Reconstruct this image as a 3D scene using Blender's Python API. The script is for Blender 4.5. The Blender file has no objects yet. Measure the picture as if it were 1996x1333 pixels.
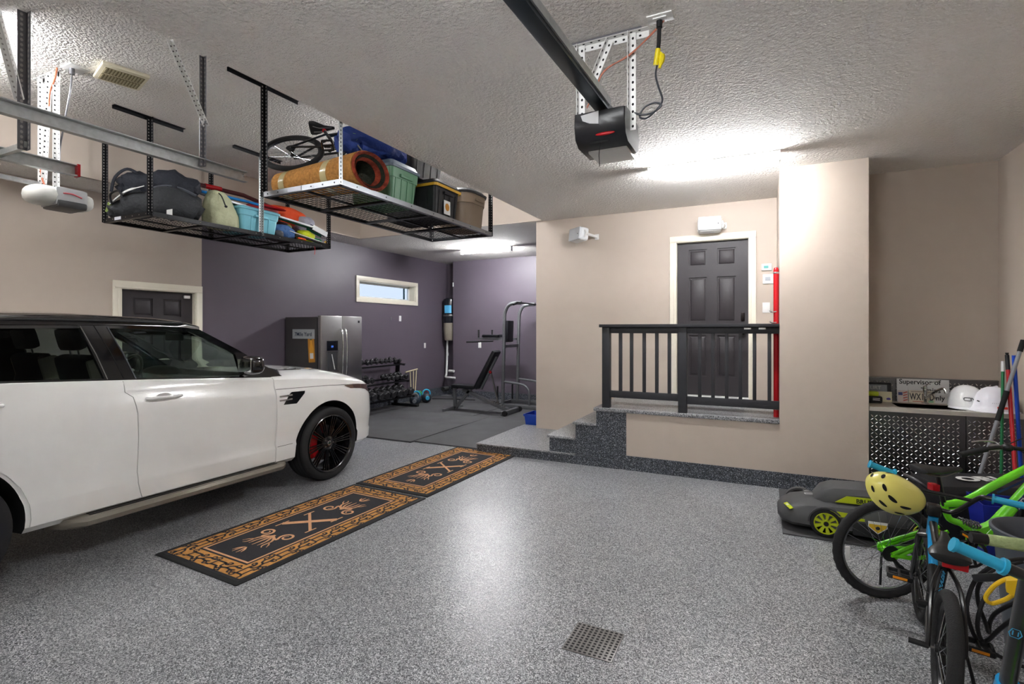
import bpy, bmesh, math, random
from mathutils import Vector, Matrix, noise
R = math.radians
PI = math.pi
SC = bpy.context.scene
COL = SC.collection
random.seed(7)

# ------------------------------------------------------------------ camera, world, exposure
cam_data = bpy.data.cameras.new('camera')
cam = bpy.data.objects.new('camera', cam_data)
COL.objects.link(cam)
cam_data.sensor_width = 36.0
cam_data.lens = 36.0 * 1001.0 / 1996.0
cam_data.shift_y = -24.5 / 1996.0
cam_data.clip_start = 0.05
cam.location = (0.0, 0.0, 1.63)
cam.rotation_euler = (R(90), 0, math.atan2(492.0, 1001.0))
SC.camera = cam
world = bpy.data.worlds.new('world')
SC.world = world
world.use_nodes = True
wn = world.node_tree.nodes['Background']
wn.inputs[0].default_value = (0.80, 0.88, 1.0, 1)
wn.inputs[1].default_value = 0.037
SC.view_settings.view_transform = 'Standard'
SC.view_settings.look = 'None'
SC.view_settings.gamma = 1.0
SC.view_settings.use_curve_mapping = False
SC.view_settings.exposure = 4.8
TUBE_POWER = 13.0

# ------------------------------------------------------------------ materials
def lin(c):
    return c / 12.92 if c <= 0.04045 else ((c + 0.055) / 1.055) ** 2.4
def hexc(h):
    h = h.lstrip('#')
    return tuple(lin(int(h[i:i + 2], 16) / 255.0) for i in (0, 2, 4)) + (1.0,)
MATS = {}
def mat(name, col, rough=0.5, metal=0.0, coat=0.0, bump=None, vary=None, emit=None, trans=0.0, ior=1.45, spec=None, sheen=0.0):
    """col: hex string. bump=(scale, strength, distance). vary=(scale, amount)"""
    if name in MATS: return MATS[name]
    m = bpy.data.materials.new(name); m.use_nodes = True
    nt = m.node_tree; b = nt.nodes['Principled BSDF']
    c = hexc(col) if isinstance(col, str) else col
    b.inputs['Base Color'].default_value = c
    b.inputs['Roughness'].default_value = rough
    b.inputs['Metallic'].default_value = metal
    b.inputs['IOR'].default_value = ior
    if coat: b.inputs['Coat Weight'].default_value = coat; b.inputs['Coat Roughness'].default_value = 0.06
    if trans: b.inputs['Transmission Weight'].default_value = trans
    if spec is not None: b.inputs['Specular IOR Level'].default_value = spec
    if sheen: b.inputs['Sheen Weight'].default_value = sheen
    if emit:
        b.inputs['Emission Color'].default_value = hexc(emit[0]); b.inputs['Emission Strength'].default_value = emit[1]
    if bump or vary:
        tc = nt.nodes.new('ShaderNodeTexCoord')
    if bump:
        n = nt.nodes.new('ShaderNodeTexNoise'); n.inputs['Scale'].default_value = bump[0]; n.inputs['Detail'].default_value = 3
        nt.links.new(tc.outputs['Object'], n.inputs['Vector'])
        bp = nt.nodes.new('ShaderNodeBump'); bp.inputs['Strength'].default_value = bump[1]
        bp.inputs['Distance'].default_value = bump[2] if len(bump) > 2 else 0.01
        nt.links.new(n.outputs[0], bp.inputs['Height']); nt.links.new(bp.outputs[0], b.inputs['Normal'])
    if vary:
        n2 = nt.nodes.new('ShaderNodeTexNoise'); n2.inputs['Scale'].default_value = vary[0]; n2.inputs['Detail'].default_value = 4
        nt.links.new(tc.outputs['Object'], n2.inputs['Vector'])
        r = nt.nodes.new('ShaderNodeValToRGB'); a = vary[1]
        r.color_ramp.elements[0].position = 0.3; r.color_ramp.elements[1].position = 0.7
        r.color_ramp.elements[0].color = tuple(max(0, x * (1 - a)) for x in c[:3]) + (1,)
        r.color_ramp.elements[1].color = tuple(min(1, x * (1 + a)) for x in c[:3]) + (1,)
        nt.links.new(n2.outputs[0], r.inputs[0]); nt.links.new(r.outputs[0], b.inputs['Base Color'])
    MATS[name] = m
    return m

def flake_mat(name, stops, scale, rough, bump_s, coat=0.0):
    m = bpy.data.materials.new(name); m.use_nodes = True
    nt = m.node_tree; b = nt.nodes['Principled BSDF']; L = nt.links.new
    tc = nt.nodes.new('ShaderNodeTexCoord')
    v = nt.nodes.new('ShaderNodeTexVoronoi'); v.inputs['Scale'].default_value = scale
    L(tc.outputs['Object'], v.inputs['Vector'])
    s = nt.nodes.new('ShaderNodeSeparateColor'); L(v.outputs['Color'], s.inputs[0])
    r = nt.nodes.new('ShaderNodeValToRGB'); r.color_ramp.interpolation = 'CONSTANT'
    els = r.color_ramp.elements
    els[0].position = 0; els[0].color = hexc(stops[0][1])
    els[1].position = stops[1][0]; els[1].color = hexc(stops[1][1])
    for p, c in stops[2:]:
        e = els.new(p); e.color = hexc(c)
    L(s.outputs[0], r.inputs[0])
    big = nt.nodes.new('ShaderNodeTexNoise'); big.inputs['Scale'].default_value = 1.3; big.inputs['Detail'].default_value = 5
    L(tc.outputs['Object'], big.inputs['Vector'])
    mr = nt.nodes.new('ShaderNodeMapRange'); mr.inputs[1].default_value = 0.3; mr.inputs[2].default_value = 0.7
    mr.inputs[3].default_value = 0.9; mr.inputs[4].default_value = 1.08
    L(big.outputs[0], mr.inputs[0])
    mx = nt.nodes.new('ShaderNodeMix'); mx.data_type = 'RGBA'; mx.blend_type = 'MULTIPLY'; mx.inputs[0].default_value = 1
    L(r.outputs[0], mx.inputs[6]); L(mr.outputs[0], mx.inputs[7]); L(mx.outputs[2], b.inputs['Base Color'])
    n = nt.nodes.new('ShaderNodeTexNoise'); n.inputs['Scale'].default_value = 55; n.inputs['Detail'].default_value = 2
    L(tc.outputs['Object'], n.inputs['Vector'])
    bp = nt.nodes.new('ShaderNodeBump'); bp.inputs['Strength'].default_value = bump_s; bp.inputs['Distance'].default_value = 0.004
    L(n.outputs[0], bp.inputs['Height']); L(bp.outputs[0], b.inputs['Normal'])
    b.inputs['Roughness'].default_value = rough
    if coat: b.inputs['Coat Weight'].default_value = coat
    MATS[name] = m
    return m

M_FLOOR = flake_mat('floor_flake', [(0, '#34363a'), (0.22, '#66686b'), (0.45, '#888a8d'), (0.66, '#a3a4a7'), (0.84, '#c9cacc')], 210, 0.34, 0.38)
M_STEP = flake_mat('step_flake', [(0, '#1c1f24'), (0.3, '#363a41'), (0.6, '#525861'), (0.8, '#70757d'), (0.93, '#a3a7ad')], 170, 0.42, 0.35)
M_BEIGE = mat('beige_paint', '#bfb2a5', 0.6, bump=(180, 0.06))
M_TAUPE = mat('taupe_paint', '#bfb2a5', 0.6, bump=(180, 0.06))
M_PURPLE = mat('plum_paint', '#5e5660', 0.45, bump=(180, 0.05))
M_CEIL = mat('stipple_ceiling', '#f3efea', 0.9, bump=(48, 1.0, 0.03))
M_TRIM = mat('cream_trim', '#e9e3d2', 0.35)
M_DOOR = mat('charcoal_door', '#363235', 0.5, bump=(90, 0.05))
M_BLK = mat('black_plastic', '#17181a', 0.42)
M_BLKM = mat('black_metal', '#16171a', 0.35, 0.3)
M_RUB = mat('black_rubber', '#1d1e1f', 0.8, bump=(220, 0.25, 0.003))
M_GALV = mat('galvanised_steel', '#b9bdbd', 0.38, 0.85, vary=(30, 0.12))
M_WHITE = mat('white_plastic', '#e8e8e6', 0.35)
M_CHROME = mat('chrome', '#d9dadb', 0.12, 1.0)
M_STEEL = mat('brushed_steel', '#8b8a88', 0.3, 0.9)
M_RAIL = mat('charcoal_wood', '#2b2c30', 0.5, bump=(60, 0.3, 0.004))
def M_TUBEK(k): return mat('lit_tube_%d' % int(k * 100), '#ffffff', 0.5, emit=('#fbfcff', TUBE_POWER * k))
M_HOLE = mat('dark_hole', '#08080a', 0.8)
M_RED = mat('red_paint', '#b3141c', 0.25)
M_SKYB = mat('aqua_rubber', '#2aa3c9', 0.45)

# ------------------------------------------------------------------ mesh builder
def frame(origin=(0, 0, 0), x=(1, 0, 0), y=(0, 1, 0), z=None):
    x = Vector(x).normalized(); y = Vector(y).normalized()
    z = Vector(z).normalized() if z is not None else x.cross(y).normalized()
    m = Matrix((x, y, z)).transposed().to_4x4(); m.translation = Vector(origin)
    return m
def rotz(a, o=(0, 0, 0)): return Matrix.Translation(o) @ Matrix.Rotation(R(a), 4, 'Z')
OFF = {}
class B:
    def __init__(s, m=None):
        s.v = []; s.f = []; s.mi = []; s.mats = []; s.T = Matrix(); s.m = m
    def _mi(s, m):
        m = m or s.m
        if m not in s.mats: s.mats.append(m)
        return s.mats.index(m)
    def add(s, vs, fs, m=None):
        o = len(s.v); k = s._mi(m)
        s.v += [s.T @ Vector(v) for v in vs]
        s.f += [tuple(i + o for i in f) for f in fs]; s.mi += [k] * len(fs)
        return s
    def box(s, x0, x1, y0, y1, z0, z1, m=None, bev=0.0, seg=2, T=None):
        if x0 > x1: x0, x1 = x1, x0
        if y0 > y1: y0, y1 = y1, y0
        if z0 > z1: z0, z1 = z1, z0
        if bev <= 0:
            vs = [(x, y, z) for z in (z0, z1) for y in (y0, y1) for x in (x0, x1)]
            fs = [(0, 2, 3, 1), (4, 5, 7, 6), (0, 1, 5, 4), (2, 6, 7, 3), (0, 4, 6, 2), (1, 3, 7, 5)]
        else:
            bm = bmesh.new(); bmesh.ops.create_cube(bm, size=1)
            for v in bm.verts:
                v.co = Vector(((x0 + x1) / 2 + v.co.x * (x1 - x0), (y0 + y1) / 2 + v.co.y * (y1 - y0), (z0 + z1) / 2 + v.co.z * (z1 - z0)))
            bmesh.ops.bevel(bm, geom=bm.edges[:], offset=min(bev, .49 * min(x1 - x0, y1 - y0, z1 - z0)), segments=seg, profile=0.6, affect='EDGES')
            bm.verts.index_update()
            vs = [v.co.copy() for v in bm.verts]; fs = [tuple(v.index for v in f.verts) for f in bm.faces]; bm.free()
        if T is not None: vs = [T @ Vector(v) for v in vs]
        return s.add(vs, fs, m)
    def beam(s, p0, p1, w, h, m=None, up=(0, 0, 1), bev=0.0):
        p0 = Vector(p0); p1 = Vector(p1); d = (p1 - p0); L = d.length; d.normalize()
        u = Vector(up); sx = d.cross(u)
        if sx.length < 1e-4: sx = d.cross(Vector((1, 0, 0)))
        sx.normalize(); uz = sx.cross(d)
        T = Matrix((sx, d, uz)).transposed().to_4x4(); T.translation = p0
        return s.box(-w / 2, w / 2, 0, L, -h / 2, h / 2, m, bev, T=T)
    def ring(s, c, a, b, r, n): return [Vector(c) + a * (r * math.cos(2 * PI * i / n)) + b * (r * math.sin(2 * PI * i / n)) for i in range(n)]
    def loft(s, rings, m=None, closed=True, caps=True, loop=False):
        n = len(rings[0]); vs = [v for r in rings for v in r]; fs = []
        k = len(rings)
        for j in range(k if loop else k - 1):
            a = j * n; b = ((j + 1) % k) * n
            for i in range(n if closed else n - 1):
                i2 = (i + 1) % n
                fs.append((a + i, a + i2, b + i2, b + i))
        if caps and closed and not loop:
            fs.append(tuple(reversed(range(n)))); fs.append(tuple((k - 1) * n + i for i in range(n)))
        return s.add(vs, fs, m)
    def cyl(s, p0, p1, r0, r1=None, m=None, n=16, caps=True):
        p0 = Vector(p0); p1 = Vector(p1); r1 = r0 if r1 is None else r1
        d = (p1 - p0).normalized(); a = d.orthogonal().normalized(); b = d.cross(a)
        return s.loft([s.ring(p0, a, b, r0, n), s.ring(p1, a, b, r1, n)], m, True, caps)
    def tube(s, pts, r, m=None, n=8, loop=False, sub=0, flat=1.0):
        pts = [Vector(p) for p in pts]
        if sub: pts = smooth(pts, sub, loop)
        k = len(pts); rs = r if isinstance(r, (list, tuple)) else [r] * k
        if len(rs) != k: rs = [rs[min(len(rs) - 1, int(i * (len(rs) - 1) / max(1, k - 1) + .5))] for i in range(k)]
        rings = []; a = None
        for i, p in enumerate(pts):
            if loop: d = (pts[(i + 1) % k] - pts[i - 1])
            else: d = (pts[min(i + 1, k - 1)] - pts[max(i - 1, 0)])
            d.normalize()
            if a is None: a = d.orthogonal().normalized()
            a = (a - d * a.dot(d))
            if a.length < 1e-6: a = d.orthogonal()
            a.normalize(); b = d.cross(a)
            rings.append([p + a * (rs[i] * math.cos(2 * PI * j / n)) + b * (rs[i] * flat * math.sin(2 * PI * j / n)) for j in range(n)])
        return s.loft(rings, m, True, True, loop)
    def lathe(s, prof, m=None, T=None, n=24, caps=True, sx=1.0, sy=1.0):
        T = T or Matrix()
        rings = [[T @ Vector((r * sx * math.cos(2 * PI * i / n), r * sy * math.sin(2 * PI * i / n), z)) for i in range(n)] for r, z in prof]
        return s.loft(rings, m, True, caps)
    def ell(s, c, rx, ry, rz, m=None, n=16, k=10, T=None, e=1.0):
        T = T or Matrix.Translation(c)
        rings = []
        for j in range(k + 1):
            t = -PI / 2 + PI * j / k; cr = max(1e-4, math.cos(t)) ** e; sz = math.copysign(abs(math.sin(t)) ** e, math.sin(t))
            rings.append([T @ Vector((rx * cr * math.copysign(abs(math.cos(2 * PI * i / n)) ** e, math.cos(2 * PI * i / n)), ry * cr * math.copysign(abs(math.sin(2 * PI * i / n)) ** e, math.sin(2 * PI * i / n)), rz * sz)) for i in range(n)])
        return s.loft(rings, m)
    def prism(s, poly, T, d, m=None):
        """2-D polygon in the xy plane of frame T, extruded by d along its z"""
        n = len(poly)
        vs = [T @ Vector((x, y, 0)) for x, y in poly] + [T @ Vector((x, y, d)) for x, y in poly]
        fs = [tuple(reversed(range(n))), tuple(range(n, 2 * n))] + [(i, (i + 1) % n, n + (i + 1) % n, n + i) for i in range(n)]
        return s.add(vs, fs, m)
    def ribbon(s, pts, w, T, m=None, d=0.0008, loop=False):
        """flat painted stroke in the xy plane of T"""
        k = len(pts); ws = w if isinstance(w, (list, tuple)) else [w] * k
        if len(ws) != k: ws = [ws[int(i * (len(ws) - 1) / max(1, k - 1) + .5)] for i in range(k)]
        L = []; Rr = []
        for i in range(k):
            a = pts[i - 1] if (loop or i > 0) else pts[i]; b = pts[(i + 1) % k] if (loop or i < k - 1) else pts[i]
            dx = b[0] - a[0]; dy = b[1] - a[1]; l = math.hypot(dx, dy) or 1
            nx, ny = -dy / l * ws[i] / 2, dx / l * ws[i] / 2
            L.append((pts[i][0] + nx, pts[i][1] + ny)); Rr.append((pts[i][0] - nx, pts[i][1] - ny))
        vs = [T @ Vector((x, y, d)) for x, y in L] + [T @ Vector((x, y, d)) for x, y in Rr]
        fs = [(i, k + i, k + (i + 1) % k, (i + 1) % k) for i in range(k if loop else k - 1)]
        return s.add(vs, fs, m)
    def text(s, body, T, size, m=None, depth=0.0006, sx=1.0, align='LEFT', bold=0.0):
        cu = bpy.data.curves.new('t', 'FONT'); cu.body = body; cu.size = size; cu.align_x = align
        cu.extrude = depth; cu.resolution_u = 3; cu.offset = bold
        ob = bpy.data.objects.new('t', cu)
        me = bpy.data.meshes.new_from_object(ob)
        vs = [T @ Vector((v.co.x * sx, v.co.y, v.co.z)) for v in me.vertices]
        fs = [tuple(p.vertices) for p in me.polygons]
        bpy.data.objects.remove(ob); bpy.data.curves.remove(cu); bpy.data.meshes.remove(me)
        return s.add(vs, fs, m)
    def lump(s, amp, scale, seed=0.0):
        for v in s.v:
            n = noise.noise_vector(v * scale + Vector((seed, seed * 1.7, 0))); m = noise.noise_vector(v * scale * 2.7 + Vector((seed, 0, 3)))
            v += n * amp + m * amp * .4
        return s
    def build(s, name, parent=None, kind=None, smooth_ang=38, fix=True):
        off = OFF.get(parent.name, Vector((0, 0, 0))) if parent else Vector((0, 0, 0))
        me = bpy.data.meshes.new(name)
        me.from_pydata([v - off for v in s.v], [], s.f)
        for m in s.mats: me.materials.append(m or M_BLK)
        me.polygons.foreach_set('material_index', s.mi)
        if fix:
            bm = bmesh.new(); bm.from_mesh(me); bmesh.ops.recalc_face_normals(bm, faces=bm.faces[:]); bm.to_mesh(me); bm.free()
        me.polygons.foreach_set('use_smooth', [True] * len(me.polygons))
        me.set_sharp_from_angle(angle=R(smooth_ang))
        me.update()
        ob = bpy.data.objects.new(name, me); COL.objects.link(ob)
        if parent:
            ob.parent = parent; OFF[ob.name] = off
        if kind: ob['kind'] = kind
        return ob

def smooth(pts, sub, loop=False):
    """Catmull-Rom"""
    k = len(pts); out = []
    for i in range(k if loop else k - 1):
        if loop: a, b, c, d = pts[i - 1], pts[i], pts[(i + 1) % k], pts[(i + 2) % k]
        else: a, b, c, d = pts[max(i - 1, 0)], pts[i], pts[i + 1], pts[min(i + 2, k - 1)]
        for j in range(sub):
            t = j / sub
            out.append(0.5 * ((2 * b) + (c - a) * t + (2 * a - 5 * b + 4 * c - d) * t * t + (3 * b - a - 3 * c + d) * t ** 3))
    if not loop: out.append(pts[-1])
    return out
def smooth2(pts, sub, loop=False):
    return [(v.x, v.y) for v in smooth([Vector((x, y, 0)) for x, y in pts], sub, loop)]

def thing(name, label, cat, loc=(0, 0, 0), group=None, rz=0.0, local=False):
    """an Empty at the thing's base. Parts are written in world coordinates unless local."""
    o = bpy.data.objects.new(name, None); COL.objects.link(o)
    o.location = loc; o.rotation_euler = (0, 0, rz); o.empty_display_size = 0.1
    o['label'] = label; o['category'] = cat
    if group: o['group'] = group
    OFF[o.name] = Vector((0, 0, 0)) if local else Vector(loc)
    return o
def tag(o, label, cat, group=None):
    o['label'] = label; o['category'] = cat
    if group: o['group'] = group
    return o
def copy_thing(root, loc, rot=None, label=None, scale=None):
    r = root.copy(); COL.objects.link(r); r.location = loc
    if rot is not None: r.rotation_euler = rot
    if label: r['label'] = label
    if scale: r.scale = (scale, scale, scale)
    for ch in [o for o in bpy.data.objects if o.parent == root]:
        c = ch.copy(); COL.objects.link(c); c.parent = r
        for g in [o for o in bpy.data.objects if o.parent == ch]:
            d = g.copy(); COL.objects.link(d); d.parent = c
    return r
def recenter(ob, base=None):
    """move a one-mesh thing's origin to its base"""
    vs = [v.co for v in ob.data.vertices]
    lo = Vector([min(v[i] for v in vs) for i in range(3)]); hi = Vector([max(v[i] for v in vs) for i in range(3)])
    c = Vector(((lo.x + hi.x) / 2, (lo.y + hi.y) / 2, lo.z)) if base is None else Vector(base)
    ob.data.transform(Matrix.Translation(-c)); ob.location = c
    return ob
def one(b, name, label, cat, group=None):
    return recenter(tag(b.build(name), label, cat, group))
# ------------------------------------------------------------------ the setting
ZC, ZH = 3.28, 3.81            # low ceiling, raised bay ceiling
XL, XR = -7.2, 2.05            # left wall, right wall
YB = -1.6                      # wall behind the camera
XS = -3.02                     # edge where the low ceiling stops
YF, YD = 5.94, 7.23            # pillar / porch front, door wall
def struct(b, name): return b.build(name, kind='structure', smooth_ang=25)
struct(B(M_FLOOR).box(XL - .2, XR + .2, YB - .2, 11.6, -.12, 0), 'floor')
# ceilings
b = B(M_CEIL).box(XS, XR + .2, YB - .2, 7.4, ZC, ZC + .62)
struct(b, 'ceiling')
b = B(M_CEIL).box(-6.62, XS, YB - .2, 7.2, ZH, ZH + .1)
struct(b, 'ceiling_bay')
b = B(M_CEIL).box(XL - .2, XS, 7.2, 11.6, ZC, ZC + .62).box(XS, -2.9, 7.4, 11.6, ZC, ZC + .6)
struct(b, 'ceiling_gym')
b = B(M_CEIL).box(XL - .2, -6.62, YB - .2, 7.2, ZC, ZC + .62)
struct(b, 'ceiling_left')
# beige faces of the raised bay
b = B(M_BEIGE).box(-6.635, -6.605, YB, 7.2, ZC - .0, ZH)
struct(b, 'trim_1')
b = B(M_BEIGE).box(-6.62, XS, 7.17, 7.2, ZC, ZH)
struct(b, 'trim_2')
# left wall: beige then plum, two openings (door 2, window 1)
D2 = (3.60, 4.52, 2.14)      # y0, y1, top
W1 = (7.78, 9.60, 2.26, 2.61)
def wall_x(b, x0, x1, y0, y1, z0, z1, holes, m):
    ys = sorted(set([y0, y1] + [h[0] for h in holes] + [h[1] for h in holes]))
    for a, c in zip(ys[:-1], ys[1:]):
        hs = [h for h in holes if h[0] <= a and h[1] >= c]
        if not hs: b.box(x0, x1, a, c, z0, z1, m)
        else:
            h = hs[0]
            if h[2] > z0: b.box(x0, x1, a, c, z0, h[2], m)
            if h[3] < z1: b.box(x0, x1, a, c, h[3], z1, m)
b = B()
wall_x(b, XL - .2, XL, YB - .2, 4.62, 0, ZC, [(D2[0], D2[1], 0, D2[2])], M_TAUPE)
wall_x(b, XL - .2, XL, 4.62, 11.5, 0, ZC, [W1], M_PURPLE)
struct(b, 'wall_left')
b = B(M_STEP).box(XL, XL + .02, 5.0, 10.95, 0, .2).box(XL, -6.8, 10.93, 10.95, 0, .2).box(-6.8, -3.15, 10.55, 10.575, 0, .17)
struct(b, 'baseboard_left')
# gym end
b = B(M_PURPLE).box(-6.8, -2.9, 10.58, 11.2, 0, ZC).box(XL, -6.8, 10.95, 11.2, 0, ZC)
struct(b, 'wall_back')
b = B(M_PURPLE).box(-3.14, -2.9, 7.4, 10.6, 0, ZC, M_PURPLE)
struct(b, 'wall_gym_right')
# door wall, opening for door_1
DX0, DX1, DZ0, DZ1 = -1.07, -0.18, 0.735, 2.80
b = B(M_BEIGE)
for x0, x1, z0, z1 in ((-3.14, DX0, 0, ZC), (DX1, .9, 0, ZC), (DX0, DX1, 0, DZ0), (DX0, DX1, DZ1, ZC)):
    b.box(x0, x1, YD, 7.42, z0, z1)
struct(b, 'wall_front')
# pillar (between porch and sink recess)
struct(B(M_BEIGE).box(.14, .90, YF, YD, .165, ZC), 'wall_pillar')
struct(B(M_TAUPE).box(.90, XR + .2, 6.6, 6.8, 0, ZC), 'wall_recess')
struct(B(M_TAUPE).box(XR, XR + .2, YB - .2, 6.8, 0, ZC), 'wall_right')
# wall behind the camera with two sectional garage doors
struct(B(M_TAUPE).box(XL - .2, XR + .2, YB - .2, YB, 0, ZH + .6), 'wall_rear')
for i, (x0, x1) in enumerate(((-6.3, -3.4), (-2.6, 1.6))):
    b = B(mat('garage_door_white', '#d8d8d4', 0.5))
    for k in range(4):
        b.box(x0, x1, YB + .01, YB + .05, .02 + k * .56, .57 + k * .56, bev=.012)
        for j in range(6):
            w = (x1 - x0) / 6
            b.box(x0 + j * w + .06, x0 + (j + 1) * w - .06, YB + .05, YB + .057, .1 + k * .56, .49 + k * .56, bev=.003)
    b.build('door_%d' % (i + 3), kind='structure')
# kerb under the beige wall
struct(B(M_STEP).box(-1.44, .9, YF - .012, YF + .1, 0, .165), 'baseboard_front')
# porch: mass, front wall, nosing
PZ = .70
b = B(M_BEIGE).box(-1.44, .14, YF, YF + .12, .165, PZ - .035)
struct(b, 'wall_porch')
b = B(M_STEP).box(-1.44, .14, YF + .12, YD, 0, PZ - .04, M_STEP).box(-1.80, -1.44, YF + .03, YD, 0, PZ - .04)
b.box(-1.83, .14, YF - .02, YD, PZ - .04, PZ, M_FLOOR, bev=.008)
struct(b, 'floor_porch')
# steps going down to the left, low platform at the bottom
b = B(M_STEP)
b.box(-2.06, -1.80, YF, YD - .005, 0, .51 - .03).box(-2.09, -1.80, YF - .02, YD - .005, .48, .51, M_FLOOR, bev=.006)
b.box(-2.40, -2.06, YF, YD - .005, 0, .32 - .03).box(-2.43, -2.06, YF - .02, YD - .005, .29, .32, M_FLOOR, bev=.006)
b.box(-1.80, -1.44, YF - .001, YF + .03, 0, PZ - .04)
struct(b, 'floor_steps')
b = B(M_STEP).box(-3.43, -2.06, YF + .02, YD, 0, .105).box(-3.43, -1.52, YF - .02, YF + .02, 0, .105)
b.box(-3.44, -2.06, YF - .03, YD, .105, .12, M_FLOOR)
b.box(-3.43, -3.14, YD, 7.42, 0, .12, M_FLOOR)
struct(b, 'floor_platform')

# six-panel doors ----------------------------------------------------------
def panel_door(b, T, w, h, m):
    """door slab in local x (width) z (height), faces -y"""
    Tb = b.T; b.T = T
    b.box(0, w, 0.018, .045, 0, h, m)
    st = .15 * w / .89; cs = .13
    cols = ((st, w / 2 - cs / 2), (w / 2 + cs / 2, w - st))
    rows = ((.25, .80), (.98, 1.58), (1.73, 1.955))
    rows = [(a * h / 2.05, c * h / 2.05) for a, c in rows]
    xs = [0, cols[0][0], cols[0][1], cols[1][0], cols[1][1], w]
    for x0, x1 in ((xs[0], xs[1]), (xs[2], xs[3]), (xs[4], xs[5])): b.box(x0, x1, 0, .02, 0, h, m)
    zs = [0, rows[0][0], rows[0][1], rows[1][0], rows[1][1], rows[2][0], rows[2][1], h]
    for x0, x1 in cols:
        for k in (0, 2, 4, 6): b.box(x0, x1, 0, .02, zs[k], zs[k + 1], m)
        for z0, z1 in rows:
            i = .018
            b.loft([[Vector(p) for p in ((x0 + i, .018, z0 + i), (x1 - i, .018, z0 + i), (x1 - i, .018, z1 - i), (x0 + i, .018, z1 - i))],
                    [Vector(p) for p in ((x0 + i + .022, 0.004, z0 + i + .022), (x1 - i - .022, 0.004, z0 + i + .022), (x1 - i - .022, 0.004, z1 - i - .022), (x0 + i + .022, 0.004, z1 - i - .022))]], m)
    b.T = Tb
b = B(); panel_door(b, Matrix.Translation((DX0 + .005, YD + .06, DZ0 + .02)), DX1 - DX0 - .01, DZ1 - DZ0 - .025, M_DOOR)
d1 = b.build('door_1', kind='structure')
b = B(M_DOOR); x = DX1 - .07; z = 1.60
b.lathe([(.030, 0), (.032, .006), (.024, .014)], M_DOOR, frame((x, YD + .06, z), (1, 0, 0), (0, 0, 1), (0, -1, 0)))
b.lathe([(.016, 0), (.016, .03), (.032, .045), (.034, .06), (.022, .075)], mat('dark_bronze', '#2a2523', .3, .8), frame((x, YD + .06, z + .0), (1, 0, 0), (0, 0, 1), (0, -1, 0)))
b.build('door_knob', d1)
B(mat('dark_bronze', '#2a2523', .3, .8)).box(x - .022, x + .022, YD + .045, YD + .06, 1.74, 1.85, bev=.006).lathe([(.012, 0), (.012, .012)], None, frame((x, YD + .045, 1.80), (1, 0, 0), (0, 0, 1), (0, -1, 0))).build('door_lock', d1)
B(M_WHITE).box(DX0, DX1, YD - .01, YD + .14, DZ0 - .02, DZ0 + .015, bev=.004).build('trim_3', kind='structure')
def casing(b, T, w, h, cw=.085, base=0.0):
    b.T = T
    for x0, x1 in ((-cw, 0), (w, w + cw)):
        b.box(x0, x1, -.02, 0, base, h, M_TRIM, bev=.004); b.box(x0 + (.055 if x0 < 0 else .01), x1 - (.01 if x0 < 0 else .055), -.028, -.018, base, h, M_TRIM, bev=.004)
    b.box(-cw, w + cw, -.02, 0, h, h + cw, M_TRIM, bev=.004); b.box(-cw + .02, w + cw - .02, -.028, -.018, h + .01, h + .03, M_TRIM, bev=.004)
    b.box(0, .004, -.001, .19, base, h, M_TRIM); b.box(w - .004, w, -.001, .19, base, h, M_TRIM); b.box(0, w, -.001, .19, h - .004, h, M_TRIM)
    b.T = Matrix()
b = B(); casing(b, Matrix.Translation((DX0, YD, 0)), DX1 - DX0, DZ1, base=PZ)
b.build('trim_4', kind='structure')
# door 2 in left wall, faces +x
T2 = frame((XL - .05, D2[0] + .005, .01), (0, 1, 0), (-1, 0, 0), (0, 0, 1))
b = B(); panel_door(b, T2, D2[1] - D2[0] - .01, D2[2] - .015, M_DOOR)
d2 = b.build('door_2', kind='structure')
b = B(M_STEEL)
for z in (.3, 1.05, 1.85): b.cyl((XL - .04, D2[0] + .006, z), (XL - .04, D2[0] + .006, z + .09), .008)
b.build('door_hinge', d2)
B(M_WHITE).box(XL - .045, XL - .02, D2[1] - .13, D2[1] - .05, 2.06, 2.10, bev=.004).build('door_contact', d2)
b = B(); casing(b, frame((XL, D2[0], 0), (0, 1, 0), (-1, 0, 0), (0, 0, 1)), D2[1] - D2[0], D2[2], cw=.10)
b.build('trim_5', kind='structure')
# window 1
b = B(M_TRIM); y0, y1, z0, z1 = W1; c = .085
b.box(XL, XL + .022, y0 - c, y1 + c, z1, z1 + c, bev=.004).box(XL, XL + .022, y0 - c, y1 + c, z0 - c, z0, bev=.004)
b.box(XL, XL + .022, y0 - c, y0, z0, z1, bev=.004).box(XL, XL + .022, y1, y1 + c, z0, z1, bev=.004)
for a in ((y0, y0 + .012, z0, z1), (y1 - .012, y1, z0, z1), (y0, y1, z0, z0 + .012), (y0, y1, z1 - .012, z1)): b.box(XL - .2, XL, *a)
win = b.build('window_1', kind='structure')
b = B(M_WHITE)
for a in ((y0, y0 + .05, z0, z1), (y1 - .05, y1, z0, z1), (y0, y1, z0, z0 + .05), (y0, y1, z1 - .05, z1)): b.box(XL - .20, XL - .155, *a, bev=.006)
b.box(XL - .195, XL - .165, y1 - .19, y1 - .16, z0 + .05, z1 - .05, mat('dark_mullion', '#34515c', .5))
b.build('window_frame', win)
B(mat('window_glass', '#eef6ff', 0.0, trans=1.0, ior=1.1)).box(XL - .182, XL - .178, y0 + .04, y1 - .04, z0 + .04, z1 - .04).build('window_pane', win)

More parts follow.
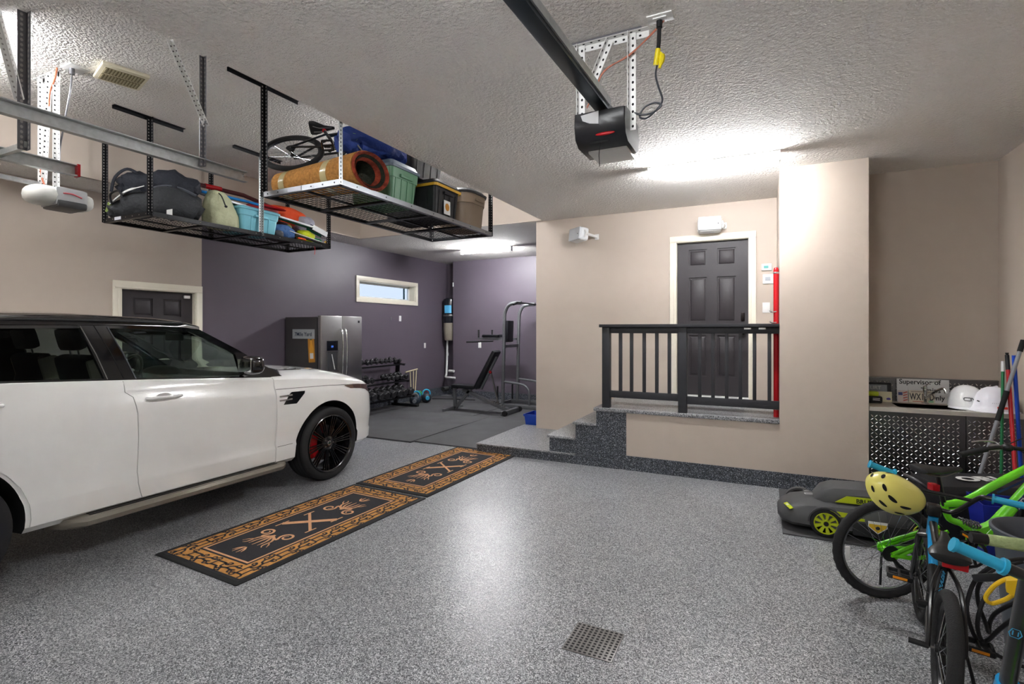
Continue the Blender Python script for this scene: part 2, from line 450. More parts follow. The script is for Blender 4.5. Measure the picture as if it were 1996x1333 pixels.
# fluorescent battens --------------------------------------------------------
def batten(x0, x1, y, zc, label, k=1.0):
    t = thing('tube_light', label, 'ceiling light', ((x0 + x1) / 2, y, zc), 'bare tube lights on the ceilings')
    B(M_WHITE).box(x0, x1, y - .035, y + .035, zc - .035, zc, bev=.005).box(x0 - .004, x0 + .012, y - .04, y + .04, zc - .10, zc, bev=.004).box(x1 - .012, x1 + .004, y - .04, y + .04, zc - .10, zc, bev=.004).build('batten', t)
    B(M_TUBEK(k)).cyl((x0 + .014, y, zc - .065), (x1 - .014, y, zc - .065), .022, n=16).build('tube', t)
batten(-1.07, .13, 5.35, ZC, 'lit tube light on the low ceiling in front of the charcoal entry door', .72)
batten(-5.64, -4.48, 9.10, ZC, 'lit tube light over the gym corner near the plum walls')
batten(-5.93, -4.73, 1.55, ZH, 'lit tube light in the raised bay at the top left corner', .38)
batten(-4.35, -3.15, 5.0, ZH, 'tube light in the raised bay behind the stored totes', .5)
batten(-1.5, -.3, .55, ZC, 'added out of view tube light on the low ceiling above the open floor', .6)  # added fill tube, out of view; brightens the near floor and ceiling
batten(-5.93, -4.73, -.9, ZH, 'added out of view tube light over the rear of the white car', .3)  # unseen extra tube behind the camera, added to light the bay
b = B(mat('leak_backing', '#4a443c', .8)).box(XL - .5, XL - .2, 3.0, 5.2, -.1, 2.6).box(-1.5, .2, 7.42, 7.6, .2, 3.1)  # unseen backing added behind both doors to stop sky light leaking through gaps
struct(b, 'added_door_backing')
# ------------------------------------------------------------------ white car
M_CARW = mat('white_car_paint', '#f0f0ee', 0.22, coat=1.0)
M_CARB = mat('gloss_black_paint', '#0b0b0e', 0.12, coat=1.0)
M_TYRE = mat('tyre_rubber', '#232325', 0.75, bump=(150, 0.2, 0.003))
M_RIM = mat('gloss_black_alloy', '#1a1a1e', 0.2, 0.4, coat=1.0)
M_GLASS = mat('tinted_glass', '#cdd8d3', 0.0, trans=1.0, ior=1.15)
M_GLASSD = mat('dark_tinted_glass', '#7d8486', 0.0, trans=1.0, ior=1.15)
M_LEATH = mat('dark_leather', '#3a3835', 0.6)
M_CREAM = mat('cream_leather', '#d8cfb6', 0.6)
CX, CY = -5.22, 0.14          # centre line x, rear bumper y; L runs forward
def cw(L, z, side=1): return Vector((CX + side * L[0], CY + L[1], z)) if isinstance(L, tuple) else None
def interp(tab, x):
    if x <= tab[0][0]: return tab[0][1]
    for (a, p), (b_, q) in zip(tab[:-1], tab[1:]):
        if x <= b_:
            t = (x - a) / (b_ - a); return p + (q - p) * t
    return tab[-1][1]
W_T = [(0, .66), (.05, .80), (.15, .88), (.4, .955), (.8, .985), (3.9, .985), (4.25, .975), (4.45, .955), (4.6, .915), (4.7, .865), (4.78, .79), (4.83, .69), (4.855, .56)]
ZE_T = [(0, .95), (.05, 1.05), (.15, 1.15), (.4, 1.26), (.8, 1.30), (1.33, 1.29), (2.1, 1.245), (2.9, 1.19), (3.3, 1.16), (3.7, 1.135), (4.1, 1.10), (4.4, 1.055), (4.6, 1.01), (4.7, .97), (4.78, .915), (4.83, .85), (4.855, .78)]
ZT_T = [(0, .97), (.15, 1.17), (.4, 1.28), (3.2, 1.175), (3.45, 1.20), (3.6, 1.225), (3.9, 1.225), (4.2, 1.195), (4.45, 1.14), (4.6, 1.08), (4.7, 1.03), (4.78, .96), (4.83, .88), (4.855, .80)]
ZB_T = [(0, .48), (.15, .36), (.6, .30), (4.3, .29), (4.6, .27), (4.78, .29), (4.83, .32), (4.855, .38)]
def nose(L): return L + max(0, (L - 4.3)) * .14
def sec(L, inset=0.0):
    """half cross-section from bottom centre to top centre: (w, z)"""
    W = interp(W_T, L); ze = interp(ZE_T, L); zt = interp(ZT_T, L); zb = interp(ZB_T, L)
    k = max(0, min(1, (L - 4.3) / .55)); wi = inset
    zs = zb + (ze - zb)
    def Z(t): return zb + (ze - zb) * t
    # widths relative to W
    pts = [(0, zb), (W * .80, zb), (W * .93, zb + .012), (W * .975 - wi, zb + .05), (W * .985 - wi, Z(.21)), (W * .972 - wi, Z(.25)), (W * .985 - wi, Z(.38)), (W * 1.0 - wi, Z(.52)),
           (W * .998 - wi, Z(.66)), (W * .990 - wi, Z(.80)), (W * .974 - wi, Z(.858)), (W * .962 - wi, Z(.885)), (W * .945 - wi, ze - .02), (W * .925 - wi, ze), (W * .87, ze + (zt - ze) * .18 + .012 * (1 - k)), (W * .72, ze + (zt - ze) * .52 + .012),
           (W * .5, ze + (zt - ze) * .80 + .006), (W * .25, ze + (zt - ze) * .96), (0, zt)]
    return pts
def ringL(L, inset=0.0):
    h = sec(L, inset)
    return [Vector((CX + w, CY + nose(L), z)) for w, z in h] + [Vector((CX - w, CY + nose(L), z)) for w, z in reversed(h[1:-1])]
car = thing('car', 'white sport utility car with black roof and black wheels, parked at left', 'car', (CX, CY + 2.4, 0))
DA, DB = 1.12, 3.325           # door zone
stations = [0, .02, .05, .1, .15, .25, .4, .6, .8, 1.0, DA - .002]
rings = [ringL(L) for L in stations]
n_ = 16
rings += [ringL(DA + .002 + (DB - DA - .004) * i / n_, .012) for i in range(n_ + 1)]
rings += [ringL(L) for L in (DB + .002, 3.4, 3.5, 3.6, 3.7, 3.8, 3.9, 4.0, 4.1, 4.2, 4.3, 4.4, 4.5, 4.56, 4.62, 4.67, 4.71, 4.75, 4.785, 4.81, 4.83, 4.845, 4.855)]
b = B(M_CARW); b.loft(rings, M_CARW)
bodyo = b.build('body', car, smooth_ang=30)
# wheel arch cutters (true cylinders), applied once
def apply_bool(ob, cutb, op='DIFFERENCE'):
    cu = cutb.build('cut', car)
    md = ob.modifiers.new('b', 'BOOLEAN'); md.object = cu; md.operation = op; md.solver = 'EXACT'; md.material_mode = 'TRANSFER'
    bpy.context.view_layer.update()
    dg = bpy.context.evaluated_depsgraph_get()
    me = bpy.data.meshes.new_from_object(ob.evaluated_get(dg))
    ob.modifiers.clear(); old = ob.data; ob.data = me; me.name = ob.name
    bpy.data.objects.remove(cu)
    me.polygons.foreach_set('use_smooth', [True] * len(me.polygons)); me.set_sharp_from_angle(angle=R(30))
FH, RH = 4.01, 0.99            # hubs (L)
ARCH = mat('arch_liner', '#101012', .9)
c = B(ARCH)
for L in (FH, RH):
    c.cyl((CX - 1.2, CY + L, .40), (CX - .60, CY + L, .40), .455, n=48).cyl((CX + .60, CY + L, .40), (CX + 1.2, CY + L, .40), .455, n=48)
    c.box(CX - 1.2, CX - .6, CY + L - .43, CY + L + .42, .1, .40).box(CX + .6, CX + 1.2, CY + L - .43, CY + L + .42, .1, .40)
c2 = B(ARCH)
for sx in (-1, 1):
    for L in (FH, RH):
        # D-shaped cutter: round above the hub, straight down below it
        prof = [(.455 * math.cos(a), .455 * math.sin(a)) for a in [PI * i / 32 for i in range(33)]] + [(-.47, -.2), (.44, -.2)]
        T = frame((CX + sx * .62, CY + L, .40), (0, 1, 0), (0, 0, 1))
        c2.prism([(x, y) for x, y in prof], T, .6 * sx)
apply_bool(bodyo, c2)
# door skins ------------------------------------------------------------
def hs(L, z, off=0.0):
    """half width of the side at height z"""
    h = sec(L)[2:14]
    for (w0, z0), (w1, z1) in zip(h[:-1], h[1:]):
        if z <= z1: t = (z - z0) / max(1e-5, z1 - z0); return w0 + (w1 - w0) * t + off
    return h[-1][0] + off
def skin(name, Lf, Lr, zt=None, zb=.352):
    b = B(M_CARW); n = 14; zs = [zb, .40, .468, .485, .50, .55, .62, .72, .82, .92, 1.0, 1.03, 1.06, 1.09, 1.12]
    for sx in (1, -1):
        rows_o = []; rows_i = []
        for k in range(len(zs) + 3):
            ro = []; ri = []
            for i in range(n + 1):
                t = i / n
                zt_ = 0
                Lz = zs[k] if k < len(zs) else None
                La = Lr(Lz if Lz else 1.2); Lb = Lf(Lz if Lz else 1.2)
                L = La + (Lb - La) * t
                ze = interp(ZE_T, L)
                if Lz is None: Lz = 1.12 + (ze - .004 - 1.12) * ((k - len(zs) + 1) / 3)
                w = hs(L, min(Lz, ze - .001), .002)
                ro.append(Vector((CX + sx * w, CY + L, Lz))); ri.append(Vector((CX + sx * (w - .02), CY + L, Lz)))
            rows_o.append(ro); rows_i.append(ri)
        rings = []
        for ro, ri in zip(rows_o, rows_i): rings.append(ro + list(reversed(ri)))
        b.loft(rings, M_CARW)
        yield_name = name
        o = b.build(name, car, smooth_ang=24); b = B(M_CARW)
        if sx == 1: right = o
    return right
fd_front = lambda z: 3.318 - .02 * math.sin(max(0, min(1, (z - .35) / .8)) * PI) + .0
split = lambda z: interp([(.35, 2.13), (.45, 2.10), (.6, 2.095), (1.0, 2.09), (1.12, 2.07), (1.25, 1.99)], z)
def rear_edge(z):
    dz = z - .40
    if z < .40: return RH + .475
    if dz < .47: return RH + .01 + math.sqrt(max(0, .47 ** 2 - dz ** 2))
    return 1.13
fdoor = skin('front_door', fd_front, lambda z: split(z) + .0035)
rdoor = skin('rear_door', lambda z: split(z) - .0035, lambda z: max(1.13, rear_edge(z)))
def handle(door, L, sx=1):
    b = B(M_CARW); z = interp(ZE_T, L) - .135
    w = hs(L, z)
    T = frame((CX + sx * (w + .004), CY + L, z), (0, 1, 0), (0, 0, 1))
    b.T = T
    b.ell((.0, 0, 0), .06, .036, .004, mat('handle_cup', '#b9b9b8', .3), n=20, k=6)
    b.tube([(-.125, 0, -.004), (-.115, 0, .024), (-.05, 0, .032), (.05, 0, .032), (.10, 0, .024), (.112, 0, -.004)], .013, M_CARW, n=10, sub=4)
    b.tube([(.045, 0, .033), (.115, 0, .024), (.125, 0, -.004)], .0135, M_CARW, n=10, sub=3)
    b.T = Matrix()
    b.build('door_handle', door)
handle(fdoor, 2.29); handle(rdoor, 1.20)
# running boards
b = B(M_BLK)
for sx in (1, -1):
    x0 = CX + sx * .84; x1 = CX + sx * 1.03
    T = frame((0, CY + 1.66, 0), (1, 0, 0), (0, 0, 1), (0, 1, 0))
    sign = sx
    rb = B(mat('running_board', '#8d877d', .45, .4))
    prof = [(CX + sign * .80, .262), (CX + sign * 1.0, .262), (CX + sign * 1.045, .28), (CX + sign * 1.052, .31), (CX + sign * 1.03, .330), (CX + sign * .80, .338)]
    rings = []
    for L, s_ in ((1.60, .0), (1.66, .7), (1.74, 1), (3.34, 1), (3.42, .75), (3.46, .2)):
        rings.append([Vector((CX + sign * .80 + (x - CX - sign * .80) * s_, CY + L, z)) for x, z in prof])
    rb.loft(rings)
    for k in range(3): rb.box(CX + sign * (.90 + k * .035), CX + sign * (.918 + k * .035), CY + 1.78, CY + 3.32, .325, .3395 - k * .002, M_BLK)
    rb.build('running_board', car)
# wheels ------------------------------------------------------------------
def wheel(L, sx, first=None):
    cxw = CX + sx * .985; T = frame((cxw, CY + L, .392), (0, 1, 0), (0, 0, 1), (sx, 0, 0))
    b = B(M_TYRE)
    prof = [(.295, -.24), (.31, -.262), (.34, -.268), (.375, -.262), (.388, -.245), (.392, -.21), (.392, -.05), (.388, -.018), (.375, -.002), (.345, .006), (.316, .0), (.300, -.02)]
    b.loft([[T @ Vector((r * math.cos(2 * PI * i / 64), r * math.sin(2 * PI * i / 64), z)) for i in range(64)] for r, z in prof], M_TYRE, True, False)
    for g in (-.21, -.15, -.09, -.04):
        b.loft([[T @ Vector((r * math.cos(2 * PI * i / 64), r * math.sin(2 * PI * i / 64), z)) for i in range(64)] for r, z in ((.3925, g - .006), (.3925, g + .006))], M_HOLE, True, False)
    w = b.build('wheel', car)
    b = B(M_RIM)
    b.loft([[T @ Vector((r * math.cos(2 * PI * i / 64), r * math.sin(2 * PI * i / 64), z)) for i in range(64)] for r, z in ((.30, -.24), (.272, -.235), (.275, -.06), (.291, -.012), (.302, -.006), (.309, .004), (.302, .008))], M_RIM, True, False)
    G = 10
    for g in range(G):
        for k, dx in enumerate((-.019, 0, .019)):
            a = 2 * PI * g / G + (.1 if sx > 0 else 0); ca, sa = math.cos(a), math.sin(a)
            p = lambda r, o, z: T @ Vector((ca * r - sa * o, sa * r + ca * o, z))
            wv = .0065 if k != 1 else .006
            o1 = dx * 1.0; o2 = dx * 1.75
            secs = []
            for r, o, z, hw, hz in ((.055, o1 * .75, -.045, wv, .014), (.13, o1, -.035, wv, .014), (.21, (o1 + o2) / 2, -.022, wv, .013), (.285, o2, -.012, wv * 1.1, .010)):
                secs.append([p(r, o - hw, z - hz), p(r, o - hw * .6, z + hz * .6), p(r, o + hw * .6, z + hz * .6), p(r, o + hw, z - hz)])
            b.loft(secs, M_RIM)
    b.lathe([(.085, -.075), (.085, -.045), (.07, -.035), (.045, -.032), (.04, -.03)], M_RIM, T, 32)
    for k in range(5):
        a = 2 * PI * k / 5; b.cyl(T @ Vector((.058 * math.cos(a), .058 * math.sin(a), -.05)), T @ Vector((.058 * math.cos(a), .058 * math.sin(a), -.028)), .009, m=M_STEEL, n=8)
    b.build('rim', w)
    b = B(M_STEEL); b.lathe([(.19, -.13), (.19, -.105), (.07, -.105)], mat('brake_steel', '#4a4a4c', .35, .9), T, 40); b.build('brake_disc', w)
    b = B(M_RED)
    sec_ = []
    for i in range(9):
        a = PI * .80 + PI * .42 * i / 8
        sec_.append([T @ Vector((r * math.cos(a), r * math.sin(a), z)) for r, z in ((.125, -.15), (.125, -.078), (.20, -.078), (.225, -.10), (.225, -.15))])
    b.loft(sec_, M_RED); b.build('brake_caliper', w)
    b = B(M_CHROME); b.lathe([(.026, -.035), (.026, -.024), (.02, -.022)], M_CHROME, T, 24); b.ell((0, 0, 0), .02, .013, .003, mat('badge_green', '#20352a', .3), T=T @ Matrix.Translation((0, 0, -.021)), n=16, k=6)
    b.build('hub_cap', w)
for L, sx in ((FH, 1), (RH, 1), (FH, -1), (RH, -1)): wheel(L, sx)
# bonnet seam, headlights, grille, vents --------------------------------------
for sx in (1, -1):
    b = B(mat('shadow_gap', '#1a1a1a', .8)); pts = []
    for i in range(24):
        L = 3.33 + (4.60 - 3.33) * i / 23; z = interp(ZE_T, L) - .125 - .0 * i
        z = interp([(3.33, 1.045), (4.0, 1.02), (4.45, .990), (4.60, .972)], L)
        pts.append((CX + sx * (hs(L, z) - .0005), CY + nose(L), z))
    b.tube(pts, .0028, None, n=5)
    pts = [(CX + sx * (hs(L, .485) - .001), CY + L, .485) for L in (3.34, 3.40, 3.46, 3.52)]
    b.tube(pts, .0025, None, n=5)
    b.build('bonnet_seam', car)
M_LAMP = mat('headlamp_lens', '#54392c', .08, coat=1.0)
for sx in (1, -1):
    b = B(M_LAMP)
    up = [(4.26, .998), (4.34, .994), (4.44, .990), (4.52, .982), (4.60, .972), (4.67, .962), (4.73, .952), (4.78, .94), (4.815, .93)]
    lo = [(4.26, .992), (4.34, .955), (4.44, .943), (4.52, .932), (4.60, .912), (4.67, .875), (4.73, .835), (4.78, .81), (4.815, .81)]
    ro = [Vector((CX + sx * (hs(L, z) + .004), CY + nose(L) + .002, z)) for L, z in up]; rl = [Vector((CX + sx * (hs(L, z) + .004), CY + nose(L) + .002, z)) for L, z in lo]
    ri = [p + Vector((-sx * .03, -.01, 0)) for p in ro]; rj = [p + Vector((-sx * .03, -.01, 0)) for p in rl]
    b.loft([ro, rl, rj, ri], M_LAMP, False, False, True)
    hl = b.build('headlight', car)
    B(mat('drl_glass', '#dfe6ea', .1)).tube([(CX + sx * (hs(L, z) + .006), CY + L + .004, z) for L, z in ((4.66, .935), (4.72, .925), (4.77, .912), (4.80, .90))], .006, n=6).build('daytime_lamp', hl)
    # fender vent
    b = B(M_CARB)
    z0, z1 = .86, 1.0
    quad = [(3.37, .852), (3.47, .855), (3.56, .885), (3.655, .975), (3.66, 1.0), (3.50, 1.005), (3.475, .985)]
    T = frame((CX + sx * (hs(3.5, .93) - .006), CY, 0), (0, 1, 0), (0, 0, 1), (sx, 0, 0))
    b.prism(quad, T, .009)
    for (a, z) in ((3.35, .975), (3.35, .935)):
        b.box(0, .15, -.008, .008, 0, .014, M_CHROME, bev=.004, T=T @ Matrix.Translation((a, z, .002)))
    b.build('wing_vent', car)
    # bonnet vent
    b = B(M_CARB); b.ell((CX + sx * .62, CY + 3.73, 1.192), .045, .20, .014, n=20, k=6, e=.7)
    for L in (3.6, 3.72, 3.84): b.box(CX + sx * .60, CX + sx * .64, CY + L, CY + L + .012, 1.20, 1.212, M_STEEL)
    b.build('bonnet_vent', car)
b = B(M_BLK).box(CX - .52, CX + .52, CY + 4.84, CY + 4.94, .80, .885, bev=.01).box(CX - .60, CX + .60, CY + 4.84, CY + 4.93, .36, .50, bev=.01)
for k in range(10): b.box(CX - .50 + k * .10, CX - .49 + k * .10, CY + 4.938, CY + 4.946, .81, .875, M_STEEL)
b.build('grille', car)
for sx in (1, -1): B(M_RED).box(CX + sx * .70, CX + sx * .86, CY + .0, CY + .09, .95, 1.08, bev=.02).build('tail_light', car)
# greenhouse -----------------------------------------------------------------
def gx(L, z):  # tumblehome
    ze = interp(ZE_T, L); w0 = interp(W_T, L) * .915 - .012
    return w0 - .44 * (z - ze) - .05 * max(0, z - ze) ** 2
def side_panel(name, poly, m, thick, off=0.0, parent=car, both=True, sub=None):
    outs = []
    for sx in (1, -1) if both else (1,):
        b = B(m)
        bm = bmesh.new(); vs = [bm.verts.new((L, z, 0)) for L, z in poly]; f = bm.faces.new(vs)
        bmesh.ops.triangulate(bm, faces=[f]); bmesh.ops.subdivide_edges(bm, edges=bm.edges[:], cuts=2, use_grid_fill=False)
        bmesh.ops.triangulate(bm, faces=bm.faces[:])
        ext = bmesh.ops.extrude_face_region(bm, geom=bm.faces[:])
        nv = [g for g in ext['geom'] if isinstance(g, bmesh.types.BMVert)]
        for v in nv: v.co.z = -thick
        bm.verts.index_update()
        vv = [Vector((CX + sx * (gx(v.co.x, v.co.y) + off + v.co.z), CY + v.co.x, v.co.y)) for v in bm.verts]
        b.add(vv, [tuple(v.index for v in f.verts) for f in bm.faces], m); bm.free()
        outs.append(b.build(name, parent, smooth_ang=30))
    return outs
zb_ = lambda L: interp(ZE_T, L) - .012
TOPZ = 1.665
def topz(L): return interp([(.2, 1.60), (.8, 1.66), (1.9, 1.672), (2.5, 1.665), (2.75, 1.62)], L)
# roof shell
b = B(M_CARB)
RW = [(.12, .60), (.4, .64), (1.0, .68), (2.0, .70), (2.6, .69), (2.85, .665)]
RZ = [(.12, 1.60), (.4, 1.70), (1.0, 1.755), (1.8, 1.77), (2.4, 1.745), (2.64, 1.715), (2.74, 1.685)]
rings = []
for L in (.12, .2, .4, .7, 1.0, 1.4, 1.8, 2.1, 2.4, 2.55, 2.64, 2.70, 2.74):
    zt = interp(RZ, L); ze = interp([(.12, 1.56), (.4, 1.64), (1, 1.672), (2.0, 1.678), (2.5, 1.668), (2.64, 1.655), (2.74, 1.64)], L)
    w = gx(L, ze) + .012
    half = [(0, ze - .03), (w * .9, ze - .035), (w, ze - .012), (w * .995, ze + .012), (w * .96, ze + (zt - ze) * .45), (w * .86, ze + (zt - ze) * .75), (w * .6, zt - .012), (w * .3, zt - .003), (0, zt)]
    rings.append([Vector((CX + a, CY + L, z)) for a, z in half] + [Vector((CX - a, CY + L, z)) for a, z in reversed(half[1:-1])])
b.loft(rings); roof = b.build('roof', car, smooth_ang=45)
for sx in (1, -1):
    b = B(M_BLK)
    b.tube([(CX + sx * (gx(L, 1.67) + .004), CY + L, interp([(.3, 1.665), (1, 1.695), (2, 1.70), (2.6, 1.685)], L)) for L in (.3, .7, 1.2, 1.7, 2.2, 2.6)], .011, n=6)
    b.build('roof_rail', roof)
# black band, pillars
def band(poly): return side_panel('pillar', poly, M_CARB, .035, .0)
A0 = (2.64, 1.668); A1 = (3.00, 1.45); A2 = (3.44, 1.155)
side_panel('window_sill_trim', [(.35, zb_(.35)), (1.3, zb_(1.3)), (2.1, zb_(2.1)), (2.9, zb_(2.9)), (3.38, zb_(3.38)), (3.33, zb_(3.33) + .028), (2.9, zb_(2.9) + .026), (2.1, zb_(2.1) + .026), (1.3, zb_(1.3) + .026), (.4, zb_(.4) + .026)], M_CARB, .03, .004)
band([(1.925, zb_(1.93)), (2.135, zb_(2.13)), (2.02, 1.66), (1.84, 1.662)])
band([(.75, zb_(.75)), (.86, zb_(.86)), (.80, 1.655), (.66, 1.65)])
band([(.2, zb_(.3)), (.42, zb_(.42)), (.46, 1.64), (.2, 1.60)])
band([(.2, 1.62), (1.0, 1.632), (1.9, 1.64), (2.5, 1.632), (2.64, 1.61), (2.66, 1.66), (2.5, 1.674), (1.9, 1.68), (1.0, 1.674), (.2, 1.63)])
band([(2.60, 1.668), (2.70, 1.655), (3.06, 1.44), (3.46, 1.165), (3.34, 1.165), (2.96, 1.44), (2.62, 1.625)])
band([(3.02, 1.19), (3.02, 1.42), (3.05, 1.42), (3.40, 1.17), (3.05, 1.19)])
# glass
side_panel('side_glass', [(2.10, zb_(2.1) + .01), (3.04, zb_(3.04) + .01), (3.04, 1.40), (2.96, 1.45), (2.62, 1.64), (2.01, 1.655)], M_GLASS, .004, -.014)
side_panel('side_glass', [(.85, zb_(.85) + .01), (1.94, zb_(1.94) + .01), (1.85, 1.655), (.80, 1.645)], M_GLASSD, .004, -.014)
side_panel('side_glass', [(.42, zb_(.42) + .01), (.77, zb_(.77) + .01), (.70, 1.64), (.46, 1.625)], M_GLASSD, .004, -.014)
for sx in (1, -1):
    b = B(M_STEEL); pts = [(1.935, zb_(1.93) + .02), (1.90, 1.45), (1.845, 1.655)]
    b.tube([(CX + sx * (gx(L, z) + .003), CY + L, z) for L, z in pts], .004, n=5)
    pts = [(2.125, zb_(2.12) + .02), (2.08, 1.45), (2.02, 1.65)]
    b.tube([(CX + sx * (gx(L, z) + .003), CY + L, z) for L, z in pts], .005, mat('satin_trim', '#5d6064', .3, .7), n=5)
    b.tube([(CX + sx * (gx(L, z) + .001), CY + L, z) for L, z in ((2.045, zb_(2.04) + .02), (2.0, 1.45), (1.93, 1.67))], .003, M_HOLE, n=5)
    b.build('pillar_trim', car)
# windscreen and rear glass
b = B(M_GLASS)
rows = []
for t in (0, .25, .5, .75, 1):
    L0 = 2.76 + (3.66 - 2.76) * t; z0 = 1.69 + (1.20 - 1.69) * t - .0
    w0 = .64 + (.83 - .64) * t; dl = .12 + .16 * t
    rows.append([Vector((CX + w0 * s, CY + L0 - dl * s * s, z0 - .02 * s * s)) for s in (-1, -.75, -.5, -.25, 0, .25, .5, .75, 1)])
b.loft(rows, M_GLASS, False, False)
wsg = b.build('windscreen', car, fix=False)
md = wsg.modifiers.new('solid', 'SOLIDIFY'); md.thickness = .005
b = B(M_GLASSD); b.loft([[Vector((CX + s * w, CY + L, z)) for s in (-1, 1)] for L, z, w in ((.12, 1.60, .58), (.03, 1.25, .72))], M_GLASSD, False, False)
rg = b.build('rear_glass', car, fix=False); md = rg.modifiers.new('solid', 'SOLIDIFY'); md.thickness = .005
# cowl black scuttle
b = B(M_BLK)
b.tube([(CX - .86, CY + 3.42, 1.165), (CX - .6, CY + 3.56, 1.20), (CX, CY + 3.66, 1.215), (CX + .6, CY + 3.56, 1.20), (CX + .86, CY + 3.42, 1.165)], .03, n=8, sub=6, flat=.5)
b.tube([(CX + .1, CY + 3.68, 1.24), (CX + .5, CY + 3.52, 1.25), (CX + .72, CY + 3.38, 1.24)], .007, n=6)
b.build('scuttle', car)
# mirror
for sx in (1, -1):
    b = B(M_CARB); z = 1.30
    b.ell((CX + sx * 1.01, CY + 3.03, z + .005), .115, .075, .085, n=20, k=12, e=.65)
    b.box(CX + sx * .86, CX + sx * .96, CY + 2.99, CY + 3.06, z - .10, z - .05, bev=.02)
    mo = b.build('door_mirror', car)
    B(M_CHROME).box(CX + sx * .925, CX + sx * 1.10, CY + 2.948, CY + 2.956, z - .055, z + .06, bev=.003).build('mirror_glass', mo)
# interior
b = B(M_LEATH)
b.box(CX - .72, CX + .72, CY + 3.02, CY + 3.45, 1.10, 1.19, bev=.03)
b.box(CX - .74, CX + .74, CY + 2.86, CY + 3.10, 1.02, 1.15, mat('dash_cream', '#c9c3ae', .6), bev=.03)
b.ell((CX - .36, CY + 3.02, 1.19), .24, .14, .07, n=16, k=8)
b.box(CX - .85, CX + .85, CY + .3, CY + 3.3, 1.0, 1.10, M_LEATH)
b.build('dashboard', car)
def seat(x, L, back=1.0):
    b = B(M_LEATH); T = Matrix.Translation((x, CY + L, 1.08)) @ Matrix.Rotation(R(14), 4, 'X')
    b.box(-.25, .25, -.06, .06, -.05, .36, M_LEATH, bev=.05, T=T); b.box(-.13, .13, -.05, .05, .40, .58, M_LEATH, bev=.04, T=T)
    b.box(-.26, -.20, -.05, .08, -.02, .33, M_CREAM, bev=.02, T=T).box(.20, .26, -.05, .08, -.02, .33, M_CREAM, bev=.02, T=T)
    b.cyl(T @ Vector((-.06, 0, .34)), T @ Vector((-.06, 0, .45)), .008, m=M_STEEL, n=6).cyl(T @ Vector((.06, 0, .34)), T @ Vector((.06, 0, .45)), .008, m=M_STEEL, n=6)
    b.build('seat', car)
seat(CX + .37, 2.05); seat(CX - .37, 2.05); seat(CX + .37, 1.1); seat(CX - .37, 1.1)
b = B(M_BLK); T = frame((CX - .37, CY + 2.72, 1.20), (1, 0, 0), (0, .35, 1))
b.tube([T @ Vector((.185 * math.cos(2 * PI * i / 24), .185 * math.sin(2 * PI * i / 24), 0)) for i in range(24)], .014, n=8, loop=True)
b.box(-.18, .18, -.025, .02, -.01, .01, T=T).box(-.05, .05, -.09, .05, -.02, .015, M_STEEL, bev=.02, T=T).box(-.018, .018, -.18, 0, -.01, .01, M_STEEL, T=T)
b.build('steering_wheel', car)
b = B(M_BLK).box(CX - .13, CX + .13, CY + 2.92, CY + 2.95, 1.52, 1.59, bev=.01); b.build('interior_mirror', car)
# ------------------------------------------------------------------ fridge
fx0, fx1, fy0, fy1, fz = -7.17, -6.36, 6.02, 6.95, 1.83
M_FR = mat('grey_fridge_side', '#4b494a', .4, .3)
fr = thing('fridge', 'stainless steel french door fridge against the plum wall behind the car', 'fridge', (-6.77, 6.48, 0))
B(M_FR).box(fx0, fx1 - .09, fy0, fy1, .03, fz - .02, bev=.006).box(fx0 + .1, fx1 - .1, fy0 + .05, fy1 - .05, 0, .05, M_BLK).box(fx1 - .11, fx1 - .07, fy0 + .004, fy1 - .004, .04, fz - .03, M_BLK).build('cabinet', fr)
M_SS = mat('stainless_door', '#b4b3b0', .33, 1.0)
ym = 6.485
for y0, y1 in ((fy0, ym - .003), (ym + .003, fy1)):
    d = B(M_SS).box(fx1 - .075, fx1, y0, y1, .66, fz, bev=.012).build('door', fr)
    yh = ym - .045 if y0 < ym - .1 else ym + .045
    B(M_CHROME).tube([(fx1 - .005, yh, 1.62), (fx1 + .045, yh, 1.56), (fx1 + .062, yh, 1.25), (fx1 + .045, yh, .86), (fx1 - .005, yh, .80)], .014, sub=6, n=10).build('door_handle', d)
    if y0 < ym - .1:
        B(mat('dispenser_panel', '#10131c', .15)).box(fx1 - .004, fx1 + .004, fy0 + .12, fy0 + .36, 1.26, 1.42, bev=.003).text('88', frame((fx1 + .0045, fy0 + .21, 1.31), (0, 1, 0), (0, 0, 1)), .05, mat('lit_digits', '#3a66c8', .5, emit=('#4a7be0', .03))).build('control_panel', d)
        b = B(M_STEEL); b.box(fx1 - .003, fx1 + .006, fy0 + .11, fy0 + .13, .92, 1.26).box(fx1 - .003, fx1 + .006, fy0 + .35, fy0 + .37, .92, 1.26).box(fx1 - .003, fx1 + .006, fy0 + .11, fy0 + .37, .90, .93).box(fx1 - .003, fx1 + .008, fy0 + .11, fy0 + .37, 1.24, 1.26)
        b.box(fx1 - .002, fx1 + .002, fy0 + .13, fy0 + .35, .93, 1.24, mat('dispenser_recess', '#3c3d3f', .4)); b.beam((fx1 + .006, fy0 + .22, 1.2), (fx1 + .012, fy0 + .28, .95), .02, .006, M_WHITE)
        b.build('water_dispenser', d)
    else: B(M_BLK).box(fx1 - .002, fx1 + .003, fy1 - .10, fy1 - .06, 1.72, 1.76).build('badge', d)
d = B(M_SS).box(fx1 - .075, fx1, fy0, fy1, .07, .65, bev=.012).build('freezer_drawer', fr)
B(M_CHROME).tube([(fx1 - .005, fy0 + .1, .58), (fx1 + .05, fy0 + .16, .58), (fx1 + .05, fy1 - .16, .58), (fx1 - .005, fy1 - .1, .58)], .013, sub=4).build('drawer_handle', d)
